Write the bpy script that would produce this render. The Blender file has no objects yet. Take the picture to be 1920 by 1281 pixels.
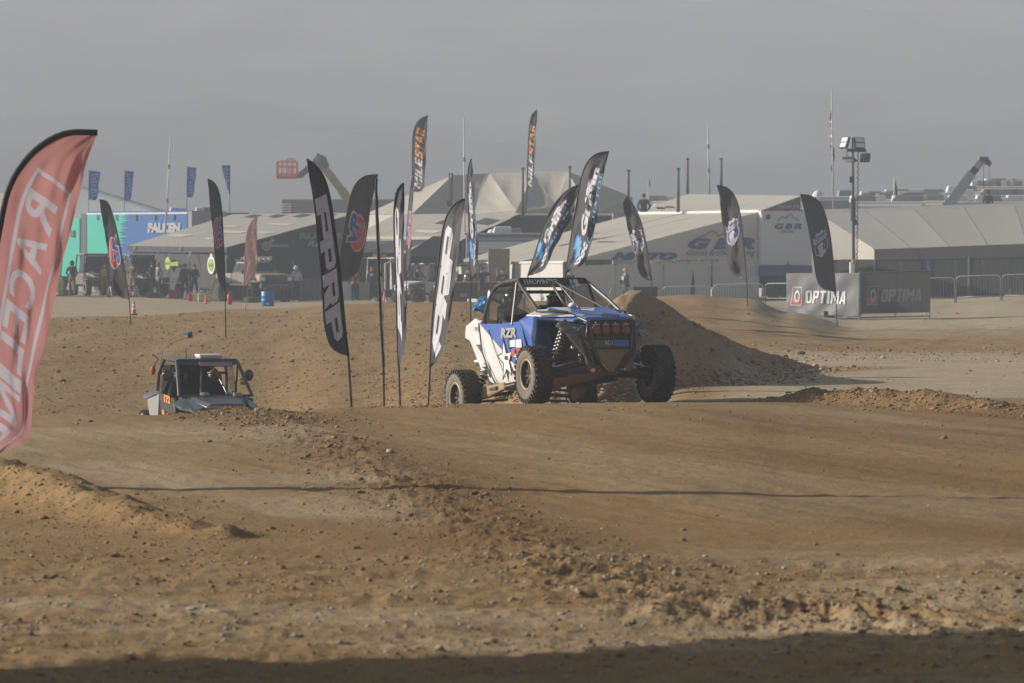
import bpy, bmesh, math, random
import numpy as np
from mathutils import Vector, Matrix
scn = bpy.context.scene
COL = scn.collection
random.seed(7)
R = math.radians

# ------------------------------------------------------------------ camera
F = 10000.0            # focal length in photo pixels (1920 wide)
VH, ZC = 475.0, 2.2    # eye level row, eye height
cam_d = bpy.data.cameras.new('camera'); cam = bpy.data.objects.new('camera', cam_d); COL.objects.link(cam)
cam_d.sensor_width = 36.0; cam_d.lens = F/1920*36
PITCH = math.atan((640.5-VH)/F)
cam.location = (0, 0, ZC); cam.rotation_euler = (math.pi/2-PITCH, 0, 0)
cam_d.clip_start = 0.5; cam_d.clip_end = 20000
cam_d.dof.use_dof = True; cam_d.dof.focus_distance = 84; cam_d.dof.aperture_fstop = 7.0
scn.camera = cam
# ------------------------------------------------------------------ light
SUN_EL, SUN_AZ = R(20), math.atan2(-0.974, 0.225)     # azimuth clockwise from +Y
SD = Vector((math.sin(SUN_AZ)*math.cos(SUN_EL), math.cos(SUN_AZ)*math.cos(SUN_EL), math.sin(SUN_EL)))
w = bpy.data.worlds.new('World'); scn.world = w; w.use_nodes = True
nt = w.node_tree
sky = nt.nodes.new('ShaderNodeTexSky'); sky.sky_type = 'NISHITA'; sky.sun_disc = False
sky.sun_elevation = SUN_EL; sky.sun_rotation = SUN_AZ % (2*math.pi); sky.dust_density = 3.0; sky.air_density = 1.0
nt.links.new(sky.outputs[0], nt.nodes['Background'].inputs[0]); nt.nodes['Background'].inputs[1].default_value = 0.05
sl = bpy.data.lights.new('sun', 'SUN'); sl.energy = 5.0; sl.angle = R(0.53); sl.color = (1.0, 0.95, 0.87)
so = bpy.data.objects.new('sun', sl); COL.objects.link(so); so.location = (-60, 20, 60)
so.rotation_euler = SD.to_track_quat('Z', 'Y').to_euler()
scn.view_settings.view_transform = 'Standard'; scn.view_settings.look = 'None'
scn.view_settings.exposure = 0.75; scn.view_settings.gamma = 1.0
scn.view_settings.use_curve_mapping = False
scn.cycles.use_denoising = True
scn.cycles.max_bounces = 6; scn.cycles.volume_bounces = 0; scn.cycles.transparent_max_bounces = 12
scn.cycles.caustics_reflective = False; scn.cycles.caustics_refractive = False

# ------------------------------------------------------------------ helpers
def P(u, v, Y):
    """point of the place seen at photo pixel (u, v), Y metres ahead of the camera"""
    a, b = (u-960)/F, (v-640.5)/F
    c, s = math.cos(PITCH), math.sin(PITCH)
    t = Y/(c-b*s)
    return Vector((a*t, Y, ZC+t*(-s-b*c)))

def tag(o, label=None, cat=None, group=None, kind=None):
    if label: o['label'] = label
    if cat: o['category'] = cat
    if group: o['group'] = group
    if kind: o['kind'] = kind
    return o

def empty(name, loc, label, cat, group=None, rz=0.0):
    o = bpy.data.objects.new(name, None); COL.objects.link(o); o.location = loc
    o.rotation_euler = (0, 0, rz); o.empty_display_size = 0.2
    return tag(o, label, cat, group)

class MB:
    def __init__(s): s.v = []; s.f = []; s.m = []; s.mats = []
    def mi(s, m):
        if m not in s.mats: s.mats.append(m)
        return s.mats.index(m)
    def poly(s, pts, m):
        n = len(s.v); s.v += [tuple(p) for p in pts]; s.f.append(tuple(range(n, n+len(pts)))); s.m.append(s.mi(m)); return s
    def raw(s, vs, fs, m):
        n = len(s.v); s.v += [tuple(p) for p in vs]; k = s.mi(m)
        for f in fs: s.f.append(tuple(i+n for i in f)); s.m.append(k)
        return s
    def box(s, c, d, m, rot=None, taper=1.0):
        x, y, z = d[0]/2, d[1]/2, d[2]/2
        vs = [(-x,-y,-z),(x,-y,-z),(x,y,-z),(-x,y,-z),(-x*taper,-y*taper,z),(x*taper,-y*taper,z),(x*taper,y*taper,z),(-x*taper,y*taper,z)]
        M = rot if rot is not None else Matrix.Identity(3)
        c = Vector(c)
        return s.raw([c+M@Vector(p) for p in vs], [(3,2,1,0),(4,5,6,7),(0,1,5,4),(1,2,6,5),(2,3,7,6),(3,0,4,7)], m)
    def hexa(s, b, t, m):      # 4 bottom points, 4 top points (same winding)
        return s.raw(list(b)+list(t), [(3,2,1,0),(4,5,6,7),(0,1,5,4),(1,2,6,5),(2,3,7,6),(3,0,4,7)], m)
    def slab(s, pts, off, m):  # polygon pts extruded by vector off
        n = len(pts); off = Vector(off); q = [Vector(p) for p in pts]
        fs = [tuple(range(n))[::-1], tuple(range(n, 2*n))] + [(i, (i+1) % n, n+(i+1) % n, n+i) for i in range(n)]
        return s.raw(q+[p+off for p in q], fs, m)
    def tube(s, pts, r, m, n=6, cap=True):
        pts = [Vector(p) for p in pts]; k = len(pts)
        rs = r if isinstance(r, (list, tuple)) else [r]*k
        vs = []; up = None
        for i, p in enumerate(pts):
            d = (pts[min(i+1, k-1)]-pts[max(i-1, 0)])
            if d.length < 1e-9: d = Vector((0, 0, 1))
            d.normalize()
            if up is None:
                up = d.orthogonal().normalized()
            else:
                up = (up-d*up.dot(d))
                up = up.normalized() if up.length > 1e-6 else d.orthogonal().normalized()
            b = d.cross(up)
            for j in range(n):
                a = 2*math.pi*j/n
                vs.append(p+(up*math.cos(a)+b*math.sin(a))*rs[i])
        fs = [(i*n+j, i*n+(j+1) % n, (i+1)*n+(j+1) % n, (i+1)*n+j) for i in range(k-1) for j in range(n)]
        if cap: fs += [tuple(range(n))[::-1], tuple(range((k-1)*n, k*n))]
        return s.raw(vs, fs, m)
    def lathe(s, prof, m, n=24, c=(0,0,0), ax='Z', cap=False):  # prof: (radius, height)
        c = Vector(c); vs = []
        for r, h in prof:
            for j in range(n):
                a = 2*math.pi*j/n; p = (r*math.cos(a), r*math.sin(a), h)
                if ax == 'X': p = (p[2], p[0], p[1])
                if ax == 'Y': p = (p[1], p[2], p[0])
                vs.append(c+Vector(p))
        k = len(prof)
        fs = [(i*n+j, i*n+(j+1) % n, (i+1)*n+(j+1) % n, (i+1)*n+j) for i in range(k-1) for j in range(n)]
        if cap: fs += [tuple(range(n))[::-1], tuple(range((k-1)*n, k*n))]
        return s.raw(vs, fs, m)
    def ball(s, c, r, m, seg=10, rings=6):
        r = r if isinstance(r, (tuple, list)) else (r, r, r); c = Vector(c)
        prof = [(math.sin(math.pi*i/rings), -math.cos(math.pi*i/rings)) for i in range(rings+1)]
        vs = [c+Vector((p*math.cos(2*math.pi*j/seg)*r[0], p*math.sin(2*math.pi*j/seg)*r[1], h*r[2])) for p, h in prof for j in range(seg)]
        fs = [(i*seg+j, i*seg+(j+1) % seg, (i+1)*seg+(j+1) % seg, (i+1)*seg+j) for i in range(rings) for j in range(seg)]
        return s.raw(vs, fs, m)
    def mesh(s, name, origin=(0,0,0), smooth=False, bevel=0.0):
        me = bpy.data.meshes.new(name); ox = Vector(origin)
        me.from_pydata([tuple(Vector(p)-ox) for p in s.v], [], s.f)
        for m in s.mats: me.materials.append(m)
        me.polygons.foreach_set('material_index', s.m)
        bm = bmesh.new(); bm.from_mesh(me)
        bmesh.ops.remove_doubles(bm, verts=bm.verts, dist=1e-5)
        bmesh.ops.dissolve_degenerate(bm, edges=bm.edges, dist=1e-6)
        if bevel:
            es = [e for e in bm.edges if len(e.link_faces) == 2 and e.calc_face_angle(0) > 0.6]
            bmesh.ops.bevel(bm, geom=es, offset=bevel, segments=1, affect='EDGES', profile=0.5, clamp_overlap=True)
        bmesh.ops.recalc_face_normals(bm, faces=bm.faces)
        bm.to_mesh(me); bm.free()
        if smooth:
            me.polygons.foreach_set('use_smooth', [True]*len(me.polygons))
            if smooth is not True: me.set_sharp_from_angle(angle=R(smooth))
        return me
    def build(s, name, parent=None, origin=(0,0,0), smooth=False, bevel=0.0, label=None):
        me = s.mesh(name, origin, smooth, bevel)
        o = bpy.data.objects.new(name, me); COL.objects.link(o)
        if parent is not None: o.parent = parent
        if label: o['label'] = label
        return o

def copy_tree(o, parent=None):
    c = o.copy(); COL.objects.link(c)
    if parent is not None: c.parent = parent
    for ch in list(o.children): copy_tree(ch, c)
    return c

# ------------------------------------------------------------------ materials
MATS = {}
def mat(name, col, rough=0.6, metal=0.0, var=0.12, scale=5.0, bump=0.0, dust=0.0, trans=0.0, alpha=1.0, spec=0.35, streak=0.0, emit=None, dcol=(0.30, 0.22, 0.14)):
    if name in MATS: return MATS[name]
    m = bpy.data.materials.new(name); m.use_nodes = True; n = m.node_tree.nodes; l = m.node_tree.links
    b = n['Principled BSDF']
    tc = n.new('ShaderNodeTexCoord')
    nz = n.new('ShaderNodeTexNoise'); nz.inputs['Scale'].default_value = scale; nz.inputs['Detail'].default_value = 6
    l.new(tc.outputs['Object'], nz.inputs['Vector'])
    mx = n.new('ShaderNodeMix'); mx.data_type = 'RGBA'
    mx.inputs[6].default_value = (*[c*(1-var) for c in col], 1); mx.inputs[7].default_value = (*[min(1, c*(1+var)) for c in col], 1)
    l.new(nz.outputs['Fac'], mx.inputs[0]); out = mx.outputs[2]
    if dust > 0:
        nz2 = n.new('ShaderNodeTexNoise'); nz2.inputs['Scale'].default_value = scale*0.6; nz2.inputs['Detail'].default_value = 8; nz2.inputs['Roughness'].default_value = 0.65
        mp = n.new('ShaderNodeMapping'); mp.inputs['Location'].default_value = (3.1, 1.7, 5.3); mp.inputs['Scale'].default_value = (1, 1, 0.5)
        l.new(tc.outputs['Object'], mp.inputs[0]); l.new(mp.outputs[0], nz2.inputs['Vector'])
        mr = n.new('ShaderNodeMapRange'); mr.inputs[1].default_value = 0.35; mr.inputs[2].default_value = 0.7
        mr.inputs[3].default_value = dust*0.25; mr.inputs[4].default_value = min(1, dust*1.3)
        l.new(nz2.outputs['Fac'], mr.inputs[0])
        m2 = n.new('ShaderNodeMix'); m2.data_type = 'RGBA'; m2.inputs[7].default_value = (*dcol, 1)
        l.new(out, m2.inputs[6]); l.new(mr.outputs[0], m2.inputs[0]); out = m2.outputs[2]
    l.new(out, b.inputs['Base Color'])
    b.inputs['Roughness'].default_value = rough; b.inputs['Metallic'].default_value = metal
    b.inputs['Specular IOR Level'].default_value = spec; b.inputs['Alpha'].default_value = alpha
    if bump > 0:
        bp = n.new('ShaderNodeBump'); bp.inputs['Strength'].default_value = bump; bp.inputs['Distance'].default_value = 0.05
        l.new(nz.outputs['Fac'], bp.inputs['Height']); l.new(bp.outputs[0], b.inputs['Normal'])
    if emit:
        b.inputs['Emission Color'].default_value = (*emit[:3], 1); b.inputs['Emission Strength'].default_value = emit[3]
    if trans > 0:
        tr = n.new('ShaderNodeBsdfTranslucent'); l.new(out, tr.inputs[0]); ms = n.new('ShaderNodeMixShader'); ms.inputs[0].default_value = trans
        l.new(b.outputs[0], ms.inputs[1]); l.new(tr.outputs[0], ms.inputs[2]); l.new(ms.outputs[0], n['Material Output'].inputs[0])
    MATS[name] = m
    return m

# ------------------------------------------------------------------ flat lettering
_T = {}
def text2d(s, bold=0.0, shear=0.0, ref=0.0, spacing=1.0):
    """glyph triangles in a box: x 0..aspect, y 0..1"""
    k = (s, bold, shear, ref, spacing)
    if k in _T: return _T[k]
    c = bpy.data.curves.new('lettering', 'FONT'); c.body = s; c.size = 1.0; c.offset = bold; c.shear = shear; c.resolution_u = 3; c.space_character = spacing
    o = bpy.data.objects.new('lettering', c); COL.objects.link(o)
    bpy.context.view_layer.update()
    me = bpy.data.meshes.new_from_object(o.evaluated_get(bpy.context.evaluated_depsgraph_get()))
    bpy.data.objects.remove(o); bpy.data.curves.remove(c)
    bm = bmesh.new(); bm.from_mesh(me); bpy.data.meshes.remove(me)
    bmesh.ops.triangulate(bm, faces=bm.faces)
    xs = [v.co.x for v in bm.verts]; ys = [v.co.y for v in bm.verts]
    x0, y0 = min(xs), min(ys); h = max(ys)-y0
    for v in bm.verts: v.co = ((v.co.x-x0)/h, (v.co.y-y0)/h, 0)
    asp = (max(xs)-x0)/h
    if ref > 0:
        for _ in range(5):
            es = [e for e in bm.edges if e.calc_length() > ref]
            if not es: break
            bmesh.ops.subdivide_edges(bm, edges=es, cuts=1)
            bmesh.ops.triangulate(bm, faces=bm.faces)
    bm.verts.index_update()
    r = ([(v.co.x, v.co.y) for v in bm.verts], [tuple(v.index for v in f.verts) for f in bm.faces], asp)
    bm.free(); _T[k] = r
    return r

def shape2d(polys, ref=0.0, asp=1.0):
    bm = bmesh.new()
    for p in polys:
        bm.faces.new([bm.verts.new((x, y, 0)) for x, y in p])
    bmesh.ops.triangulate(bm, faces=bm.faces)
    if ref > 0:
        for _ in range(5):
            es = [e for e in bm.edges if e.calc_length() > ref]
            if not es: break
            bmesh.ops.subdivide_edges(bm, edges=es, cuts=1); bmesh.ops.triangulate(bm, faces=bm.faces)
    bm.verts.index_update()
    r = ([(v.co.x, v.co.y) for v in bm.verts], [tuple(v.index for v in f.verts) for f in bm.faces], asp)
    bm.free()
    return r

def ell(cx, cy, rx, ry, n=28): return [(cx+rx*math.cos(2*math.pi*i/n), cy+ry*math.sin(2*math.pi*i/n)) for i in range(n)]
def rect(x0, y0, x1, y1): return [(x0, y0), (x1, y0), (x1, y1), (x0, y1)]

BLK = {'O':(.55,[rect(0,.1,.19,.9),rect(.36,.1,.55,.9),[(0,.1),(.1,0),(.45,0),(.55,.1),(.36,.1),(.36,.16),(.19,.16),(.19,.1)],[(0,.9),(.19,.9),(.19,.84),(.36,.84),(.36,.9),(.55,.9),(.45,1),(.1,1)]]),
 'P':(.55,[rect(0,0,.19,1),[(.19,.84),(.36,.84),(.55,.9),(.45,1),(.19,1)],[(.36,.54),(.55,.5),(.55,.9),(.36,.84)],[(.19,.4),(.45,.4),(.55,.5),(.36,.54),(.19,.54)]]),
 'T':(.55,[rect(0,.84,.55,1),rect(.18,0,.37,.84)]), 'I':(.19,[rect(0,0,.19,1)]),
 'M':(.74,[rect(0,0,.17,1),rect(.57,0,.74,1),[(.17,1),(.17,.62),(.37,.14),(.37,.55)],[(.57,1),(.37,.55),(.37,.14),(.57,.62)]]),
 'A':(.60,[[(0,0),(.18,0),(.30,.74),(.30,1),(.2,1)],[(.42,0),(.60,0),(.40,1),(.30,1),(.30,.74)],[(.215,.2),(.385,.2),(.36,.34),(.24,.34)]]),
 'L':(.5,[rect(0,0,.19,1),rect(.19,0,.5,.16)]), 'E':(.5,[rect(0,0,.19,1),rect(.19,0,.5,.16),rect(.19,.42,.46,.58),rect(.19,.84,.5,1)]),
 'S':(.55,[[(0,.0),(.45,0),(.55,.1),(.36,.16),(0,.16)],[(.36,.16),(.55,.1),(.55,.48),(.45,.56),(.36,.44)],[(.19,.56),(.10,.46),(.36,.42),(.45,.56)],[(0,.52),(.10,.46),(.19,.56),(.19,.84),(0,.9)],[(0,.9),(.19,.84),(.55,.84),(.55,1),(.1,1)]]),
 'R':(.57,[rect(0,0,.19,1),[(.19,.84),(.36,.84),(.55,.9),(.45,1),(.19,1)],[(.36,.54),(.55,.5),(.55,.9),(.36,.84)],[(.19,.4),(.45,.4),(.55,.5),(.36,.54),(.19,.54)],[(.24,.4),(.38,0),(.57,0),(.42,.4)]])}
def block_text(t, gap=.09, shear=.0, ref=.0):
    x = 0; pl_ = []
    for ch in t:
        w_, ps = BLK[ch]; pl_ += [[(x+a+shear*b, b) for a, b in p] for p in ps]; x += w_+gap
    return shape2d(pl_, ref, x-gap)

def decal(mb, g, o, ux, uy, m, off=(0,0,0)):
    """flat print: glyph box mapped to origin o, full-width vector ux, full-height vector uy"""
    vs, fs, asp = g; o = Vector(o)+Vector(off); ux = Vector(ux); uy = Vector(uy)
    mb.raw([o+ux*(x/asp)+uy*y for x, y in vs], fs, m)

# ------------------------------------------------------------------ terrain
def _hash(ix, iy, seed):
    n = (ix.astype(np.int64)*374761393 + iy.astype(np.int64)*668265263 + seed*974634777) & 0x7fffffff
    n = ((n ^ (n >> 13))*1274126177) & 0x7fffffff
    return ((n ^ (n >> 16)) & 0xffff)/65535.0
def vnoise(x, y, seed=0):
    ix = np.floor(x); iy = np.floor(y); fx = x-ix; fy = y-iy
    fx = fx*fx*(3-2*fx); fy = fy*fy*(3-2*fy)
    a = _hash(ix, iy, seed); b = _hash(ix+1, iy, seed); c = _hash(ix, iy+1, seed); d = _hash(ix+1, iy+1, seed)
    return (a+(b-a)*fx)*(1-fy)+(c+(d-c)*fx)*fy
def fbm(x, y, oct=4, seed=0, gain=0.5):
    s = 0; a = 1; t = 0
    for i in range(oct):
        s = s+a*(vnoise(x, y, seed+i*17)-0.5)*2; t += a; a *= gain; x = x*2.03+11.3; y = y*2.03+5.7
    return s/t
def sstep(e0, e1, x):
    t = np.clip((x-e0)/(e1-e0), 0, 1); return t*t*(3-2*t)

PU = [0, 240, 480, 660, 860, 1100, 1300, 1400, 1480, 1600, 1760, 1920]
PK = [  # ground height along each photo column: (distance, z)
 [(20,0),(66,0),(72.5,.0),(76,-.2),(84,-1.1),(92,-1.6),(104,-1.66),(125,-.95),(150,-.2),(166,.17),(174,.1),(190,.09),(268,.11)],
 [(20,0),(66,0),(72.5,.0),(76,-.2),(84,-1.1),(92,-1.6),(104,-1.66),(125,-.95),(150,-.15),(167,.24),(176,.12),(190,.09),(268,.03)],
 [(20,0),(66,.02),(73.2,.03),(76,-.15),(84,-1.0),(92,-1.5),(104,-1.55),(125,-.8),(150,.05),(168,.48),(178,.2),(200,-.02),(262,-.20)],
 [(20,0),(66,.03),(75,.04),(77.5,-.05),(84,-.8),(94,-1.2),(104,-1.15),(125,-.5),(150,.25),(168,.65),(180,.3),(200,.0),(262,-.14)],
 [(20,0),(66,.04),(76.5,.06),(78.4,-.01),(81.3,-.43),(87,-.75),(98,-.8),(120,-.35),(150,.35),(168,.69),(182,.4),(205,-.1),(262,-.22)],
 [(20,0),(66,.04),(76.5,.06),(78.6,-.01),(81.3,-.43),(85,-.42),(92,-.1),(120,.1),(150,.4),(170,.70),(185,.5),(212,-.25),(262,-.28)],
 [(20,0),(66,.03),(76.5,.06),(79.0,-.02),(82,-.05),(86,-.0),(110,.0),(125,.1),(150,.45),(185,.79),(200,.5),(222,-.05),(262,-.05)],
 [(20,0),(66,.02),(76.5,.05),(79.0,.0),(84,.0),(110,.0),(122,.06),(150,.35),(185,.63),(200,.4),(225,.05),(262,.05)],
 [(20,0),(66,0),(76.5,.04),(79.0,.02),(84,.0),(114,.0),(126,.08),(150,.18),(180,.17),(207,-.20),(215,-.15),(226,.07),(262,.07)],
 [(20,0),(66,0),(76,.02),(84,.0),(114,.0),(130,.05),(150,-.12),(175,-.30),(206,-.40),(214,-.32),(225,.1),(262,.1)],
 [(20,0),(66,0),(74,.02),(84,.0),(114,.0),(130,.05),(150,-.12),(175,-.28),(208,-.36),(215,-.25),(224,.15),(262,.15)],
 [(20,0),(64,0),(73,.02),(84,.0),(114,.0),(130,.03),(150,-.10),(175,-.25),(208,-.28),(214,-.18),(222,.28),(262,.28)]]
_yy = np.concatenate([np.arange(20, 112, 0.5), np.arange(112, 300, 2.0)])
_TAB = np.array([np.interp(_yy, [a for a, b in k], [b for a, b in k]) for k in PK])
_ker = np.array([1, 2, 3, 2, 1.])/9
_TAB = np.array([np.convolve(np.pad(r, 2, mode='edge'), _ker, 'valid') for r in _TAB])

def _poly_dist(x, y, pts):
    """distance to a polyline of (x, y, h) plus the crest height there"""
    best = np.full(x.shape, 1e9); hh = np.zeros(x.shape)
    for (x0, y0, h0), (x1, y1, h1) in zip(pts[:-1], pts[1:]):
        dx, dy = x1-x0, y1-y0; L = dx*dx+dy*dy
        t = np.clip(((x-x0)*dx+(y-y0)*dy)/L, 0, 1)
        d = np.hypot(x-x0-t*dx, y-y0-t*dy); h = h0+t*(h1-h0)
        k = d < best; best = np.where(k, d, best); hh = np.where(k, h, hh)
    return best, hh
def crest(l): return [(P(u, v, Y).x, Y, P(u, v, Y).z) for u, v, Y in l]
MOUND = crest([(1110,672,86.8),(1150,600,89.3),(1175,555,91),(1192,543,92),(1215,552,92.6),(1270,590,94),(1330,622,95.8),(1400,650,98),(1470,671,100),(1570,694,102.5)])
BERM = crest([(-260,815,54),(-150,835,52),(0,862,49),(100,885,47),(200,925,44.2),(300,960,42.3),(410,988,41.2),(460,1003,41.3)])
RIDGE = crest([(1400,757,78.6),(1440,745,78.2),(1490,733,78),(1560,726,77.8),(1650,726,77),(1750,733,75.5),(1850,748,74),(1930,764,73),(2050,790,71)])
WINDROW = crest([(400,772,73.0),(480,778,72),(600,826,62),(780,926,48.5),(850,976,43.8),(1010,1052,38.2),(1180,1106,34.8),(1400,1160,32),(1700,1190,30.8),(2000,1200,30.4)])
HEAP = crest([(1290,1150,32.2),(1420,1140,32.3),(1560,1160,32)])

def ground(x, y):
    x = np.asarray(x, float); y = np.asarray(y, float); sh = np.broadcast(x, y).shape
    x = np.broadcast_to(x, sh); y = np.broadcast_to(y, sh)
    yc = np.clip(y, 20, 298)
    u = np.clip(960+x*F/np.maximum(y, 20), PU[0], PU[-1])
    ui = np.interp(u, PU, np.arange(len(PU))); i0 = np.clip(ui.astype(int), 0, len(PU)-2); ft = ui-i0; ft = ft*ft*(3-2*ft)
    yi = np.interp(yc, _yy, np.arange(len(_yy))); j0 = np.clip(yi.astype(int), 0, len(_yy)-2); fy = yi-j0
    a = _TAB[i0, j0]*(1-fy)+_TAB[i0, j0+1]*fy; b = _TAB[i0+1, j0]*(1-fy)+_TAB[i0+1, j0+1]*fy
    z = a*(1-ft)+b*ft
    near = 1-sstep(200, 300, y)
    # lateral windrows, ruts and clods
    d, h = _poly_dist(x, y, WINDROW)
    wv = np.exp(-(d/0.55)**2)
    z = z+wv*(0.035+0.075*fbm(x*3.6, y*2.6, 4, 5, .7))
    d, h = _poly_dist(x, y, HEAP); hp = np.exp(-(d/0.5)**2)
    z = z+hp*(0.06+0.12*fbm(x*4.5, y*4.5, 4, 9, .65))
    z = z+near*0.028*fbm(x*0.55, y*0.55, 3, 21)
    ac, al = .97*x+.25*y, .25*x-.97*y
    tt = sstep(40, 45, y)*(1-sstep(75, 79, y))
    z = z+tt*(0.012*fbm(ac*1.6, al*0.10, 3, 23)+0.010*fbm(ac*5.5, al*0.5, 2, 25)+0.006*fbm(x*7, y*4, 2, 27))
    fg = 1-sstep(36, 42, y)
    z = z+fg*(0.055*fbm(x*0.45, y*1.3, 4, 33)+0.034*fbm(x*1.8, y*4.0, 3, 41, .6)+0.018*fbm(x*9, y*9, 2, 43))
    # tyre grooves beside the heap
    gx, gy = x-2.25, y-31.6
    gm = np.exp(-(gx/0.55)**4-(gy/0.9)**4)
    z = z+gm*(0.055*np.sin((gx*0.9+gy*0.35)*2*math.pi/0.27))
    # banked track: churned dirt
    bank = sstep(84, 96, y)*(1-sstep(172, 186, y))*(1-sstep(1250, 1350, u))
    z = z+bank*(0.035*fbm(x*0.8, y*0.30, 3, 51)+0.022*fbm(x*2.6, y*1.6, 3, 57))
    rb = sstep(114, 124, y)*(1-sstep(190, 205, y))*sstep(1250, 1400, u)
    z = z+rb*(0.05*fbm(x*0.5, y*0.16, 3, 61)+0.02*np.sin(x*0.5+y*0.85)+0.03*fbm(x*2, y*1.2, 2, 63))
    # heaps with a natural angle of repose
    for pts, sl_, nz, seed in ((MOUND, 0.72, 0.055, 71), (BERM, 0.50, 0.075, 73), (RIDGE, 0.5, 0.075, 75)):
        x0 = min(p[0] for p in pts)-5; x1 = max(p[0] for p in pts)+5; y0 = min(p[1] for p in pts)-6; y1 = max(p[1] for p in pts)+6
        k = (x > x0) & (x < x1) & (y > y0) & (y < y1)
        if k.any():
            dd, hh = _poly_dist(x[k], y[k], pts)
            hz = hh-sl_*np.maximum(dd-0.12, 0)+nz*fbm(x[k]*3.2, y[k]*3.2, 3, seed)-0.02
            zz = z[k]; t = 0.10
            hm = np.clip(0.5+0.5*(hz-zz)/t, 0, 1)
            zz = zz*(1-hm)+hz*hm+t*hm*(1-hm)
            z = z.copy(); z[k] = zz
    far = sstep(300, 2400, y)
    return z+far*5
def gz(x, y): return float(ground(np.array([x]), np.array([y]))[0])
def G(u, Y, dz=0.0):
    x = (u-960)/F*Y
    return Vector((x, Y, gz(x, Y)+dz))
# ------------------------------------------------------------------ ground sheet
def ground_material():
    m = bpy.data.materials.new('dirt'); m.use_nodes = True; n = m.node_tree.nodes; l = m.node_tree.links
    b = n['Principled BSDF']; b.inputs['Roughness'].default_value = 0.95; b.inputs['Specular IOR Level'].default_value = 0.12
    tc = n.new('ShaderNodeTexCoord'); at = n.new('ShaderNodeAttribute'); at.attribute_name = 'pale'
    at2 = n.new('ShaderNodeAttribute'); at2.attribute_name = 'damp'
    def noise(scale, det, rough=0.6, sx=1, sy=1, rz=0):
        mp = n.new('ShaderNodeMapping'); mp.inputs['Scale'].default_value = (sx, sy, 1); mp.inputs['Rotation'].default_value = (0, 0, rz)
        z = n.new('ShaderNodeTexNoise'); z.inputs['Scale'].default_value = scale; z.inputs['Detail'].default_value = det; z.inputs['Roughness'].default_value = rough
        l.new(tc.outputs['Object'], mp.inputs[0]); l.new(mp.outputs[0], z.inputs['Vector']); return z.outputs['Fac']
    def mix(f, a, c):
        x = n.new('ShaderNodeMix'); x.data_type = 'RGBA'
        for i, s in ((0, f), (6, a), (7, c)):
            if isinstance(s, tuple): x.inputs[i].default_value = (*s, 1)
            elif isinstance(s, float): x.inputs[i].default_value = s
            else: l.new(s, x.inputs[i])
        return x.outputs[2]
    def rng(s, a, b_, c, d):
        x = n.new('ShaderNodeMapRange'); l.new(s, x.inputs[0])
        for i, q in enumerate((a, b_, c, d)): x.inputs[i+1].default_value = q
        return x.outputs[0]
    brown = mix(rng(noise(0.9, 8, 0.7), .3, .7, 0, 1), (0.238, 0.143, 0.055), (0.335, 0.215, 0.094))
    brown = mix(rng(noise(0.9, 6, 0.6, 1.0, 0.10, 0.25), .42, .68, 0, .7), brown, (0.335, 0.226, 0.112))
    brown = mix(at2.outputs['Fac'], brown, (0.205, 0.118, 0.044))
    pale = mix(rng(noise(0.7, 8, 0.7), .3, .7, 0, 1), (0.37, 0.285, 0.178), (0.48, 0.39, 0.265))
    col = mix(at.outputs['Fac'], brown, pale)
    grit = noise(16, 5, 0.75)
    col = mix(rng(grit, .28, .5, .55, 0), col, (0.10, 0.062, 0.032))
    col = mix(rng(noise(30, 3, 0.6), .63, .76, 0, .55), col, (0.45, 0.37, 0.28))
    l.new(col, b.inputs['Base Color'])
    b1 = n.new('ShaderNodeBump'); b1.inputs['Strength'].default_value = 0.9; b1.inputs['Distance'].default_value = 0.05; l.new(noise(5, 8, 0.7), b1.inputs['Height'])
    b2 = n.new('ShaderNodeBump'); b2.inputs['Strength'].default_value = 0.8; b2.inputs['Distance'].default_value = 0.018; l.new(grit, b2.inputs['Height'])
    l.new(b1.outputs[0], b2.inputs['Normal']); l.new(b2.outputs[0], b.inputs['Normal'])
    return m
M_DIRT = ground_material()

def paleness(x, y):
    u = 960+x*F/np.maximum(y, 20)
    p = np.zeros_like(x)
    edge = np.interp(u, [-200, 480, 660, 860, 1300, 1420, 1500, 1580, 1760], [168, 172, 178, 190, 205, 205, 190, 178, 172])
    p = np.maximum(p, sstep(-3, 3, y-edge-5*fbm(x*0.4, y*0.2, 3, 81)))
    road = sstep(1280, 1420, u+40*fbm(x*0.7, y*0.5, 3, 82))*sstep(79.5, 82, y)*(1-sstep(110, 122, y+6*fbm(x*0.5, y*0.3, 3, 83)))
    p = np.maximum(p, road)
    p = np.maximum(p, 0.55*sstep(1300, 1500, u)*sstep(120, 170, y))
    fgp = (1-sstep(35.5, 40.5, y+2.6*fbm(x*0.45, y*.5, 4, 84)-0.35*x))*(0.06+0.50*sstep(-.1, .45, fbm(x*0.3, y*1.1, 4, 85)))
    p = np.maximum(p, fgp)
    slab_ = (1-sstep(600, 840, u-(y-56)*(-9)))*sstep(40, 43, y)*(1-sstep(66, 72, y))
    p = np.maximum(p, slab_*(0.18+0.40*sstep(-.3, .4, fbm(x*0.45, y*0.35, 4, 86))))
    p = np.maximum(p, 0.24*sstep(-.1, .5, fbm((.97*x+.25*y)*0.9, (.25*x-.97*y)*0.07, 4, 87))*sstep(40, 46, y)*(1-sstep(74, 78, y)))
    p = np.maximum(p, 0.25*sstep(.1, .6, fbm(x*0.4, y*0.15, 4, 88))*sstep(85, 95, y))
    for pts in (MOUND, BERM, RIDGE):
        d, h = _poly_dist(x, y, pts); p = p*sstep(0.9, 1.9, d)
    d, h = _poly_dist(x, y, MOUND); p = np.maximum(p, 0.25*(1-sstep(1.0, 2.4, d)))
    return np.clip(p, 0, 1)
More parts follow.
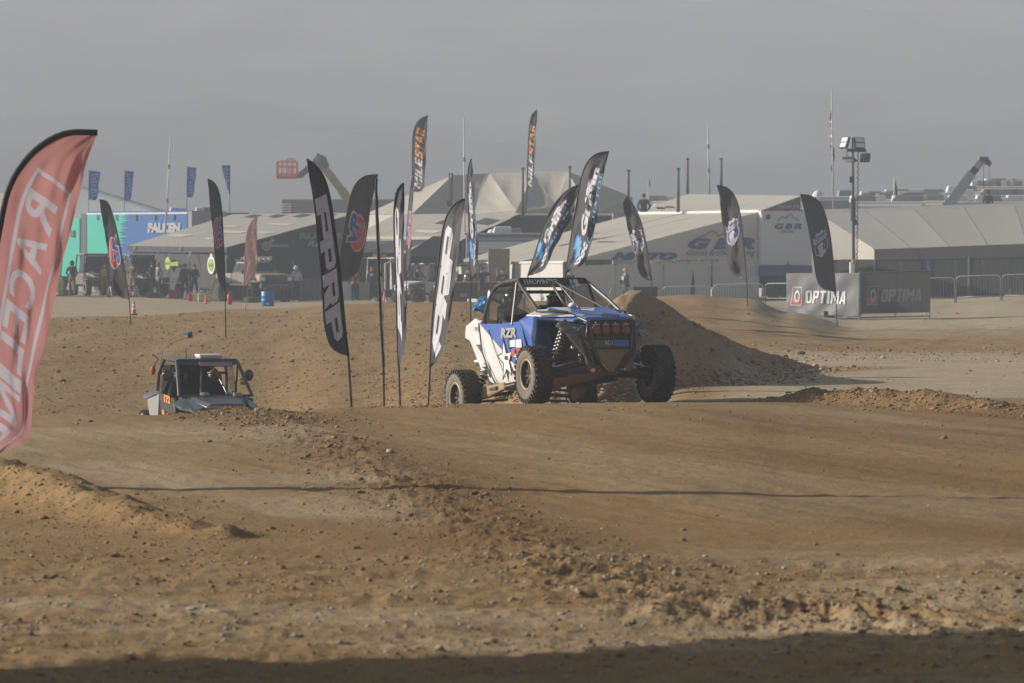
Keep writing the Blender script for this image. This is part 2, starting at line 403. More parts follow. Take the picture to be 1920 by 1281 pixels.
def dampness(x, y):
    u = 960+x*F/np.maximum(y, 20)
    d, h = _poly_dist(x, y, WINDROW)
    a = 1.0*np.exp(-(d/1.2)**2)*sstep(34, 40, y)
    strip = sstep(1000, 1500, u+130*(y-55)/20)*sstep(36, 42, y)*(1-sstep(72, 78, y))
    a = np.maximum(a, strip*(0.25+0.7*sstep(-.2, .4, fbm((.97*x+.25*y)*0.7, (.25*x-.97*y)*0.06, 4, 91))))
    d, h = _poly_dist(x, y, RIDGE); a = np.maximum(a, .7*np.exp(-(d/1.2)**2))
    return np.clip(a, 0, 1)

def build_ground():
    ys = [20.0]
    while ys[-1] < 300: ys.append(ys[-1]+max(0.075, 0.0034*ys[-1]))
    while ys[-1] < 2800: ys.append(ys[-1]*1.09)
    ys = [-600, -120, -30, 0, 12] + ys
    ts = np.concatenate([[-600, -120, -40, -16, -8, -4, -2.4, -1.8, -1.45], np.linspace(-1.22, 1.22, 660), [1.45, 1.8, 2.4, 4, 8, 16, 40, 120, 600]])
    ys = np.array(ys); hw = 0.096*np.clip(ys, 20, 300)
    Yg, Tg = np.meshgrid(ys, ts, indexing='ij'); X = Tg*hw[:, None]; X = np.clip(X, -2300, 2300)
    Z = ground(X, Yg); nr, nc = X.shape
    me = bpy.data.meshes.new('ground')
    me.vertices.add(nr*nc); me.vertices.foreach_set('co', np.stack([X, Yg, Z], -1).astype(np.float32).ravel())
    i = np.arange((nr-1)*(nc-1)); r = i//(nc-1); c = i % (nc-1); a = r*nc+c
    q = np.stack([a, a+1, a+nc+1, a+nc], -1).astype(np.int32)
    me.loops.add(q.size); me.loops.foreach_set('vertex_index', q.ravel())
    me.polygons.add(len(q)); me.polygons.foreach_set('loop_start', np.arange(0, q.size, 4, dtype=np.int32)); me.polygons.foreach_set('loop_total', np.full(len(q), 4, np.int32))
    me.polygons.foreach_set('use_smooth', np.ones(len(q), bool))
    me.update(calc_edges=True)
    for nm, fn in (('pale', paleness), ('damp', dampness)):
        at = me.attributes.new(nm, 'FLOAT', 'POINT'); at.data.foreach_set('value', fn(X.ravel(), Yg.ravel()).astype(np.float32))
    me.materials.append(M_DIRT)
    o = bpy.data.objects.new('ground', me); COL.objects.link(o); tag(o, 'brown dirt race track with pale trampled sand around it', None, None, 'structure')
    return o
build_ground()

# ------------------------------------------------------------------ mountains
def mountains():
    m = bpy.data.materials.new('mountain rock'); m.use_nodes = True; n = m.node_tree.nodes; l = m.node_tree.links; b = n['Principled BSDF']
    tc = n.new('ShaderNodeTexCoord'); z = n.new('ShaderNodeTexNoise'); z.inputs['Scale'].default_value = 0.009; z.inputs['Detail'].default_value = 8
    l.new(tc.outputs['Object'], z.inputs['Vector']); x = n.new('ShaderNodeMix'); x.data_type = 'RGBA'
    x.inputs[6].default_value = (0.012, 0.012, 0.020, 1); x.inputs[7].default_value = (0.24, 0.21, 0.20, 1)
    l.new(z.outputs['Fac'], x.inputs[0]); l.new(x.outputs[2], b.inputs['Base Color']); b.inputs['Roughness'].default_value = 1
    nx, ny = 240, 110
    xs = np.linspace(-1700, 1700, nx); ys = np.linspace(1150, 2700, ny); X, Y = np.meshgrid(xs, ys)
    rise = sstep(1100, 2500, Y)
    rdg = 1-np.abs(fbm(X*0.0030, Y*0.0020, 5, 101)); r2 = 1-np.abs(fbm(X*0.0075, Y*0.0036, 4, 111))
    spur = 17*np.exp(-((X+60-0.1*(Y-1500))/210)**2-((Y-1500)/170)**2)
    Z = -6+rise*128*(0.66+0.34*rdg)+rise*36*(r2-0.6)+spur*r2
    me = bpy.data.meshes.new('mountain_range')
    f = [(r*nx+c, r*nx+c+1, (r+1)*nx+c+1, (r+1)*nx+c) for r in range(ny-1) for c in range(nx-1)]
    me.from_pydata(np.stack([X, Y, Z], -1).reshape(-1, 3).tolist(), [], f); me.materials.append(m)
    me.polygons.foreach_set('use_smooth', [True]*len(f))
    o = bpy.data.objects.new('mountain_range', me); COL.objects.link(o); tag(o, 'hazy mountain range filling the sky', None, None, 'structure')
    return float(Z.max())
ZTOP = mountains()

# ------------------------------------------------------------------ haze
def haze():
    m = bpy.data.materials.new('haze'); m.use_nodes = True; n = m.node_tree.nodes; l = m.node_tree.links
    n.remove(n['Principled BSDF']); v = n.new('ShaderNodeVolumePrincipled')
    v.inputs['Color'].default_value = (0.66, 0.71, 0.78, 1); v.inputs['Density'].default_value = 0.00105; v.inputs['Anisotropy'].default_value = 0.0
    l.new(v.outputs[0], n['Material Output'].inputs['Volume'])
    m.cycles.homogeneous_volume = True
    mb = MB(); mb.box((0, 1150, (ZTOP+8-3.2)/2), (5200, 4500, ZTOP+8+3.2), m)
    o = mb.build('haze'); o['kind'] = 'stuff'; o['label'] = 'dusty pale haze lying over the whole desert'
haze()
# ------------------------------------------------------------------ feather flags
M_BLK = mat('black flag cloth', (0.040, 0.039, 0.043), .75, var=.15, scale=3, trans=.12)
M_BLKG = mat('sunlit black flag cloth', (0.060, 0.056, 0.063), .7, var=.15, scale=3, trans=.25)  # lighter copy of the black cloth, sunlight put into its colour
M_RED = mat('red flag cloth', (0.62, 0.30, 0.285), .6, var=.08, scale=3, trans=.30)
M_BLUEF = mat('blue flag cloth', (0.045, 0.12, 0.42), .6, var=.1, trans=.4)
M_WHT = mat('white print', (0.56, 0.56, 0.61), .6, var=.04, trans=.15)
M_LAV = mat('shade toned white print', (0.58, 0.56, 0.62), .6, var=.06, trans=.1)  # second white print, its colour toned for flags in shade
M_PINK = mat('pale print on red', (0.60, 0.56, 0.63), .6, var=.05, trans=.32)
M_LBLUE = mat('light blue print', (0.06, 0.25, 0.55), .6, var=.05)
M_VBLUE = mat('royal blue print', (0.04, 0.10, 0.36), .6, var=.05)
M_VRED = mat('red print', (0.55, 0.045, 0.05), .6, var=.05)
M_ORNG = mat('orange print', (0.75, 0.24, 0.04), .6, var=.05)
M_NAVY = mat('navy print', (0.035, 0.05, 0.22), .6, var=.05)
M_POLE = mat('black pole', (0.03, 0.03, 0.035), .5, var=.1)

def chaikin(pts, it=2):
    for _ in range(it):
        q = [pts[0]]
        for a, b in zip(pts[:-1], pts[1:]): q += [a*.75+b*.25, a*.25+b*.75]
        pts = q+[pts[-1]]
    return pts
def resample(pts, n):
    L = [0]
    for a, b in zip(pts[:-1], pts[1:]): L.append(L[-1]+(b-a).length)
    out = []; j = 0
    for i in range(n):
        s = L[-1]*i/(n-1)
        while j < len(L)-2 and L[j+1] < s: j += 1
        t = (s-L[j])/max(L[j+1]-L[j], 1e-9); out.append(pts[j].lerp(pts[j+1], min(1, max(0, t))))
    return out

class Cloth:
    NS, NT = 44, 12
    def __init__(s, pole, free, Y, dY, amp, ph, plane=None):
        P_ = P if plane is None else (lambda u, v, y: P(u, v, (Y+plane*(pole[0][0]-960)/F*Y)/(1+plane*(u-960)/F)))
        # pole: image points bottom -> tip ; free: tip -> bottom
        s.P = P_; A = resample(chaikin([P_(u, v, Y) for u, v in pole]), s.NS)
        n = len(free); fr = []
        for i, (u, v) in enumerate(free):
            k = min(1, i/2.0)*min(1, (n-1-i)/1.0 if (u, v) == pole[0] else 1)
            fr.append(P_(u, v, Y+dY*k))
        B = resample(chaikin(fr), s.NS)[::-1]
        s.g = []
        for i in range(s.NS):
            row = []; si = i/(s.NS-1)
            for j in range(s.NT):
                t = j/(s.NT-1); p = A[i].lerp(B[i], t)
                wv = amp*t**.7*min(1, (1-si)*8)*(math.sin(2*math.pi*(t*1.2+si*1.7)+ph)+.5*math.sin(2*math.pi*(t*2.3-si*3.1)+ph*2)+.35*math.sin(2*math.pi*(t*4.1+si*2.2)+ph*3)+.28*math.sin(2*math.pi*(t*3.2+si*7.3)+ph*5))
                row.append(p+Vector((0.25*wv, wv, 0)))
            s.g.append(row)
        s.A = A
        a, b, c = s.g[s.NS//2][0], s.g[s.NS//2][-1], s.g[s.NS//2+6][0]
        n = (b-a).cross(c-a).normalized(); s.nrm = n if n.y < 0 else -n
    def S(s, si, t, off=0.0):
        x = min(max(si, 0), 1)*(s.NS-1); y = min(max(t, 0), 1)*(s.NT-1)
        i = min(int(x), s.NS-2); j = min(int(y), s.NT-2); fx, fy = x-i, y-j; g = s.g
        p = (g[i][j]*(1-fy)+g[i][j+1]*fy)*(1-fx)+(g[i+1][j]*(1-fy)+g[i+1][j+1]*fy)*fx
        return p+s.nrm*off
    def cloth(s, mb, m):
        vs = [p for r in s.g for p in r]; nt = s.NT
        mb.raw(vs, [(i*nt+j, i*nt+j+1, (i+1)*nt+j+1, (i+1)*nt+j) for i in range(s.NS-1) for j in range(nt-1)], m)
    def put(s, mb, g, m, s0, s1, t0, t1, d='up', off=.006):
        """print glyphs in the cloth rectangle; up: reads upwards, tops towards the pole; down: reads downwards; flat: upright"""
        vs, fs, asp = g; out = []
        for x, y in vs:
            a = x/asp
            if d == 'up': q = (s0+(s1-s0)*a, t1-(t1-t0)*y)
            elif d == 'down': q = (s1-(s1-s0)*a, t1-(t1-t0)*y)
            elif d == 'flat': q = (s0+(s1-s0)*y, t0+(t1-t0)*a)
            else: q = (s0+(s1-s0)*y, t1-(t1-t0)*a)         # flatr: pole on the other side
            out.append(s.S(q[0], q[1], off))
        mb.raw(out, fs, m)

def flag(name, label, foot, pole, free, Y, dY=0.0, cloth=None, prints=None, amp=.03, ph=0.0, group='feather flags along the race course', rp=.014, ground_foot=True, sleeve=None, plane=None):
    c = Cloth(pole, free, Y, dY, amp, ph, plane)
    b = P(foot[0][0], foot[0][1], Y); zg = gz(b.x, b.y)
    if ground_foot: b.z = zg-.05
    root = empty(name, b, label, 'flag', group)
    mb = MB()
    pts = ([b] if ground_foot else [])+[P(u, v, Y) for u, v in foot[(1 if ground_foot else 0):]]
    pts = chaikin(pts+[P(*pole[0], Y)], 1)
    mb.tube(pts+c.A[1:-1:c.NS//15]+[c.A[-1]], [rp*1.3]*len(pts)+[rp*(1.0-.5*i/16) for i in range(len(c.A[1:-1:c.NS//15])+1)], M_POLE, 6)
    mb.build('pole', root, b, smooth=True)
    if name == 'feather_flag' and c.NS > 100:      # dyed-through print: letters and ground are neighbouring pieces of one sheet
        mk = print_mask(c, raceline_glyphs(.07, .80, .22, .88)); nt = c.NT; vs = [p for r in c.g for p in r]; mb = MB()
        mb.raw(vs, [(i*nt+j, i*nt+j+1, (i+1)*nt+j+1, (i+1)*nt+j) for i in range(c.NS-1) for j in range(nt-1) if mk[i, j]], M_PINK); lm = mb.mesh('lettering', b, True)
        bm = bmesh.new(); bm.from_mesh(lm); bmesh.ops.delete(bm, geom=[v for v in bm.verts if not v.link_faces], context='VERTS'); bm.to_mesh(lm); bm.free()
        lo = bpy.data.objects.new('lettering', lm); COL.objects.link(lo); lo.parent = root; mb = MB()
        mb.raw(vs, [(i*nt+j, i*nt+j+1, (i+1)*nt+j+1, (i+1)*nt+j) for i in range(c.NS-1) for j in range(nt-1) if not mk[i, j]], cloth)
    else:
        mb = MB(); c.cloth(mb, cloth or M_BLK)
    sv = c.A if c.NS < 100 else c.A[::10]+[c.A[-1]]
    mb.tube(sv, [.022 if sleeve is None else sleeve]*len(sv), M_BLK if sleeve else (cloth or M_BLK), 6)
    mb.build('cloth', root, b, smooth=True)
    if prints:
        mb = MB(); prints(c, mb); mb.build('lettering', root, b, smooth=True)
    return root

GP = shape2d([rect(0,0,.36,1), [(.36,.74),(1,.74),(1,.86),(.86,1),(.36,1)], rect(.78,.56,1,.74), [(.36,.30),(.86,.30),(1,.44),(1,.56),(.36,.56)]], .09)
GR = shape2d([rect(0,0,.36,1), [(.36,.74),(1,.74),(1,.86),(.86,1),(.36,1)], rect(.78,.56,1,.74), [(.36,.40),(.9,.40),(1,.48),(1,.56),(.36,.56)], [(.40,.40),(.56,0),(1,0),(.9,.40)]], .09)
GS = shape2d([[(0,.0),(.36,.0),(.36,1),(0,.86)], [(.36,.74),(1,.74),(1,.92),(.7,1),(.36,1)], rect(.44,.0,.62,.66), [(.7,.0),(1,.2),(1,.66),(.7,.66)]], .09)
def prp(order, d, m, spans, t0, t1, sk=0.0):
    def f(c, mb):
        for g, (a, b) in zip(order, spans):
            vs, fs, asp = g
            c.put(mb, ([(x+sk*(y-.5), y) for x, y in vs], fs, asp), m, a, b, t0, t1, d)
    return f
def vp_logo(s0, s1, t0, t1, d='up', tone=1):
    def f(c, mb):
        sm, h = (s0+s1)/2, (s1-s0)
        c.put(mb, shape2d([ell(.5, .5, .5, .5)], .12), M_WHT if tone else M_LAV, s0-.012, s1+.012, t0-.06, t1+.05, d, .004)
        c.put(mb, shape2d([ell(.5, .5, .5, .5)], .12), M_VRED, s0, s1, t0, t1, d, .009)
        c.put(mb, text2d('VP', .09, .0, .12), M_WHT if tone else M_LAV, s0-.01, s1+.01, t0-.14, t0+(t1-t0)*.62, d, .014)
        c.put(mb, text2d('VP', .045, .0, .12), M_VBLUE, s0+.008, s1-.008, t0-.08, t0+(t1-t0)*.57, d, .019)
        c.put(mb, text2d('Racing', .0, .3, .2), M_WHT if tone else M_LAV, s0+h*.30, s1-h*.04, t0+(t1-t0)*.68, t0+(t1-t0)*.88, d, .019)
    return f
def griffin(d, s0, s1, t0, t1, full=True):
    def f(c, mb):
        L = s1-s0; w_ = t1-t0
        c.put(mb, text2d('Griffin', .05, .0, .15), M_WHT, s0+L*.28, s1, t0, t0+w_*.58, d)
        c.put(mb, text2d('RADIATOR', .02, .0, .2, 1.4), M_LBLUE, s0+L*.28, s1-L*.02, t0+w_*.72, t1, d)
        # rearing beast and chequered strip
        body = [(0,.45),(.12,.30),(.05,.1),(.25,.16),(.30,0),(.45,.14),(.62,.06),(.6,.25),(.85,.2),(.78,.42),(1,.5),(.8,.6),(.92,.8),(.66,.72),(.6,1),(.45,.74),(.25,.9),(.28,.62),(.08,.7)]
        c.put(mb, shape2d([body], .2), M_LBLUE, s0, s0+L*.27, t0-w_*.25, t0+w_*.50, d)
        c.put(mb, shape2d([rect(0,0,1,1)], .25), M_WHT, s0-L*.01, s0+L*.25, t0+w_*.52, t0+w_*.88, d, .008)
        ck = [rect((i+.12)/6, (j+.2)/3, (i+.85)/6, (j+.8)/3) for i in range(6) for j in range(3) if (i+j) % 2 == 0]
        c.put(mb, shape2d(ck, .3), M_BLK, s0-L*.01, s0+L*.25, t0+w_*.52, t0+w_*.88, d, .012)
    return f
def yukon(s0, s1, t0, t1, d='flatr', tone=1):
    def f(c, mb):
        wm = M_WHT if tone else M_LAV; S_ = s1-s0
        sh = [(.5,0),(.72,.10),(.95,.22),(1,.45),(.9,.62),(.98,.66),(.98,.88),(.8,.9),(.72,1),(.5,.93),(.28,1),(.2,.9),(.02,.88),(.02,.66),(.1,.62),(0,.45),(.05,.22),(.28,.10)]
        c.put(mb, shape2d([sh], .15), wm, s0, s1, t0, t1, d, .006)
        c.put(mb, shape2d([[(.5,.05),(.9,.24),(.94,.44),(.86,.6),(.14,.6),(.06,.44),(.1,.24)]], .15), M_NAVY, s0, s1, t0, t1, d, .010)
        c.put(mb, shape2d([[(.30,.04),(.5,.0),(.75,.10),(.82,.22),(.66,.25),(.72,.36),(.62,.52),(.46,.56),(.30,.52),(.22,.44),(.28,.30)]], .15), wm, s0, s1, t0, t1, d, .014)
        c.put(mb, shape2d([[(.60,.22),(.70,.20),(.66,.42),(.58,.40)]], .2), M_BLK, s0, s1, t0, t1, d, .018)
        dt = t1-t0
        c.put(mb, text2d('Yukon', .03, .1, .2), M_NAVY, s0+S_*.74, s0+S_*.90, t0+dt*.1, t1-dt*.1, d, .012)
        c.put(mb, text2d('GEAR & AXLE', .01, 0, .3), M_NAVY, s0+S_*.65, s0+S_*.715, t0+dt*.12, t1-dt*.12, d, .012)
    return f
def milestar(d, s0, s1, t0, t1):
    def f(c, mb):
        k = s0+(s1-s0)*.5
        c.put(mb, block_text('MILE', .1, 0, .15), M_LAV, s0, k-.01, t0, t1, d); c.put(mb, block_text('STAR', .1, 0, .15), M_ORNG, k+.01, s1, t0, t1, d)
    return f
def raceline_glyphs(s0, s1, t0, t1):
    fr = [rect(0,0,1,.07), rect(0,.93,1,1), rect(0,.07,.017,.93), rect(.983,.07,1,.93)]; out = [(shape2d(fr, 0), s0, s1, t0, t1)]; cx = s1-.055
    for ch, wd in zip('RACELINE', (.115,.115,.11,.1,.095,.045,.115,.1)):
        w_ = wd*(s1-s0)/.86; out.append((text2d(ch, .02), cx-w_*.84, cx, t0+.09*(t1-t0), t1-.24*(t1-t0))); cx -= w_
    return out
def raceline(*a):
    def f(c, mb):
        for g, s0, s1, t0, t1 in raceline_glyphs(*a): c.put(mb, g, M_PINK, s0, s1, t0, t1, 'down', .006)
    return f
def print_mask(c, items):
    '''grid cells of the cloth that fall inside the print (read downwards, tops towards the pole)'''
    ns, nt = c.NS-1, c.NT-1; mk = np.zeros((ns, nt), bool); sc_ = (np.arange(ns)+.5)/ns; tc_ = (np.arange(nt)+.5)/nt
    for (vs, fs, asp), s0, s1, t0, t1 in items:
        q = [(s1-(s1-s0)*x/asp, t1-(t1-t0)*y) for x, y in vs]
        for f in fs:
            (ax, ay), (bx, by), (cx, cy) = (q[k] for k in f); i0, i1 = np.searchsorted(sc_, (min(ax,bx,cx), max(ax,bx,cx))); j0, j1 = np.searchsorted(tc_, (min(ay,by,cy), max(ay,by,cy)))
            if i1 <= i0 or j1 <= j0: continue
            S_, T_ = np.meshgrid(sc_[i0:i1], tc_[j0:j1], indexing='ij'); d = (bx-ax)*(cy-ay)-(by-ay)*(cx-ax)
            if abs(d) < 1e-12: continue
            u_ = ((S_-ax)*(cy-ay)-(T_-ay)*(cx-ax))/d; v_ = ((bx-ax)*(T_-ay)-(by-ay)*(S_-ax))/d; mk[i0:i1, j0:j1] |= (u_ >= 0)&(v_ >= 0)&(u_+v_ <= 1)
    return mk
flag('feather_flag', 'tall black feather flag with grey PRP letters, in front of the boom lift', [(661,765)],
     [(653,668),(647,621),(639,530),(630,450),(617,362),(606,330),(595,314),(575,299)],
     [(575,299),(581,335),(588,375),(597,470),(605,569),(607,601),(614,642),(627,660),(653,668)], 79.5, -.2, M_BLK,
     prp([GP, GP, GR, GP], 'down', M_LAV, [(.58,.80),(.45,.60),(.285,.44),(.11,.275)], .15, .90), .02, 1)
flag('feather_flag', 'black PRP feather flag turned edge on into a thin strip', [(721,761)],
     [(719,688),(716,640),(712,560),(709,470),(706,400),(705,350),(706,335)],
     [(706,335),(709,380),(713,450),(716,520),(718,580),(720,640),(723,678),(719,688)], 86, .55, M_BLK,
     prp([GP, GR, GP], 'down', M_LAV, [(.52,.72),(.32,.51),(.12,.31)], .25, .95), .015, 2)
flag('feather_flag', 'narrow grey feather flag with white PRP letters, half turned', [(752.7,760)],
     [(747.6,684),(745.6,650),(743.6,540),(740,440),(739,400),(742,365),(748,351),(757.5,344)],
     [(757.5,344),(758,387),(757,466),(758,530),(760,590),(761,640),(758,668),(752,681),(747.6,684)], 90, -.4, M_BLKG,
     prp([GP, GR, GP], 'up', M_WHT, [(.20,.44),(.43,.64),(.63,.85)], .10, .66, .12), .03, 3)
flag('feather_flag', 'grey feather flag with big white PRP letters beside the blue and white buggy', [(801,757)],
     [(806.5,688),(811.5,581),(820.6,512),(827,450),(836,406),(852,384),(862,376),(872,374)],
     [(872,374),(870,400),(864,434),(856,497),(851,544),(844,591),(836,650),(824,674),(806.5,688)], 96, -.62, M_BLKG,
     prp([GP, GR, GP], 'up', M_WHT, [(.14,.37),(.355,.58),(.565,.79)], .16, .78, .15), .035, 0.4)
flag('feather_flag', 'wide black feather flag with a round VP emblem, above the dark canopy', [(624,600),(628,570)],
     [(632,527),(636,490),(640.5,460),(652,392),(659,361.5),(666,346),(676,335),(690,328.5),(709,328)],
     [(709,328),(705,345),(698,378),(691,420),(684,460),(677,495),(669,514),(654,525),(632,527)], 150, .35, M_BLK,
     vp_logo(.34, .60, .28, .92, 'up'), .03, 2)
flag('feather_flag', 'black feather flag with VP emblem seen nearly edge on, below the orange lettered flag', [(762,580),(762,550)],
     [(762,515),(762,470),(764,420),(768,370),(772,340),(776,322)],
     [(776,322),(775,360),(773,400),(771,440),(769,480),(766,505),(762,515)], 160, -.5, M_BLKG, vp_logo(.30, .62, .25, .9, 'up'), .03, 3)
flag('feather_flag', 'charcoal feather flag with VP emblem beside a striped cone', [(246,592)],
     [(242,561),(229.7,485.6),(219,432),(209,395),(203,381),(196,376),(186.5,374.7)],
     [(186.5,374.7),(190.6,404),(200,457.5),(208,520),(213,542),(219,552),(231,560.6),(242,561)], 160, .35, M_BLKG, vp_logo(.36, .62, .22, .85, 'down'), .02, 1)
flag('feather_flag', 'narrow black feather flag with VP emblem in front of the pickup bed', [(423.4,582.5)],
     [(422,546),(421,510),(418.7,454),(415.6,392),(411,360.6),(403,343),(389,335.6)],
     [(389,335.6),(392,367),(398,423),(403,485),(408,523),(415.6,539),(422,546)], 146, -.2, M_BLK, vp_logo(.40, .64, .25, .88, 'down', 0), .015, 2)
flag('feather_flag', 'grey feather flag with orange and white lettering rising behind the black VP flag', [(768,480),(770,420)],
     [(774,359),(773,325),(773,262),(777,237.5),(788,222),(802.5,217)],
     [(802.5,217),(801,245),(799,278),(797,325),(795.6,360),(774,360)], 250, -.5, M_BLKG, milestar('up', .10, .80, .22, .78), .04, 1, rp=.03, ground_foot=False)
flag('feather_flag', 'slim grey feather flag with orange lettering mounted on the trailer roof', [(984,402),(986,388)],
     [(988,354),(990,278),(993,229),(998,213),(1007.5,205.6)],
     [(1007.5,205.6),(1006.5,229),(1004,262),(1001,327.5),(1000,354),(988,354)], 252, -.35, M_BLKG, milestar('up', .08, .80, .2, .8), .03, 2, rp=.03, ground_foot=False)
flag('feather_flag', 'big charcoal flag with white Griffin lettering and chequered strip behind the buggy', [(1054,580),(1057,545)],
     [(1061,513),(1065,483),(1071.5,442),(1079.6,391.6),(1086,351),(1092,325),(1100,306),(1112,292),(1126,286),(1142,285)],
     [(1142,285),(1137,306),(1130,341),(1120,394),(1110,452),(1105,475),(1096,495),(1079.6,505),(1061,513)], 138, -.75, M_BLKG,
     griffin('up', .18, .82, .36, .96), .07, 1.5)
flag('feather_flag', 'crumpled charcoal flag with white Griffin lettering bending over in the wind', [(981,562),(985,545)],
     [(990,517),(992,509),(1004.5,473),(1016.7,432),(1027,406),(1039,383.5),(1055,365),(1069,353),(1086,347)],
     [(1086,347),(1080,385),(1071,415),(1059,432),(1049,448),(1035,470),(1030,492),(1024,507),(1006,514),(990,517)], 148, -.7, M_BLKG,
     griffin('up', .22, .80, .18, .86), .10, 0.5)
flag('feather_flag', 'charcoal Griffin flag turned edge on in front of the cream tent', [(882.5,565),(882.5,545)],
     [(882.5,520),(881,481),(879,403),(877,350),(878.4,312),(884,298)],
     [(884,298),(886,319),(889,372),(894,419),(896,481),(894,508),(888,517),(882.5,520)], 137, -.5, M_BLKG, griffin('up', .18, .80, .15, .9), .04, 3)
flag('feather_flag', 'crumpled charcoal flag with a white bear shield behind the man in a grey beanie', [(1222,545)],
     [(1222,527),(1215,480),(1209,445),(1201,413),(1190.6,389),(1180,375.6),(1174.7,367.7)],
     [(1174.7,367.7),(1168,383),(1172,405.6),(1179,437),(1188.7,478.6),(1198,508.6),(1209,525),(1222,527)], 165, .6, M_BLKG,
     yukon(.36, .62, .10, .95), .10, 1)
flag('feather_flag', 'smooth charcoal flag with a white bear shield in front of the grey awning wall', [(1402,585),(1401,560)],
     [(1400,527),(1396.7,490),(1392,433.7),(1387,396),(1382,377.5),(1372,358.7),(1359,350),(1344,348)],
     [(1344,348),(1349,368),(1353.6,405.6),(1360,462),(1364,490),(1370.5,508.6),(1383,521),(1400,527)], 170, .6, M_BLKG,
     yukon(.40, .63, .14, .88), .05, 2)
flag('feather_flag', 'stiff black feather flag with a shaded bear shield in front of the banner corner', [(1570,598)],
     [(1567,547.6),(1566,535),(1560.5,472),(1555,430),(1546.5,399),(1541,385),(1532,374),(1518,366),(1500,365)],
     [(1500,365),(1505.7,385),(1515.5,430),(1524,479),(1528.5,515),(1534,533),(1544.5,544),(1567,547.6)], 175, -.3, M_BLK,
     yukon(.38, .60, .14, .88, 'flatr', 0), .015, 1)
flag('feather_flag', 'small red feather flag with grey lettering beside the pickup', [(456,562)],
     [(457,537),(458,509),(459.6,470),(462,442),(467,423),(475,411),(483,406)],
     [(483,406),(482,431),(481.5,478),(481.5,509),(478,525),(469,528),(457,537)], 255.5, 0, M_RED, raceline(.10, .80, .25, .92), .08, 1, rp=.02)
Cloth.NS, Cloth.NT = 460, 76
BIGRED = flag('feather_flag', 'large blurred red feather flag with mirrored pale letters on the near berm', [(-46,930)],
     [(-42,868),(-38,760),(-30,640),(-20,545),(-4,447),(7.5,385),(15,357.5),(27.5,329),(44,305),(62.5,284),(87.5,265),(112.5,252.5),(137.5,247),(182.5,249)],
     [(182.5,249),(163,308),(147,375),(128,450),(107.6,528.6),(87,628),(68,710.6),(62,770),(61,818),(30,838),(-42,868)], 50, .40, M_RED, None, .035, 1.2, sleeve=.030, rp=.02)
Cloth.NS, Cloth.NT = 44, 12
# small rectangular pennants on the transporter
for u0, v0, v1, uw, lab in ((167,320,376,21,'blue pennant with white lettering nearest the big red flag'), (234,320,378,17,'blue pennant with white lettering on a mast above the teal panel'),
                            (351,313,371,17,'blue pennant with white lettering on a mast at the blue end of the transporter'), (416,310,368,15,'blue pennant tapering to a point, furthest along the transporter')):
    Y = 293; b = P(u0+1, 402, Y); pt = empty('pennant', b, lab, 'flag', 'blue pennants above the transporter')
    rightp = u0 == 416
    up = u0+15 if rightp else u0
    mb = MB(); mb.tube([P(up if rightp else u0-1, 405, Y), P(up, v0-1, Y)], .02, M_POLE, 5); mb.build('pole', pt, b)
    if rightp: c = Cloth([(431,v1),(431,340),(431,v0)], [(416,v0),(418,325),(427,355),(431,v1)], Y, 0, .03, 1)
    else: c = Cloth([(u0-1,v1-2),(u0,348),(u0+1,v0)], [(u0+uw,v0+2),(u0+uw-2,340),(u0+uw-5,v1-5),(u0+uw-9,v1)], Y, .1, .05, u0)
    mb = MB(); c.cloth(mb, M_BLUEF); mb.build('cloth', pt, b, smooth=True)
    mb = MB(); c.put(mb, text2d('FALKEN', .03, .2, .2), M_WHT, .12, .92, .25, .8, 'down', .01); mb.build('lettering', pt, b)
# ------------------------------------------------------------------ paddock structures
M_CREAM = mat('cream tent vinyl', (0.52, 0.475, 0.40), .65, var=.06, scale=.8, trans=.12, bump=.15)
M_CREAM2 = mat('greyed cream vinyl', (0.50, 0.47, 0.40), .65, var=.07, scale=.8, trans=.1)
M_GREYV = mat('grey awning vinyl', (0.36, 0.345, 0.31), .65, var=.10, scale=.7, trans=.1, dust=.3, dcol=(.45,.40,.31))
M_TAUPE = mat('taupe awning vinyl', (0.255, 0.245, 0.225), .65, var=.05, scale=.6, trans=.08)
M_TAUPE2 = mat('taupe awning vinyl lighter', (0.275, 0.265, 0.24), .65, var=.05, scale=.6, trans=.08)
M_WVIN = mat('white wall vinyl', (0.66, 0.64, 0.60), .6, var=.05, scale=1.2, trans=.15)
M_BLKW = mat('black mesh wall', (0.026, 0.027, 0.029), .8, var=.2, scale=1.5)
M_BLKW2 = mat('dark grey mesh wall', (0.05, 0.05, 0.05), .8, var=.2, scale=1.5)
M_TWHT = mat('white trailer paint', (0.72, 0.73, 0.76), .35, var=.03, scale=1, dust=.12)
M_TBLU = mat('blue trailer paint', (0.05, 0.11, 0.26), .4, var=.05)
M_TEAL = mat('teal trailer paint', (0.05, 0.52, 0.40), .4, var=.04)
M_FBLU = mat('bright blue trailer paint', (0.025, 0.135, 0.40), .4, var=.04)
M_DBLU = mat('dark blue trailer paint', (0.03, 0.045, 0.10), .4, var=.08)
M_RVBL = mat('blue grey coach paint', (0.17, 0.20, 0.26), .35, var=.04)
M_STEEL = mat('galvanised steel', (0.27, 0.275, 0.285), .5, metal=.5, var=.1)
M_DSTEEL = mat('dark steel', (0.09, 0.09, 0.10), .5, metal=.4, var=.15)
M_RUB = mat('rubber', (0.030, 0.028, 0.026), .85, var=.2, dust=.35)
M_TANP = mat('tan pole', (0.36, 0.28, 0.17), .6)
M_AC = mat('white plastic shroud', (0.74, 0.74, 0.72), .5, var=.05)
M_ACG = mat('grey plastic shroud', (0.30, 0.30, 0.31), .6, var=.1)
M_LIME = mat('lime print', (0.36, 0.46, 0.08), .6)
M_GRN = mat('green print', (0.13, 0.24, 0.05), .6)
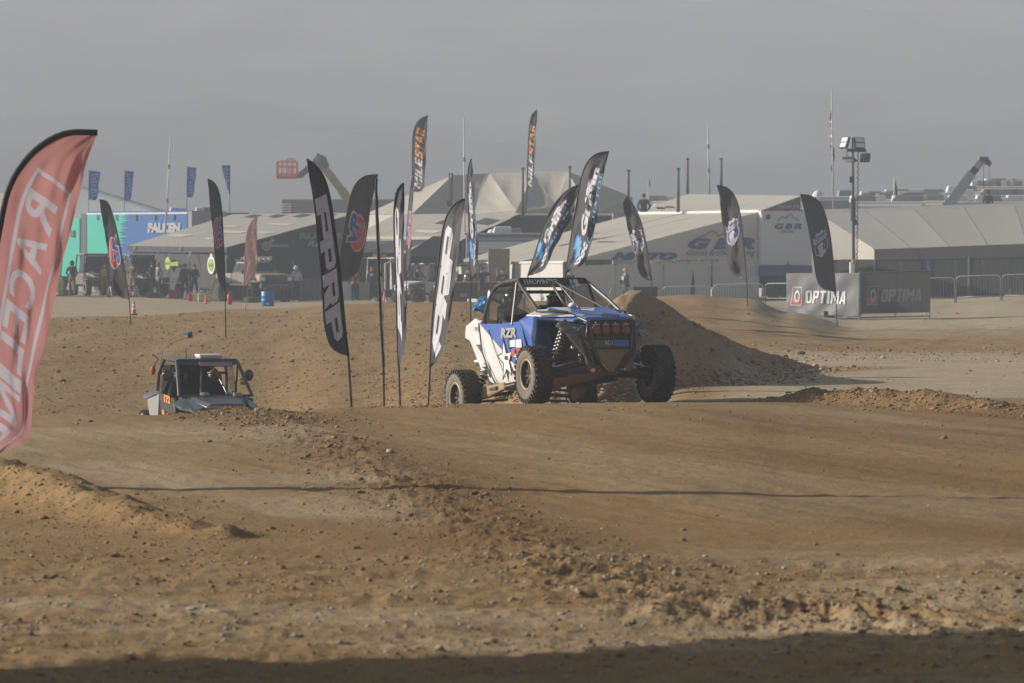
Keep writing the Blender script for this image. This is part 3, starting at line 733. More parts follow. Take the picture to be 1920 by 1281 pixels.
M_SILV = mat('silver print', (0.36, 0.36, 0.37), .5)
M_WOOD = mat('weathered timber post', (0.12, 0.105, 0.085), .8, var=.25, scale=3)
M_TRED = mat('red trailer marker', (0.5, 0.05, 0.03), .5)

class VPlane:
    """upright plane through a near point, running along a ground direction"""
    def __init__(s, A, d): s.A = A; s.d = Vector((d[0], d[1])).normalized()
    def at(s, u, v, off=0.0):
        k = (u-960)/F; t = (k*s.A.y-s.A.x)/(s.d.x-k*s.d.y); Y = s.A.y+s.d.y*t
        n = Vector((s.d.y, -s.d.x, 0)); n = n if n.y < 0 else -n
        return P(u, v, Y)+n*off
    def print(s, mb, g, m, u0, v0, u1, v1, off=.02, sk=0.0):
        o = s.at(u0, v1, off); decal(mb, g, o, s.at(u1, v1, off)-o, s.at(u0, v0, off)-o, m)
def drop(p, z): return Vector((p.x, p.y, z))
def lerp(a, b, t): return a+(b-a)*t

def wall_panels(root, o, a, b, zt, n, m, name='wall_panel', sag=.0, z0=None, fold=.03):
    """fabric wall from a to b, n panels, tops at heights zt(t), foot on the ground"""
    for i in range(n):
        mb = MB(); K = 6; g = []
        for k in range(K+1):
            t = (i+.012+(.976)*k/K)/n; p = lerp(a, b, t); dirv = (b-a).normalized(); nn = Vector((dirv.y, -dirv.x, 0))
            w_ = fold*math.sin(k*2.1+i*1.7)
            top = zt(t); bot = gz(p.x, p.y)-.02 if z0 is None else z0
            g.append([drop(p, top), drop(p, top*.55+bot*.45)+nn*w_, drop(p, bot)+nn*w_*1.5])
        for k in range(K):
            for j in range(2): mb.poly([g[k][j], g[k+1][j], g[k+1][j+1], g[k][j+1]], m)
        mb.build(name, root, o, smooth=True)

def roof_panels(root, o, A, B, D, C, n, ms, name='roof_panel', sag=.06):
    """ridge A->B, eave C->D, n strips from ridge to eave"""
    nrm = (B-A).cross(C-A).normalized(); nrm = nrm if nrm.z > 0 else -nrm
    for i in range(n):
        mb = MB(); K = 5; rows = []
        for t in ((i+.006)/n, (i+.5)/n, (i+.994)/n):
            r, e = lerp(A, B, t), lerp(C, D, t); s_ = sag*(1 if abs(t*n-i-.5) < .1 else .0)
            rows.append([lerp(r, e, k/K)-nrm*(s_*math.sin(math.pi*k/K)) for k in range(K+1)])
        for a_, b_ in zip(rows[:-1], rows[1:]):
            for k in range(K): mb.poly([a_[k], b_[k], b_[k+1], a_[k+1]], ms[i % len(ms)])
        mb.build(name, root, o, smooth=True)

def trailer_box(root, o, A, axis, side, L, W, z0, z1, m, name='body', bev=.04):
    """A: top near corner; axis: ground direction away; side: ground direction across"""
    ax = Vector((axis[0], axis[1], 0)).normalized(); sd = Vector((side[0], side[1], 0)).normalized(); a = drop(A, 0)
    q = [a, a+sd*W, a+sd*W+ax*L, a+ax*L]
    mb = MB(); mb.hexa([drop(p, z0) for p in q], [drop(p, z1) for p in q], m); mb.build(name, root, o, bevel=bev)
    return q
def trailer_wheels(root, o, q, along=(.12, .22), zg=0.0, r=.48):
    for t in along:
        for a_, b_ in ((q[0], q[3]), (q[1], q[2])):
            p = lerp(a_, b_, t); cc = lerp(q[0], q[2], .5); d = (drop(cc, 0)-drop(p, 0)).normalized()
            sd = (q[1]-q[0]).normalized(); s_ = 1 if d.dot(sd) > 0 else -1
            mb = MB(); mb.tube([drop(p, zg+r)+sd*s_*.05, drop(p, zg+r)+sd*s_*.35], r, M_RUB, 14); mb.build('wheel', root, o)
            mb = MB()
def unit_root(name, p, label, cat, group=None): return empty(name, Vector((p.x, p.y, gz(p.x, p.y))), label, cat, group)

# --- white race trailer with awning
AX, SDR = Vector((-.37, .93, 0)), Vector((.93, .37, 0))
A = P(1427, 395, 242.0)
tr = unit_root('race_trailer', A, 'white race trailer with blue lower band and mountain outline over GBR lettering', 'trailer'); o = tr.location
q = trailer_box(tr, o, A, AX, SDR, 14.5, 2.55, P(1427, 498, 242).z, A.z, M_TWHT)
trailer_box(tr, o, A-SDR*.012-AX*.012, AX, SDR, 14.52, 2.574, P(1427, 517, 242).z, P(1427, 498.3, 242).z, M_TBLU, 'skirt', .02)
trailer_box(tr, o, A+AX*.6, AX, SDR, 12.8, 2.5, .62, P(1427, 517, 242).z-.02, M_BLKW, 'chassis', 0)
trailer_wheels(tr, o, q, (.16, .26), gz(A.x, A.y), .5)
pl = VPlane(A-AX*.02, SDR)
mb = MB()
for k in range(6): mb.slab([pl.at(1430+k*13.5, 393.2), pl.at(1437+k*13.5, 393.2), pl.at(1437+k*13.5, 395.6), pl.at(1430+k*13.5, 395.6)], -AX*.03, M_TRED if k % 2 == 0 else M_DSTEEL)
mb.build('marker_light', tr, o)
mb = MB()
pl.print(mb, text2d('GBR', .05, .25, spacing=1.35), M_TBLU, 1452, 419, 1503, 430, .02)
pl.print(mb, text2d('RACING', .01, .15), M_TBLU, 1464, 432, 1489, 436.5, .02)
rl = [(1457.5,414.5),(1467,405.5),(1473,410),(1481.5,401),(1488,408),(1499,414.5)]
for (a0, b0), (a1, b1) in zip(rl[:-1], rl[1:]): mb.tube([pl.at(a0, b0, .02), pl.at(a1, b1, .02)], .018, M_TBLU, 4)
mb.build('lettering', tr, o)
mb = MB(); mb.raw([pl.at(1440+4.6*math.cos(t*.6283), 407+5.2*math.sin(t*.6283), .03) for t in range(10)], [tuple(range(10))], M_DSTEEL); mb.build('vent', tr, o)
mb = MB(); mb.tube([pl.at(1477, 489, .05), pl.at(1477, 500, .05)], .03, M_STEEL); mb.tube([pl.at(1472, 497, .05), pl.at(1483, 497, .05)], .03, M_STEEL); mb.build('door_latch', tr, o)
mb = MB(); pA = A-SDR*.03-AX*.03; mb.slab([drop(pA, A.z-.02), drop(pA+SDR*.16, A.z-.02), drop(pA+SDR*.16, A.z-.75)], AX*.05, M_AC); mb.build('corner_gusset', tr, o)

# awning beside it
A2 = P(1424, 397.5, 242.3); B2 = A2+AX*14.8; B2.z = P(1188, 402, B2.y).z
WD = -SDR; Cc = drop(A2+WD*9.5, 0); Cc.z = P(1060, 492, Cc.y).z; Dd = Cc+AX*14.8; Dd.z = P(835, 494, Dd.y).z
aw = unit_root('awning_tent', Cc, 'cream awning with navy NITTO and GBR lettering on its grey end wall', 'tent'); o = aw.location
roof_panels(aw, o, A2, B2, Dd, Cc, 5, [M_CREAM], sag=.10)
wall_panels(aw, o, A2-AX*.02, Cc-AX*.02, lambda t: lerp(A2, Cc, t).z-.02, 1, M_WVIN, 'end_wall', z0=P(1410, 486, 242).z-.02, fold=.0)
wall_panels(aw, o, A2-AX*.05, Cc-AX*.05, lambda t: P(1410, 485.5, 242).z+t*(P(1060, 499, 238.6).z-P(1410, 485.5, 242).z), 4, M_WVIN, fold=.05)
wall_panels(aw, o, Cc+WD*.03, Dd+WD*.03, lambda t: lerp(Cc, Dd, t).z-.06, 5, M_WVIN, fold=.06)
mb = MB(); mb.tube([Cc+WD*.05, Dd+WD*.05], .06, M_AC, 6); mb.build('eave_rail', aw, o)
mb = MB(); mb.tube([A2+Vector((0,0,.03)), B2+Vector((0,0,.03))], .07, M_AC, 6); mb.build('ridge_rail', aw, o)
mb = MB(); mb.tube([Cc+WD*.1-AX*.1, drop(Cc+WD*.1-AX*.1, gz(Cc.x, Cc.y))], .08, M_BLKW2, 8); mb.build('corner_post', aw, o)
pl = VPlane(A2-AX*.06, WD)
mb = MB()
pl.print(mb, text2d('GBR', .06, .3, spacing=1.5), M_TBLU, 1290, 446.5, 1415, 467.5, .03)
pl.print(mb, text2d('Gomez Brothers Racing', .0, .35), M_DBLU, 1288, 469, 1415, 482, .03)
mb.build('lettering', aw, o); mb = MB()
pl.print(mb, text2d('NITTO', .09, .45, spacing=1.1), M_TBLU, 1145, 473.5, 1270, 488, .03); mb.build('lettering', aw, o); mb = MB()
rl = [(1303,449),(1320,442),(1333,432),(1341,435),(1347,443),(1355,439),(1366,430),(1384,444),(1410,448)]
for (a0, b0), (a1, b1) in zip(rl[:-1], rl[1:]): mb.tube([pl.at(a0, b0, .03), pl.at(a1, b1, .03)], .018, M_DBLU, 4)
mb.build('mountain_outline', aw, o)
mb = MB()
for k in range(13):
    u = 1073+k*27; v = 500-14*(u-1060)/350; mb.ball(pl.at(u, v, .06), .035, M_DSTEEL, 6, 4)
mb.build('grommet', aw, o)
mb = MB()
for (u0, v0, u1, v1) in ((.25,.55,.40,.60),(.55,.5,.72,.56),(.62,.36,.75,.40),(.2,.7,.33,.74)):
    g = [lerp(lerp(A2, B2, s_), lerp(Cc, Dd, s_), t)+Vector((0,0,.05)) for s_, t in ((u0, v0), (u1, v0+.03), (u1, v1), (u0, v1-.03))]
    mb.poly(g, mat('faded print', (.42,.43,.45), .7))
mb.build('faded_logo', aw, o)

M_BLKX = mat('black shade mesh', (0.010, 0.010, 0.011), .9, var=.2)
# --- long taupe awning
R1, R2 = P(1532, 399, 256), P(2000, 383.5, 246); E1, E2 = P(1640, 467.5, 250), P(2000, 454.5, 241)
lt = unit_root('awning_tent', E1, 'long taupe awning with dark mesh walls behind the barricades', 'tent'); o = lt.location
roof_panels(lt, o, R1, R2, E2, E1, 5, [M_TAUPE, M_TAUPE2], sag=.05)
mb = MB(); mb.tube([R1+Vector((0,.1,.06)), R2+Vector((0,.1,.06))], .10, M_STEEL, 6); mb.build('ridge_rail', lt, o)
mb = MB(); f = [E1+Vector((0,-.03,-.02)), E2+Vector((0,-.03,-.02))]; mb.slab([f[0], f[1], f[1]-Vector((0,0,.62)), f[0]-Vector((0,0,.5))], (0,.03,0), mat('dark valance mesh', (0.02, 0.02, 0.02), .9)); mb.build('valance', lt, o)
wall_panels(lt, o, E1+Vector((0,.08,0)), E2+Vector((0,.08,0)), lambda t: lerp(E1, E2, t).z-.45, 7, M_BLKX, fold=.03)
L1 = P(1556, 440, 257); mb = MB(); T1 = P(1606, 436, 253.5)
mb.slab([T1, E1+Vector((-.02,0,-.02)), E1+Vector((-.02,0,-.48)), drop(T1, E1.z-.48)], (0,.04,0), M_CREAM2); mb.build('gable_flap', lt, o)
wall_panels(lt, o, E1+Vector((-.06,.05,0)), P(1535, 470, 258), lambda t: E1.z-.48, 3, M_BLKX, 'side_wall', fold=.03)
mb = MB(); mb.slab([T1+Vector((0,.08,0)), R1+Vector((0,.3,-.1)), drop(R1+Vector((0,.3,0)), E1.z-.5), drop(T1+Vector((0,.08,0)), E1.z-.5)], (0,.04,0), M_GREYV); mb.build('gable_wall', lt, o)
for u, p in ((0, E1), (1, lerp(E1, E2, .5))):
    mb = MB(); mb.tube([p+Vector((0,-.06,-.48)), drop(p+Vector((0,-.06,0)), gz(p.x, p.y))], .04, M_STEEL); mb.build('corner_post', lt, o)

# --- camouflage grey awning with black gable and green lettering
A = P(672, 399, 272); B = P(436, 402, 285); C = P(424, 464, 269); D = P(238, 461, 282)
ra = unit_root('awning_tent', C, 'mottled grey awning with a black gable wall and green lettering above the pickup', 'tent'); o = ra.location
roof_panels(ra, o, A, B, D, C, 5, [M_GREYV], sag=.015)
wall_panels(ra, o, A+Vector((0,-.03,0)), C+Vector((0,-.03,0)), lambda t: lerp(A, C, t).z-.03, 1, M_BLKW, 'gable_wall', z0=1.9, fold=0)
wall_panels(ra, o, A+Vector((0,.03,0)), C+Vector((0,.03,0)), lambda t: 1.95, 4, M_BLKW, fold=.05)
wall_panels(ra, o, C+Vector((.2,.2,0)), D+Vector((.2,.2,0)), lambda t: lerp(C, D, t).z-.3, 5, M_BLKW2, fold=.06)
mb = MB(); mb.slab([C, D, D-Vector((0,0,.26)), C-Vector((0,0,.26))], (0,.03,0), M_BLKW2); mb.build('valance', ra, o)
for t in (.02, .34, .67, .97):
    p = lerp(C, D, t); mb = MB(); mb.tube([p+Vector((.05,-.1,-.2)), drop(p+Vector((-.75,-.5,0)), gz(p.x-.75, p.y-.5))], .035, M_TANP); mb.build('awning_pole', ra, o)
nrm = (B-A).cross(C-A).normalized(); nrm = nrm if nrm.z > 0 else -nrm
M_PATCH = mat('worn pale vinyl', (.50, .46, .37), .7); M_HOLE = mat('black roof mesh', (.05, .05, .05), .8)
mb = MB()
for s0, t0, s1, t1 in ((.30,.52,.62,.60),(.15,.30,.40,.37),(.55,.36,.82,.42),(.70,.62,.95,.72),(.05,.55,.22,.62),(.35,.74,.50,.80)):
    mb.poly([lerp(lerp(A,B,a_), lerp(C,D,a_), b_)+nrm*.02 for a_, b_ in ((s0, t0+.03), (s1, t0), (s1-.02, t1-.02), (s0+.05, t1+.01))], M_PATCH)
for s0 in (.12, .32, .52, .72): mb.poly([lerp(lerp(A,B,a_), lerp(C,D,a_), b_)+nrm*.02 for a_, b_ in ((s0, .14), (s0+.10, .10), (s0+.09, .02), (s0-.01, .05))], M_HOLE)
mb.build('roof_patch', ra, o)
pl = VPlane(A+Vector((0,-.06,0)), Vector((C.x-A.x, C.y-A.y)))
mb = MB()
pl.print(mb, text2d('RUGGS', .07, .1, spacing=1.15), M_GRN, 560, 436, 641, 449, .03)
pl.print(mb, text2d('Racing', .0, .4), M_SILV, 576, 452, 634, 466, .03)
mb.build('lettering', ra, o); mb = MB()
pl.print(mb, shape2d([ell(.5,.5,.5,.5,14)]), M_SILV, 490.5, 453, 508.5, 471, .02); pl.print(mb, shape2d([ell(.5,.5,.5,.5,14)]), M_GRN, 493, 455.5, 506, 468.5, .03)
pl.print(mb, shape2d([[(0,0),(1,0),(1,.3),(.45,.35),(.3,.8),(.12,1),(0,.6)]]), M_SILV, 505, 446, 540, 463, .025)
pl.print(mb, shape2d([[(0,.1),(1,.1),(1,.55),(.6,.6),(.35,.95),(.1,.55)]]), M_BLKW, 508, 448, 538, 461, .03)
pl.print(mb, text2d('CHAMPIONS', .02), M_SILV, 509, 458.5, 538, 462, .035)
mb.build('emblem', ra, o)
for u, v, mm, lab in ((318, 494, 0, None), (398.5, 497, 1, None)):
    ps = VPlane(C+Vector((.1,.05,0)), Vector((D.x-C.x, D.y-C.y))); mb = MB()
    if mm:
        ps.print(mb, shape2d([ell(.5,.5,.5,.5,20)]), M_AC, u-7, v-17, u+7, v+17, .08); ps.print(mb, shape2d([rect(0,0,1,1)]), M_AC, u-1.5, v-21, u+2, v-16, .08)
    ps.print(mb, shape2d([ell(.5,.5,.5,.5,18)]), M_LIME, u-4.6, v-12, u+4.6, v+12, .11)
    ps.print(mb, text2d('RACE', .03), M_GRN, u-3.6, v-3, u+3.6, v+3, .14)
    if not mm: ps.print(mb, text2d('RADIOS', .06), M_LIME, u+5, v-3, u+19, v+5, .1)
    mb.build('wall_emblem', ra, o)
for t in (.08, .55):
    p = lerp(C, D, t+.35)+Vector((0,-.05,-.12)); mb = MB(); mb.ball(p, (.16,.05,.14), M_LIME, 6, 4); mb.ball(p+Vector((.2,0,.02)), (.14,.05,.08), M_LIME, 6, 4); mb.build('eave_ribbon', ra, o)

# --- second grey awning
A = P(976, 400, 270); B = P(742, 402, 283); C = P(813, 474, 266.5); D = P(598, 474, 279.5)
ga = unit_root('awning_tent', C, 'grey awning with tan sunlight painted on its roof, behind the black canopy', 'tent'); o = ga.location
roof_panels(ga, o, A, B, D, C, 5, [M_GREYV], sag=.015)
wall_panels(ga, o, A+Vector((0,.02,0)), C+Vector((0,.02,0)), lambda t: lerp(A, C, t).z-.03, 3, M_BLKW, 'end_wall', fold=.02)
wall_panels(ga, o, C+Vector((.2,.2,0)), D+Vector((.2,.2,0)), lambda t: lerp(C, D, t).z-.3, 5, M_BLKW2, fold=.06)
mb = MB(); mb.slab([C, D, D-Vector((0,0,.24)), C-Vector((0,0,.24))], (0,.03,0), M_BLKW2); mb.build('valance', ga, o)
nrm = (B-A).cross(C-A).normalized(); nrm = nrm if nrm.z > 0 else -nrm
mb = MB()
for s0, t0, s1, t1 in ((.05,.58,.85,.66),(.30,.42,.55,.48)): mb.poly([lerp(lerp(A,B,a_), lerp(C,D,a_), b_)+nrm*.02 for a_, b_ in ((s0, t0+.03), (s1, t0), (s1-.02, t1), (s0+.05, t1+.03))], mat('sunlit tan vinyl', (.55,.47,.35), .7))  # patches of sunlight put into the roof colour
for s0 in (.05, .35): mb.poly([lerp(lerp(A,B,a_), lerp(C,D,a_), b_)+nrm*.02 for a_, b_ in ((s0, .30), (s0+.16, .26), (s0+.14, .12), (s0-.01, .18))], M_HOLE)
mb.build('roof_patch', ga, o)
mb = MB(); sg = VPlane(P(700, 480, 268), (1, 0)); sg.print(mb, shape2d([rect(0,0,1,1)]), M_ORNG, 699, 475, 706, 482.5, .05); sg.print(mb, text2d('S', .08), M_AC, 700.5, 476, 704.5, 481.5, .08); sg.print(mb, text2d('PRO', .04), M_AC, 706.5, 477, 713, 481, .06); sg.print(mb, shape2d([rect(0,0,1,1)]), M_ORNG, 714.5, 477, 724, 484, .05)
mb.build('shop_sign', ga, o)

# --- coach, dark trailers, big cream tent
def box_thing(name, label, cat, u0, u1, v0, v1, Y0, Y1, m, depth=2.5, grp=None, trim=None, bev=.08, to_ground=True):
    a, b = P(u0, v0, Y0), P(u1, v0, Y1); d = (drop(b, 0)-drop(a, 0)).normalized(); n = Vector((-d.y, d.x, 0)); n = n if n.y > 0 else -n
    rt = unit_root(name, a, label, cat, grp); o = rt.location; zb = P(u0, v1, Y0).z
    qq = [a, b, b+n*depth, a+n*depth]; mb = MB(); mb.hexa([drop(p, zb) for p in qq], [Vector((p.x, p.y, (a.z if i in (0, 3) else b.z))) for i, p in enumerate(qq)], m); mb.build('body', rt, o, bevel=bev)
    if to_ground:
        mb = MB(); mb.hexa([drop(lerp(p, lerp(qq[0], qq[2], .5), .12), gz(a.x, a.y)-.05) for p in qq], [drop(lerp(p, lerp(qq[0], qq[2], .5), .06), zb-.004) for p in qq], M_BLKW); mb.build('chassis', rt, o)
    if trim:
        mb = MB(); mb.tube([a+Vector((0,-.03,.03)), b+Vector((0,-.03,.03))], .06, trim, 6); mb.build('roof_rail', rt, o)
    return rt, o, a, b, n, d
def ac_unit(rt, o, p, m=None, w_=.95, h=.42, d=.9):
    mb = MB(); mb.box(p+Vector((0,0,h/2)), (w_, d, h), m or M_AC, taper=.86); mb.build('roof_air_conditioner', rt, o, bevel=.05)
rt, o, a, b, n, d = box_thing('motorhome', 'blue grey coach with a white roof unit behind the cream awning', 'motorhome', 872, 1062, 440, 545, 264, 262, M_RVBL, 2.6, trim=M_STEEL)
ac_unit(rt, o, P(943, 439, 264.6), M_AC, 1.0, .38); ac_unit(rt, o, P(963, 439, 264.6), M_ACG, .9, .30)
mb = MB(); mb.ball(P(922, 438, 264.6), (.22,.22,.22), M_AC); mb.build('satellite_dome', rt, o)
mb = MB(); pl = VPlane(a-n*.02, d); pl.print(mb, shape2d([rect(0,0,1,1)]), M_DBLU, 875, 451, 1060, 453, .01); pl.print(mb, shape2d([rect(0,0,1,1)]), mat('grey coach stripe', (.30,.31,.33), .4), 875, 453.5, 1060, 475, .01); mb.build('side_stripe', rt, o)
rt, o, a, b, n, d = box_thing('race_trailer', 'dark grey trailer carrying tall posts, in front of the big cream tent', 'trailer', 958, 1150, 404, 520, 276, 276, mat('charcoal trailer paint', (.055,.055,.058), .5, dust=.2), 3, trim=M_AC)
rt, o, a, b, n, d = box_thing('race_trailer', 'dark grey haulage trailer with pale louvres beneath the boom lift', 'trailer', 527, 745, 374, 480, 335, 331, mat('dark grey haulage paint', (.05,.055,.065), .5), 3)
pl = VPlane(a-n*.02, d); mb = MB()
for k in range(4): pl.print(mb, shape2d([rect(0,0,1,1)]), mat('pale louvre', (.30,.26,.20), .6), 529, 382+k*4.4, 547, 384.6+k*4.4, .03)
mb.build('louvre', rt, o)
mb = MB(); mb.tube([P(551, 374, 334.9), P(551, 400, 334.9)], .12, M_STEEL, 6); mb.build('corner_post', rt, o)

def cream_tent():
    Y0 = 292; pts_r = [(848,329),(918,325),(1000,326),(1064,321)]
    rt = unit_root('event_tent', P(760, 420, Y0), 'big cream marquee with pointed peaks behind the trailers', 'tent'); o = rt.location
    Rg = [P(u, v, Y0+dy) for (u, v), dy in zip(pts_r, (0, 1.2, 0.2, 0.0))]
    ev = [(684,402,-1),(772,402,-6.5),(884,402,-4.2),(968,396,-6.5),(1045,388,-4.2),(1110,402,-6.5),(1186,370,-1.0)]
    E = [P(u, v, Y0+dy) for u, v, dy in ev]
    tris = [(E[0],E[1],Rg[0],0),(E[1],E[2],Rg[0],1),(Rg[0],E[2],Rg[1],1),(E[2],E[3],Rg[1],0),(Rg[1],E[3],Rg[2],1),(E[3],E[4],Rg[2],0),(Rg[2],E[4],Rg[3],1),(E[4],E[5],Rg[3],1),(E[5],E[6],Rg[3],0)]
    for a_, b_, c_, k in tris:
        mb = MB(); N = 8; nn = (b_-a_).cross(c_-a_).normalized(); vs = {}; 
        for i in range(N+1):
            for j in range(N+1-i):
                p = a_+(b_-a_)*(i/N)+(c_-a_)*(j/N); s_ = (i/N)*(j/N)*(1-i/N-j/N)*27
                vs[(i, j)] = p-nn*.10*s_*(1 if nn.z > 0 else -1)+nn*.03*math.sin(i*1.9+j*2.7)*min(1, s_*2)
        for i in range(N):
            for j in range(N-i):
                mb.poly([vs[(i,j)], vs[(i+1,j)], vs[(i,j+1)]], M_CREAM)
                if j < N-i-1: mb.poly([vs[(i+1,j)], vs[(i+1,j+1)], vs[(i,j+1)]], M_CREAM)
        mb.build('roof_panel', rt, o, smooth=True)
    back = [P(684, 402, Y0+9), P(1186, 402, Y0+9)]
    mb = MB(); mb.poly([E[0], Rg[0], back[0]], M_CREAM); mb.poly([Rg[0], Rg[1], Rg[2], Rg[3], back[1], back[0]], M_CREAM); mb.poly([E[6], back[1], Rg[3]], M_CREAM); mb.build('rear_roof', rt, o)
    for i in range(6):
        wall_panels(rt, o, E[i], E[i+1], lambda t: lerp(E[i], E[i+1], t).z-.02, 1, M_CREAM2, fold=.02)
    for u0, u1 in ((841, 848), (846.5, 853)):
        mb = MB(); mb.tube([P(u0, 384, Y0-7), P(u0+1.6, 324, Y0-7)], .05, M_WOOD, 5); mb.build('tent_mast', rt, o)
    mb = MB(); mb.box(P(843, 381, Y0-7), (.28,.2,.35), mat('wooden box', (.22,.15,.06), .7)); mb.build('junction_box', rt, o)
cream_tent()
# tent with NORTH on the gable
A = P(1502, 367, 268); B = P(1290, 364, 284); C = P(1428, 394, 266); D = P(1196, 396, 280)
nt_ = unit_root('awning_tent', C, 'cream awning with a grey gable lettered NORTH behind the white race trailer', 'tent'); o = nt_.location
roof_panels(nt_, o, A, B, D, C, 4, [M_CREAM2, M_CREAM], sag=.05)
wall_panels(nt_, o, A+Vector((0,-.02,0)), C+Vector((0,-.02,0)), lambda t: lerp(A, C, t).z-.03, 1, mat('grey gable vinyl', (.12,.125,.125), .7), 'gable_wall', fold=0)
wall_panels(nt_, o, C, D, lambda t: lerp(C, D, t).z-.03, 4, M_WVIN, fold=.03)
mb = MB(); pl = VPlane(A+Vector((0,-.05,0)), Vector((C.x-A.x, C.y-A.y))); pl.print(mb, text2d('NORTH', .07, .1, spacing=1.1), M_SILV, 1457, 384, 1502, 390.5, .03); mb.build('lettering', nt_, o)
# grey tent far left
rt = unit_root('event_tent', P(150, 400, 300), 'plain grey tent with a sloping roof behind the teal transporter', 'tent'); o = rt.location; mb = MB()
M_BGT = mat('blue grey tent vinyl', (.25,.27,.29), .7)
rp_ = [P(100, 340, 302), P(158, 357, 300), P(238, 382, 296), P(285, 399, 294)]
for a_, b_ in zip(rp_[:-1], rp_[1:]): mb.poly([a_, b_, b_+Vector((1.5,9,-.3)), a_+Vector((1.5,9,-.3))], M_BGT); mb.poly([a_, b_, drop(b_, 0), drop(a_, 0)], M_BGT)
mb.build('roof_panel', rt, o, smooth=True)
rt = unit_root('event_tent', P(-30, 400, 262), 'cream tent edge peeking out past the big red flag', 'tent'); o = rt.location; mb = MB()
a_, b_ = P(-90, 352, 264), P(16, 364, 262); mb.slab([a_, b_, drop(b_, P(0, 402, 262).z), drop(a_, P(0, 402, 262).z)], (0,4,-.1), M_CREAM); mb.build('roof_panel', rt, o)
mb = MB(); mb.slab([drop(a_, P(0, 402.4, 262).z)+Vector((0,.1,0)), drop(b_, P(0, 402.4, 262).z)+Vector((0,.1,0)), drop(b_, 0)+Vector((0,.1,0)), drop(a_, 0)+Vector((0,.1,0))], (0,3.8,0), M_BLKW2); mb.build('wall_panel', rt, o)

# --- teal and blue transporter
a, b = P(163, 397, 292), P(352, 401, 286.5); d = (drop(b, 0)-drop(a, 0)).normalized(); n = Vector((-d.y, d.x, 0))
ft = unit_root('race_transporter', a, 'teal and blue race transporter with white lettering and a jagged colour edge', 'truck'); o = ft.location
zb = P(163, 486, 292).z; Lf = (drop(b, 0)-drop(a, 0)).length
qq = [a, b, b+n*2.6, a+n*2.6]; mb = MB(); mb.hexa([drop(p, zb) for p in qq], [drop(p, a.z) for p in qq], M_FBLU); mb.build('body', ft, o, bevel=.05)
pl = VPlane(a-n*.01, d); mb = MB(); pol = [(163.6,399.5),(246,399.5)]
teeth = [(246,402),(232,403.5),(243,405.5),(226,407),(240,409.5),(229,411.5),(247,413.5),(228,415.5),(238,418),(222,420),(236,423),(226,425.5),(243,427.5),(224,430),(236,433),(222,436),(232,439),(226,441.5),(240,444),(222,447),(233,450),(224,453),(236,455.5),(221,458),(231,462),(220,466),(230,470),(222,474),(228,485)]
pol += teeth+[(163.6,485)]
vs = [pl.at(u, v, .015) for u, v in pol]; mb.poly(vs, M_TEAL); mb.build('teal_panel', ft, o)
mb = MB(); mb.box(lerp(a, b, .5)+Vector((0,0,-.04)), (Lf, .06, .09), M_AC, rot=Matrix.Rotation(math.atan2(d.y, d.x), 3, 'Z')); mb.build('roof_trim', ft, o)
mb = MB(); pl.print(mb, text2d('FALKEN', .07, .12), M_WHT, 277, 418, 339, 436.5, .03); pl.print(mb, shape2d([[(0,.75),(1,.45),(.75,.0),(.55,.4)]]), M_VRED, 275.5, 424, 284, 432, .04); mb.build('lettering', ft, o)
for k in range(5):
    mb = MB(); p0 = pl.at(184+k*35.5, 408, .02); mb.box(p0, (.14, .05, .28), M_DSTEEL, rot=Matrix.Rotation(math.atan2(d.y, d.x), 3, 'Z')); mb.build('side_vent', ft, o)
mb = MB(); e = b+d*.02; mb.hexa([drop(p, zb-.1) for p in (e, e+d*.3, e+d*.3+n*2.6, e+n*2.6)], [drop(p, a.z-.03) for p in (e, e+d*.3, e+d*.3+n*2.6, e+n*2.6)], M_ACG); mb.build('rear_frame', ft, o)
mb = MB(); e0 = a-d*.04; mb.hexa([drop(p, zb) for p in (e0-d*.45, e0, e0+n*2.5, e0-d*.45+n*2.5)], [drop(p, a.z-.1) for p in (e0-d*.45, e0, e0+n*2.5, e0-d*.45+n*2.5)], M_DSTEEL); mb.build('front_bulkhead', ft, o)
mb = MB(); e1 = a-d*.55; mb.hexa([drop(p, .9) for p in (e1-d*1.6, e1, e1+n*2.4, e1-d*1.6+n*2.4)], [drop(e1-d*1.25, 3.9), drop(e1, 4.15), drop(e1+n*2.4, 4.15), drop(e1-d*1.25+n*2.4, 3.9)], M_TEAL); cab = mb.build('cab', ft, o, bevel=.06)
mb = MB(); mb.slab([drop(e1-d*.75-n*.02, 3.1), drop(e1-d*.45-n*.02, 3.1), drop(e1-d*.45-n*.02, 3.45), drop(e1-d*.75-n*.02, 3.45)], -n*.03, M_DSTEEL); mb.build('cab_window', cab, Vector(o)*0+o*0+o)
cab.children[0].location = (0,0,0)
mb = MB(); mb.hexa([drop(p, .7) for p in (e1-d*3.0, e1-d*1.62, e1-d*1.62+n*2.2, e1-d*3.0+n*2.2)], [drop(e1-d*2.9, 1.75), drop(e1-d*1.62, 2.0), drop(e1-d*1.62+n*2.2, 2.0), drop(e1-d*2.9+n*2.2, 1.75)], M_TEAL); mb.build('bonnet', ft, o, bevel=.08)
for t in (-2.4, 1.0, 4.5):
    mb = MB(); p = drop(a+d*t, .5+gz(a.x, a.y)); mb.tube([p-n*.02, p+n*.3], .5, M_RUB, 14); mb.build('wheel', ft, o)
mb = MB(); mb.hexa([drop(p+n*.15, .55) for p in (e1-d*1.6, b, b+n*2.2, e1-d*1.6+n*2.2)], [drop(p+n*.15, zb-.01) for p in (e1-d*1.6, b, b+n*2.2, e1-d*1.6+n*2.2)], M_BLKW); mb.build('chassis', ft, o)
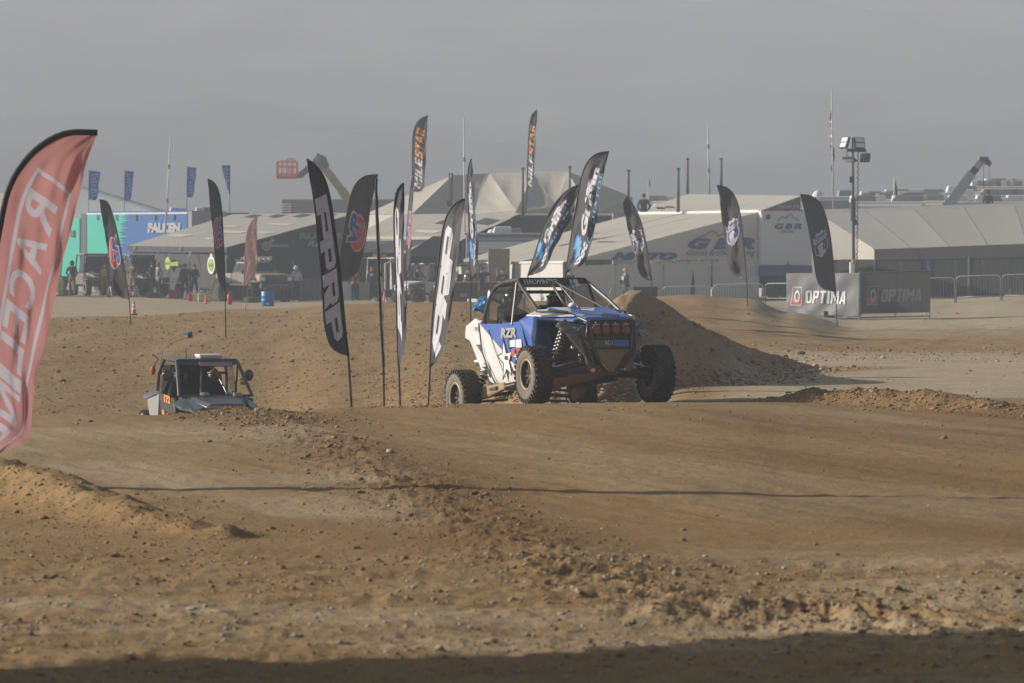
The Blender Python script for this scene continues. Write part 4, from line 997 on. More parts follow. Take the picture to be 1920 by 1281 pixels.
# dark blue trailer behind its end
rt, o, a, b, n, d = box_thing('race_trailer', 'dark blue trailer showing between the transporter and the mottled awning', 'trailer', 361, 470, 399, 480, 298, 304, M_DBLU, 2.6)
for u, m_, w_ in ((327,M_AC,.5),(340,M_AC,.7),(375,M_AC,.5),(388,M_ACG,1.0)): ac_unit(rt, o, P(u, 398.6, 299.5+max(0,u-361)*.06), m_, w_, .3)
# --- coaches and motorhomes out on the far side
def rv(label, u0, u1, v0, Y, m, acs=(), dome=None):
    rt, o, a, b, n, d = box_thing('motorhome', label, 'motorhome', u0, u1, v0, v0+70, Y, Y-.5, m, 2.5, 'motorhomes parked beyond the awnings', trim=M_AC, bev=.18)
    for u, mm, w_ in acs: ac_unit(rt, o, P(u, v0-.4, Y+.8), mm, w_*1.15, .42)
    if dome: mb = MB(); mb.ball(P(dome, v0-1, Y+.8), (.35,.35,.4), M_AC); mb.build('satellite_dome', rt, o)
M_RVC = mat('cream motorhome paint', (.60,.53,.42), .4, var=.05); M_RVW = mat('white motorhome paint', (.60,.60,.58), .4, var=.05); M_RVG = mat('grey motorhome paint', (.30,.31,.33), .4, var=.06)
rv('pale grey motorhome with a white dome, behind the flagpole', 1528, 1650, 371, 300, M_RVG, ((1585,M_ACG,.8),), 1534)
rv('low white motorhome roof line beside the light tower', 1596, 1735, 381, 290, M_RVW, ((1603,M_AC,.5),(1622,M_ACG,1.1),(1650,M_AC,.6),(1702,M_ACG,1.5)))
rv('far grey motorhome with a row of roof vents', 1610, 1705, 372, 330, M_RVG, ((1622,M_AC,.6),(1640,M_ACG,.9),(1655,M_AC,.7),(1668,M_ACG,.6),(1690,M_AC,.8)))
rv('white motorhome with cream roof hump next to the crane boom', 1690, 1800, 375, 315, M_RVW, ((1700,M_ACG,1.0),(1722,M_AC,1.3),(1735,M_ACG,1.4),(1748,M_AC,1.0),(1765,M_AC,1.0)))
rv('distant motorhome row glimpsed past the tall pole', 1660, 1790, 366, 390, M_RVG, ((1672,M_AC,1.0),(1688,M_ACG,1.2),(1702,M_AC,.8),(1727,M_AC,1.2),(1750,M_ACG,1.5),(1772,M_AC,1.2)))
rv('large cream coach with rounded roof under the crane hook', 1812, 1980, 352, 325, M_RVC, ((1830,M_AC,.6),(1841,M_ACG,.7),(1851,M_AC,1.1),(1864,M_ACG,.8),(1881,M_AC,.9),(1896,M_AC,.7),(1907,M_ACG,.6),(1917,M_AC,.9)))
rv('cream motorhome with dark rounded roof pod below the large coach', 1795, 1990, 369, 300, M_RVC, ((1875,M_ACG,2.0),(1812,M_AC,.8),(1925,M_ACG,1.6)))
rv('grey motorhome with white pods closest to the long taupe awning', 1783, 1990, 381, 285, M_RVG, ((1796,M_AC,1.0),(1846,M_AC,.9),(1858,M_ACG,1.0),(1905,M_AC,1.0)))
rv('pale motorhome with three roof units just past the light tower mast', 1606, 1690, 376.5, 308, M_RVW, ((1628,M_ACG,.9),(1646,M_AC,1.0),(1664,M_ACG,1.1),(1680,M_AC,.7)))
rv('cream motorhome roof between the furled banner and the crane boom', 1684, 1772, 379.5, 303, M_RVC, ((1692,M_AC,1.1),(1708,M_ACG,1.5),(1731,M_AC,.8),(1752,M_ACG,1.1),(1764,M_AC,.7)))
rv('white motorhome with a sloping roof flap under the crane boom', 1792, 1850, 362, 318, M_RVW, ((1800,M_AC,1.5),(1815,M_ACG,.9)))
rv('distant grey motorhome beyond the crane tip', 1850, 1990, 345.5, 400, M_RVG, ((1858,M_AC,.9),(1872,M_ACG,1.2),(1890,M_AC,1.2),(1908,M_AC,.9)))
rv('white motorhome behind the man sitting on the roof', 1222, 1262, 380, 330, M_RVW, ((1228,M_ACG,.8),(1238,M_AC,.9),(1248,M_AC,1.0)))
# --- black pop-up canopy
o = G(800, 249); pc = empty('popup_canopy', o, 'black pop-up canopy with scalloped edge behind the white race buggy', 'canopy')
ce = [P(752, 481, 247.5), P(868, 481, 247.5), P(868, 481, 250.9), P(752, 481, 250.9)]; pk = P(812, 443, 249.2); pk2 = P(826, 443, 249.2)
mb = MB(); mb.poly([ce[0], ce[1], pk2, pk], M_BLKW); mb.poly([ce[1], ce[2], pk2], M_BLKW); mb.poly([ce[2], ce[3], pk, pk2], M_BLKW); mb.poly([ce[3], ce[0], pk], M_BLKW); mb.build('canopy_roof', pc, o)
mb = MB()
for i in range(4):
    a_, b_ = ce[i], ce[(i+1) % 4]
    for k in range(6):
        s0, s1 = lerp(a_, b_, k/6), lerp(a_, b_, (k+1)/6); m_ = lerp(s0, s1, .5); mb.poly([s0, s1, s1-Vector((0,0,.30)), m_-Vector((0,0,.38)), s0-Vector((0,0,.30))], M_BLKW2)
mb.build('valance', pc, o)
for p in ce: mb = MB(); mb.tube([p, drop(p, gz(p.x, p.y))], .035, M_STEEL, 5); mb.build('canopy_leg', pc, o)
# --- boom lift
o = G(650, 322); bl = empty('boom_lift', o, 'boom lift holding an empty orange basket high above the trailers', 'boom lift')
M_BYEL = mat('dusty yellow boom paint', (.34,.31,.17), .5); M_BGRY = mat('grey boom knuckle', (.13,.14,.16), .5); M_BASK = mat('orange basket paint', (.72,.20,.12), .5)
mb = MB(); mb.box(o+Vector((.6,0,.9)), (4,2.4,1.2), M_BYEL); mb.build('carrier', bl, o, bevel=.1)
for dx in (-.9, 2.1):
    for dy in (-1.2, 1.2): mb = MB(); mb.tube([o+Vector((dx,dy-.2,.5)), o+Vector((dx,dy+.2,.5))], .5, M_RUB, 12); mb.build('wheel', bl, o)
mb = MB(); mb.tube([o+Vector((.8,0,1.5)), P(664, 392, 322), P(640, 356, 322)], [.45,.42,.38], M_BYEL, 4); mb.tube([P(640, 356, 322), P(606, 312, 322)], .30, M_BYEL, 4); mb.build('main_boom', bl, o)
mb = MB(); mb.tube([P(608, 316, 322), P(602, 301, 322), P(596, 297, 322), P(590, 303, 322)], [.36,.38,.34,.24], M_BGRY, 6); mb.build('knuckle', bl, o)
mb = MB()
for k in (0, 5): mb.tube([P(593, 300+k, 322), P(578, 312+k*1.4, 322), P(564, 325+k*1.5, 322)], .13, M_BGRY, 4)
mb.tube([P(564, 323, 322), P(560, 334, 322)], .15, M_BGRY, 4); mb.build('jib_arm', bl, o)
mb = MB(); bx = [P(519, 335.5, 321), P(556, 335.5, 321), P(558, 333, 323), P(522, 333, 323)]
mb.slab(bx, (0,0,.2), M_BASK); mb.build('basket_floor', bl, o)
mb = MB()
for z in (.25, .7, 1.0):
    for i in range(4): mb.tube([bx[i]+Vector((0,0,z)), bx[(i+1) % 4]+Vector((0,0,z))], .035, M_BASK, 4)
for i in range(4):
    for t in (0, .25, .5, .75): p = lerp(bx[i], bx[(i+1) % 4], t); mb.tube([p, p+Vector((0,0,1.0 if not (i == 0 and t >= .5) else 1.15))], .03, M_BASK, 4)
for u in (540, 553): mb.tube([P(u, 306, 322), P(u-1, 297.5, 322)], .035, M_BASK, 4)
mb.tube([P(540, 298, 322), P(553, 298, 322)], .035, M_BASK, 4); mb.build('basket_rail', bl, o)
mb = MB(); mb.box(P(546, 321, 321.5), (.35,.3,.6), M_AC); mb.build('control_box', bl, o)
# --- mobile crane
o = G(1788, 275); cr = empty('mobile_crane', o, 'silver telescopic crane boom rising beyond the taupe awning', 'crane')
M_SLV = mat('silver crane paint', (.42,.45,.50), .35, metal=.3, var=.05)
mb = MB(); mb.box(o+Vector((-1,0,1.2)), (5,2.5,1.4), M_SLV); mb.build('carrier', cr, o, bevel=.1)
for dx in (-2.6, .6):
    for dy in (-1.25, 1.25): mb = MB(); mb.tube([o+Vector((dx,dy-.2,.55)), o+Vector((dx,dy+.2,.55))], .55, M_RUB, 12); mb.build('wheel', cr, o)
def bar4(a_, b_, w0, w1, m): mb = MB(); mb.tube([a_, b_], [w0, w1], m, 4); return mb
bar4(o+Vector((-2,0,1.6)), P(1776, 389, 275), .38, .36, M_SLV).build('boom_section', cr, o)
bar4(P(1775, 390, 275), P(1823, 325, 275), .36, .33, M_SLV).build('boom_section', cr, o)
bar4(P(1822.5, 325.7, 275), P(1831, 315, 275), .25, .25, mat('dark boom band', (.05,.04,.045), .5)).build('boom_section', cr, o)
bar4(P(1830.5, 315.5, 275), P(1842, 300.5, 275), .25, .24, M_SLV).build('boom_section', cr, o)
mb = MB(); mb.box(P(1844, 299.5, 275), (.5,.45,.3), M_ACG); mb.tube([P(1840, 298, 274.8), P(1853, 301, 274.8)], .09, M_DSTEEL, 5); mb.tube([P(1842, 303, 275.2), P(1853, 309, 275.2)], .05, M_DSTEEL, 5); mb.tube([P(1853, 300, 275), P(1858, 304, 275), P(1852, 311, 275)], .05, M_DSTEEL, 5)
for t in range(5): mb.ball(P(1850+t*1.2, 303+t*1.1, 275), .12, M_DSTEEL, 6, 4)
mb.build('jib_head', cr, o)
mb = MB()
for u in (1844.5, 1855): mb.tube([P(u, 305, 275), P(u-.3, 352, 275)], .018, M_DSTEEL, 4)
mb.build('hoist_cable', cr, o)
# --- masts and posts
def mast(name, label, cat, u, v0, v1, Y, r, m, lean=0, grp=None, extra=None):
    a_ = P(u, v1, Y); rt = empty(name, a_, label, cat, grp); mb = MB()
    mb.tube([a_, lerp(a_, P(u+lean, v0, Y), .5), P(u+lean, v0, Y)], [r, r*.85, r*.6], m, 6); mb.build('pole', rt, a_, smooth=True)
    if extra: extra(rt, a_)
    return rt
M_WHIP = mat('white fibreglass mast', (.62,.62,.60), .4)
for u, v0, v1, Y, ln, lab in ((310,258,440,285.8,10,'slim leaning white antenna mast in front of the transporter lettering'),(871.5,222,480,270,-1.5,'tall white antenna mast in front of the cream marquee'),(1330,237,364,284,-3,'white antenna mast rising from the cream awning roof')):
    def rings(rt, a_, u=u, v0=v0, v1=v1, Y=Y, ln=ln):
        mb = MB()
        for t in (.35, .7): p = P(u+ln*t, v1+(v0-v1)*t, Y); mb.tube([p-Vector((0,0,.12)), p+Vector((0,0,.12))], .075, M_ACG, 6)
        mb.build('joint_collar', rt, a_)
    mast('antenna_mast', lab, 'antenna', u, v0, v1, Y, .055, M_WHIP, ln, 'white antenna masts', rings)
for u, v0, v1, Y, lab in ((980,317,405,275.6,'dark post beside the slim orange lettered flag'),(1068,314,405,275.6,'dark post above the crumpled Griffin flag'),(1178,321,400,256,'dark post behind the crumpled bear shield flag'),(1271.5,318,398,250,'dark post on the awning ridge past the man on the roof'),(1289,299,364,284,'far pale-edged post on the cream awning next to the antenna'),(1352,299,352,280,'far post directly above the smooth bear shield flag')):
    def cap(rt, a_, u=u, v0=v0, Y=Y):
        mb = MB(); mb.lathe([(.10,0),(.10,.06),(.02,.10)], M_DSTEEL, 8, P(u+.3, v0+.6, Y)); mb.build('cap', rt, a_)
    mast('post', lab, 'post', u, v0, v1, Y, .085, M_WOOD, .5, 'dark posts above the trailers', cap)
# flagpole with two limp flags
def limp(rt, a_):
    Y = 262; c = Cloth([(1560.5,292),(1560,250),(1558.5,207)], [(1558.5,207),(1556,225),(1556,250),(1558,275),(1560.5,292)], Y, .5, .10, 1)
    mb = MB(); c.cloth(mb, mat('red striped bunting', (.50,.14,.12), .7, var=.1))
    mb.build('cloth', rt, a_, smooth=True); mb = MB()
    for k in range(4): c.put(mb, shape2d([rect(0,0,1,1)], .2), M_AC, .25+k*.16, .31+k*.16, .1, .95, 'flat', .02)
    mb.build('stripe', rt, a_)
    c = Cloth([(1563,326),(1562,300),(1560.8,270)], [(1560.8,270),(1566,285),(1565,300),(1557,310),(1558,322),(1563,326)], Y, .4, .10, 2)
    mb = MB(); c.cloth(mb, mat('grey blue bunting', (.13,.15,.17), .7)); mb.build('cloth', rt, a_, smooth=True)
mast('flagpole', 'flagpole with a limp red striped flag above a dark one, near the light tower', 'flagpole', 1563, 165, 395, 262, .045, M_WHIP, -4, None, limp)
def tinyflag(rt, a_):
    c = Cloth([(1216,358),(1216,340),(1215,330)], [(1215,330),(1220,342),(1218.5,352),(1216,358)], 330, .3, .05, 1)
    mb = MB(); c.cloth(mb, mat('faded red flag', (.35,.16,.18), .7)); mb.build('cloth', rt, a_, smooth=True)
mast('flagpole', 'small distant flag on a pole above the man on the roof', 'flagpole', 1216, 328, 385, 330, .03, M_WHIP, 0, None, tinyflag)
def sail(rt, a_):
    mb = MB(); mb.slab([P(1677.5, 334, 300), P(1682, 350, 300), P(1683, 368, 300), P(1677.5, 366, 300)], (0,.05,0), M_BLKW2); mb.build('cloth', rt, a_)
mast('flagpole', 'dark furled banner on a mast among the motorhome roofs', 'flagpole', 1677, 333, 375, 300, .06, M_WHIP, 0, None, sail)
# --- light tower
o = G(1598, 222); lt2 = empty('light_tower', o, 'tall black light tower with four floodlights beside the flagpole', 'light tower')
M_LTP = mat('dark tower paint', (.055,.052,.062), .5); M_LENS = mat('floodlight lens', (.70,.70,.68), .2, spec=.6)
mb = MB(); mb.tube([P(1600.5, 510, 222), P(1599, 258, 222)], [.07, .04], M_LTP, 8); mb.tube([P(1599.5, 372, 221.9), P(1599.5, 415, 221.9)], .11, M_LTP, 8); mb.box(P(1597, 337, 221.9), (.18,.15,.26), M_LTP); mb.box(P(1603, 417, 221.9), (.2,.15,.2), M_LTP); mb.build('mast', lt2, o)
mb = MB(); mb.tube([P(1598, 492, 222), drop(P(1598, 540, 222), o.z)], .12, M_AC, 6); mb.box(o+Vector((0,.5,.55)), (1.3,1.0,.7), M_LTP); mb.build('base_trailer', lt2, o)
mb = MB(); mb.ball(P(1600, 491, 221.8), .09, mat('yellow knob', (.5,.36,.04), .5)); mb.build('winch_knob', lt2, o)
mb = MB(); mb.tube([P(1588, 281.5, 222), P(1624, 282.5, 222)], .07, M_LTP, 5); mb.build('cross_arm', lt2, o)
def lamp(c, w_, h, face, tilt, lens=True):
    """floodlight: frame box, two lenses"""
    Rm = Matrix.Rotation(face, 3, 'Z')@Matrix.Rotation(tilt, 3, 'X')
    mb = MB(); mb.box(c, (w_, .12, h), M_LTP, Rm); fr = mb.build('floodlight', lt2, o, bevel=.02)
    if lens:
        mb = MB()
        for s_ in (-1, 1): mb.box(c+Rm@Vector((0,-.065,s_*h*.235)), (w_*.82,.03,h*.36), M_LENS, Rm)
        mb.build('lens', fr, o)
lamp(P(1584.5, 268, 222), .42, .50, R(-52), R(-22)); lamp(P(1611.5, 268.5, 222), .44, .50, R(12), R(-18))
lamp(P(1593, 299, 222), .50, .42, R(-28), R(72)); lamp(P(1622, 296, 222), .42, .38, R(160), R(25))
mb = MB(); mb.tube([P(1587, 283, 222), P(1589, 296, 222)], .02, M_LTP, 4); mb.tube([P(1623, 283, 222), P(1629, 292, 222)], .02, M_LTP, 4); mb.build('bracket', lt2, o)
mb = MB(); mb.tube([P(1609+1.1*math.sin(k*1.25)-k*.018, 284+k*2.05, 221.8+.06*math.cos(k*1.25)) for k in range(112)], .022, M_LTP, 4); mb.build('coiled_cable', lt2, o)
# --- fence banners with the battery logo
M_MESHB = mat('grey banner vinyl', (.23,.225,.23), .6, var=.06, trans=.14, spec=.25); M_MESHD = mat('shaded banner vinyl', (.075,.075,.07), .6, var=.08, trans=.30)  # second is a darker copy, the shade of its panel put into the colour
M_OPR = mat('scarlet print', (.62,.10,.07), .6)
cx = P(1612, 600, 205)
def fence_banner(label, uL, uR, YL, YR, vt, vb, m, wav, x0, x1, tone):
    a_, b_ = P(uL, vt[0], YL), P(uR, vt[1], YR); za, zb_ = P(uL, vb[0], YL).z, P(uR, vb[1], YR).z
    rt = empty('banner_fence', drop(a_, gz(a_.x, a_.y)), label, 'fence', 'chain link fence panels with battery banners'); o = rt.location
    mb = MB()
    for p in (a_, b_): mb.tube([drop(p, gz(p.x, p.y)-.02), p+Vector((0,0,.06))], .03, M_STEEL, 6)
    mb.tube([a_, b_], .025, M_STEEL, 6); mb.tube([drop(a_, gz(a_.x, a_.y)+.08), drop(b_, gz(b_.x, b_.y)+.08)], .025, M_STEEL, 6)
    mp_ = lerp(a_, b_, .5); mb.tube([drop(mp_, gz(mp_.x, mp_.y)), mp_], .02, M_STEEL, 5); mb.build('fence_frame', rt, o)
    mb = MB(); dv = (drop(b_, 0)-drop(a_, 0)); L = dv.length; dn = dv.normalized()
    for k in range(int(L/.16)):
        for s_ in (0, 1):
            p = a_+dn*(k*.16); z0 = gz(p.x, p.y)+.05; mb.tube([drop(p, z0+s_*.42), drop(p+dn*.16, z0+(1-s_)*.42)], .006, M_STEEL, 3, False)
    mb.build('chain_mesh', rt, o)['kind'] = 'stuff'
    K, J = 60, 26; nn = Vector((dn.y, -dn.x, 0)); nn = nn if nn.y < 0 else -nn; g = []
    for i in range(K+1):
        t = i/K; top = lerp(a_, b_, t); bz = za+(zb_-za)*t; row = []
        for j in range(J+1):
            s_ = j/J; w1 = abs(t-.5)*2
            fold = wav*(math.sin((t*9+s_*5)*1.9)*.5+math.sin((t*14-s_*9)+1)*.35+.5*math.sin(t*26+s_*3)*(1-s_))*math.sin(math.pi*min(1,max(0,t)))**.3*(.25+s_)
            sg = wav*1.2*math.sin(math.pi*((t-.45)**2*3+s_*2.2))
            row.append(drop(top, top.z+(bz-top.z)*s_-.02)+nn*(.05+fold+sg*.35))
        g.append(row)
    mb = MB()
    for i in range(K):
        for j in range(J): mb.poly([g[i][j], g[i+1][j], g[i+1][j+1], g[i][j+1]], m)
    mb.build('banner', rt, o, smooth=True)
    def put(mb, gl, mm, t0, t1, s0, s1, off):
        vs, fs, asp = gl; out = []
        for x, y in vs:
            t = t0+(t1-t0)*x/asp; s_ = s1+(s0-s1)*y; fi, fj = min(t, .999)*K, min(s_, .999)*J; i, j = int(fi), int(fj); fx, fy = fi-i, fj-j
            out.append((g[i][j]*(1-fy)+g[i][j+1]*fy)*(1-fx)+(g[i+1][j]*(1-fy)+g[i+1][j+1]*fy)*fx+nn*off)
        mb.raw(out, fs, mm)
    wm = M_AC if tone else mat('shaded white print', (.50,.49,.47), .6, trans=.2); rm = M_OPR if tone else mat('shaded scarlet print', (.48,.095,.07), .6, trans=.15)  # prints on the shaded panel carry its shade in their colour
    mb = MB(); W_ = x1-x0
    sk = lambda r_: [(x+(y-.5)*.18, y) for x, y in r_]
    put(mb, shape2d([sk(rect(0,0,1,.44))], .15), rm, x0, x0+W_*.19, .34, .78, .012)
    fr = [sk(rect(0,.96,1,1)), sk(rect(0,.0,.045,.96)), sk(rect(.955,0,1,.96)), sk(rect(.045,0,.955,.035))]
    put(mb, shape2d(fr, .15), wm, x0, x0+W_*.19, .32, .79, .016)
    put(mb, text2d('O', .03, .08, .15), wm, x0+W_*.045, x0+W_*.155, .40, .72, .02)
    mb.build('emblem', rt, o); mb = MB()
    put(mb, block_text('OPTIMA', .10, .16, .10), wm, x0+W_*.245, x1, .41, .72, .03)
    0
    mb.build('lettering', rt, o)
    return rt
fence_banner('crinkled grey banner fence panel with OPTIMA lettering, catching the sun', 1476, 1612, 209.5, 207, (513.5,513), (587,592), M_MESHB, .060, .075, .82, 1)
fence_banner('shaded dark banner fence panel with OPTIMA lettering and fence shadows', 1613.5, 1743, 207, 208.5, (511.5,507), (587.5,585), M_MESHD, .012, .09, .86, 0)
for u, lab in ((1555,'black ballast tray under the sunlit banner, next to the flag pole'),(1598,'black ballast tray under the banner at the fence corner')):
    p = G(u, 208.2); rt = empty('ballast_tray', p, lab, 'ballast', 'ballast trays under the banner'); mb = MB(); mb.box(p+Vector((0,0,.13)), (.42,.4,.24), M_BLKW, taper=1.1); mb.build('tray', rt, p, bevel=.02); mb = MB()
    for k in range(4): mb.box(p+Vector((-.15+k*.1,-.21,.13)), (.03,.02,.2), M_DSTEEL)
    mb.build('rib', rt, p)
p = G(1600, 206.2); pp = empty('steel_pallet_rail', p, 'pale ground rail at the foot of the banner corner', 'rail'); mb = MB(); mb.box(p+Vector((-.2,0,.04)), (.75,.08,.06), M_STEEL); mb.box(p+Vector((-.2,.4,.04)), (.75,.08,.06), M_STEEL); mb.build('rail', pp, p)
# --- crowd barriers
def barrier(label, uL, uR, YL, YR, vt, vb):
    a_, b_ = P(uL, vt[0], YL), P(uR, vt[1], YR); a0, b0 = P(uL, vb[0], YL), P(uR, vb[1], YR)
    rt = empty('crowd_barrier', drop(a_, gz(a_.x, a_.y)), label, 'barrier', 'steel crowd barriers along the course edge'); o = rt.location
    dn = (b_-a_).normalized(); up = Vector((0,0,1)); r_ = .16; za = gz(a_.x, a_.y); zb_ = gz(b_.x, b_.y)
    fr = [drop(a_, za-.02), a_-up*r_, a_-up*r_*.3+dn*r_*.3, a_+dn*r_, b_-dn*r_, b_-up*r_*.3-dn*r_*.3, b_-up*r_, drop(b_, zb_-.02)]
    mb = MB(); mb.tube(fr, .024, M_STEEL, 6); lo = .22; mb.tube([a_-up*(a_.z-za-lo), b_-up*(b_.z-zb_-lo)], .02, M_STEEL, 5); mb.build('barrier_frame', rt, o, smooth=True)
    mb = MB(); n_ = max(6, int((b_-a_).length/.125))
    for k in range(1, n_): p = lerp(a_, b_, k/n_); zz = za+(zb_-za)*k/n_; mb.tube([drop(p, zz+lo), p-up*(.0 if 1 < k < n_-1 else .05)], .010, M_STEEL, 4, False)
    mb.build('infill_bar', rt, o)['kind'] = 'stuff'
    for p in (lerp(a_, b_, .12), lerp(a_, b_, .88)): mb = MB(); q_ = drop(p, gz(p.x, p.y)+.03); mb.tube([q_-Vector((0,.3,0)), q_+Vector((0,.3,0))], .02, M_STEEL, 5); mb.build('foot', rt, o)
barrier('crowd barrier behind the dirt heap, with a dark banner tied to it', 1144, 1240, 230, 230, (540,540), (580,582))
barrier('crowd barrier at the foot of the smooth bear shield flag and its shadow', 1243, 1335, 230, 229, (538,536), (580,580))
barrier('crowd barrier in front of the grey end wall corner', 1338, 1431, 229, 228, (534,532), (578,577))
barrier('crowd barrier half hidden by the sunlit banner', 1435, 1530, 228, 226, (532,530), (575,574))
barrier('crowd barrier standing against the shaded banner edge', 1700, 1790, 225, 224, (522,520.5), (567,565))
barrier('crowd barrier midway along the dark mesh wall', 1793, 1876, 224, 223, (518.5,515.5), (565,562))
barrier('crowd barrier cut off where the dark mesh wall leaves the picture', 1879.5, 1975, 223, 222, (515.5,513), (562,560))
p = G(1212, 229.5); rt = empty('banner', p, 'black banner with a red stripe hung on the barrier behind the dirt heap', 'banner'); a_, b_ = P(1188, 538, 229.6), P(1233, 538, 229.6); mb = MB(); mb.slab([a_, b_, P(1233,558,229.6), P(1188,558,229.6)], (0,.03,0), M_BLKW); mb.build('banner_sheet', rt, p); mb = MB(); mb.slab([P(1205,556,229.55), P(1228,556,229.55), P(1228,560,229.55), P(1205,560,229.55)], (0,.03,0), mat('dark red print', (.30,.05,.05), .6)); mb.build('stripe', rt, p)
p = G(1299, 231); rt = empty('folded_umbrella', p, 'dark pointed folded umbrella leaning between two barriers', 'umbrella'); mb = MB(); mb.tube([P(1298, 556, 231), P(1299, 525, 231), P(1299.5, 508, 231)], [.11,.07,.01], M_BLKW, 8); mb.build('cover', rt, p, smooth=True); mb = MB(); mb.tube([drop(p, p.z), P(1298, 556, 231)], .025, M_BLKW, 5); mb.build('pole', rt, p)
# ------------------------------------------------------------------ vehicles
M_BODYW = mat('white buggy plastic', (0.74, 0.74, 0.74), .35, var=.05, scale=3, dust=.20, spec=.5)
M_BODYB = mat('blue buggy plastic', (0.025, 0.13, 0.50), .32, var=.06, scale=3, dust=.22, spec=.5)
M_BODYK = mat('black buggy plastic', (0.030, 0.031, 0.033), .45, var=.1, dust=.18)
M_CAGE = mat('black cage tube', (0.045, 0.047, 0.050), .35, metal=.3, var=.1, dust=.15, spec=.5)
M_GUN = mat('gunmetal plate', (0.10, 0.105, 0.10), .45, metal=.4, var=.12, dust=.25)
M_SKID = mat('brown dusty skid plate', (0.22, 0.15, 0.09), .7, var=.15, dust=.5)
M_SEAT = mat('black seat cloth', (0.025, 0.025, 0.027), .8)
M_SPRG = mat('pale coil spring', (0.42, 0.43, 0.42), .4, metal=.3, dust=.2)
M_SHCK = mat('polished shock body', (0.55, 0.54, 0.52), .25, metal=.8, var=.05)
M_AMB = mat('amber lamp cover', (0.20, 0.060, 0.025), .4, var=.2, dust=.2)
M_TYRE = mat('dusty tyre rubber', (0.026, 0.024, 0.021), .9, var=.25, scale=8, dust=.20, dcol=(.24,.18,.12))
M_SIDEW = mat('dusty tyre sidewall', (0.11, 0.095, 0.08), .9, var=.2, scale=7, dust=.55, dcol=(.27,.22,.17))
M_BEAD = mat('tan beadlock ring', (0.26, 0.20, 0.12), .5, metal=.3, dust=.3)
M_RIM = mat('black alloy rim', (0.06, 0.065, 0.065), .4, metal=.5, dust=.25)
M_NET = mat('black window net', (0.02, 0.02, 0.02), .9, alpha=.30)
M_GLS = mat('dark glass', (0.02, 0.024, 0.028), .1, spec=.8)
M_CHR = mat('bright metal', (0.6, 0.6, 0.58), .25, metal=.9, var=.05)
M_STKR = mat('red sticker', (0.50, 0.07, 0.06), .5); M_STKW = mat('white sticker', (0.70, 0.69, 0.70), .5)

def make_wheel(r=.43, w_=.29, n=30, stuffname='tread_block'):
    """rim mesh with tyre, beadlock and tread children; axis along local X"""
    h = w_/2; ri = r*.52
    mb = MB(); mb.lathe([(ri*.98,-h*.8),(ri*.9,-h*.75),(ri*.86,-h*.2),(ri*.86,h*.2),(ri*.9,h*.75),(ri*.98,h*.8)], M_RIM, 24, ax='X')
    mb.lathe([(.001,h*.35),(ri*.25,h*.42),(ri*.3,h*.30),(ri*.3,-h*.3),(.001,-h*.3)], M_RIM, 14, ax='X')
    for k in range(10):
        a = 2*math.pi*k/10; c, s = math.cos(a), math.sin(a); t = Vector((0,-s,c)); q = Vector((0,c,s))
        for sx in (h*.38, -h*.38):
            p0, p1 = q*ri*.24, q*ri*.92; mb.hexa([p0-t*.016+Vector((sx-.012,0,0)), p0+t*.016+Vector((sx-.012,0,0)), p1+t*.022+Vector((sx-.012,0,0)), p1-t*.022+Vector((sx-.012,0,0))], [p0-t*.016+Vector((sx+.012,0,0)), p0+t*.016+Vector((sx+.012,0,0)), p1+t*.022+Vector((sx+.012,0,0)), p1-t*.022+Vector((sx+.012,0,0))], M_RIM)
    rim = mb.build('wheel', None)
    mb = MB(); prof = [(ri,-h*.78),(ri*1.1,-h*.92),(r*.74,-h*1.02),(r*.88,-h*.97),(r*.945,-h*.80),(r*.965,-h*.45),(r*.97,0),(r*.965,h*.45),(r*.945,h*.80),(r*.88,h*.97),(r*.74,h*1.02),(ri*1.1,h*.92),(ri,h*.78)]
    mb.lathe(prof[:4], M_SIDEW, 36, ax='X'); mb.lathe(prof[3:10], M_TYRE, 36, ax='X'); mb.lathe(prof[9:], M_SIDEW, 36, ax='X'); mb.build('tyre', rim, smooth=True)
    mb = MB()
    for sx in (1, -1): mb.lathe([(ri*.90,sx*h*.80),(ri*.92,sx*h*.90),(ri*1.04,sx*h*.92),(ri*1.08,sx*h*.84)], M_BEAD, 28, ax='X')
    mb.build('beadlock_ring', rim, smooth=True)
    mb = MB()
    def blk(a, x0, x1, rr, ht, wd, sk=0.0):
        vs = []
        for z in (rr-.012, rr+ht):
            for xx, da in ((x0, -wd), (x1, -wd+sk), (x1, wd+sk), (x0, wd)):
                f = .86 if z > rr else 1; aa = a+da*f; vs.append((xx, z*math.cos(aa), z*math.sin(aa)))
        mb.raw(vs, [(0,1,2,3),(4,7,6,5),(0,4,5,1),(1,5,6,2),(2,6,7,3),(3,7,4,0)], M_TYRE)
    for k in range(n):
        a = 2*math.pi*k/n; st = math.pi/n
        for row, (x0, x1) in enumerate(((-.86,-.50),(-.42,-.04),(.04,.42),(.50,.86))): blk(a+(row % 2)*st, x0*h, x1*h, r*.962, r*.038, st*.62, .03*(1 if row < 2 else -1))
        for sx in (1, -1):
            aa = a+(0 if sx > 0 else st); vs = []
            for rr, xx in ((r*.985, sx*h*.86), (r*.985, sx*h*1.03), (r*.84, sx*h*1.05), (r*.84, sx*h*.95)):
                for da in (-st*.5, st*.5): vs.append((xx, rr*math.cos(aa+da), rr*math.sin(aa+da)))
            mb.raw(vs, [(0,1,3,2),(2,3,5,4),(4,5,7,6),(6,7,1,0),(0,2,4,6),(1,7,5,3)], M_TYRE)
    tr_ = mb.build(stuffname, rim); tr_['kind'] = 'stuff'
    return rim
def place_wheel(src, root, loc, first=False, rot=(0,0,0)):
    o = src if first else copy_tree(src); o.parent = root; o.location = loc; o.rotation_euler = rot; return o
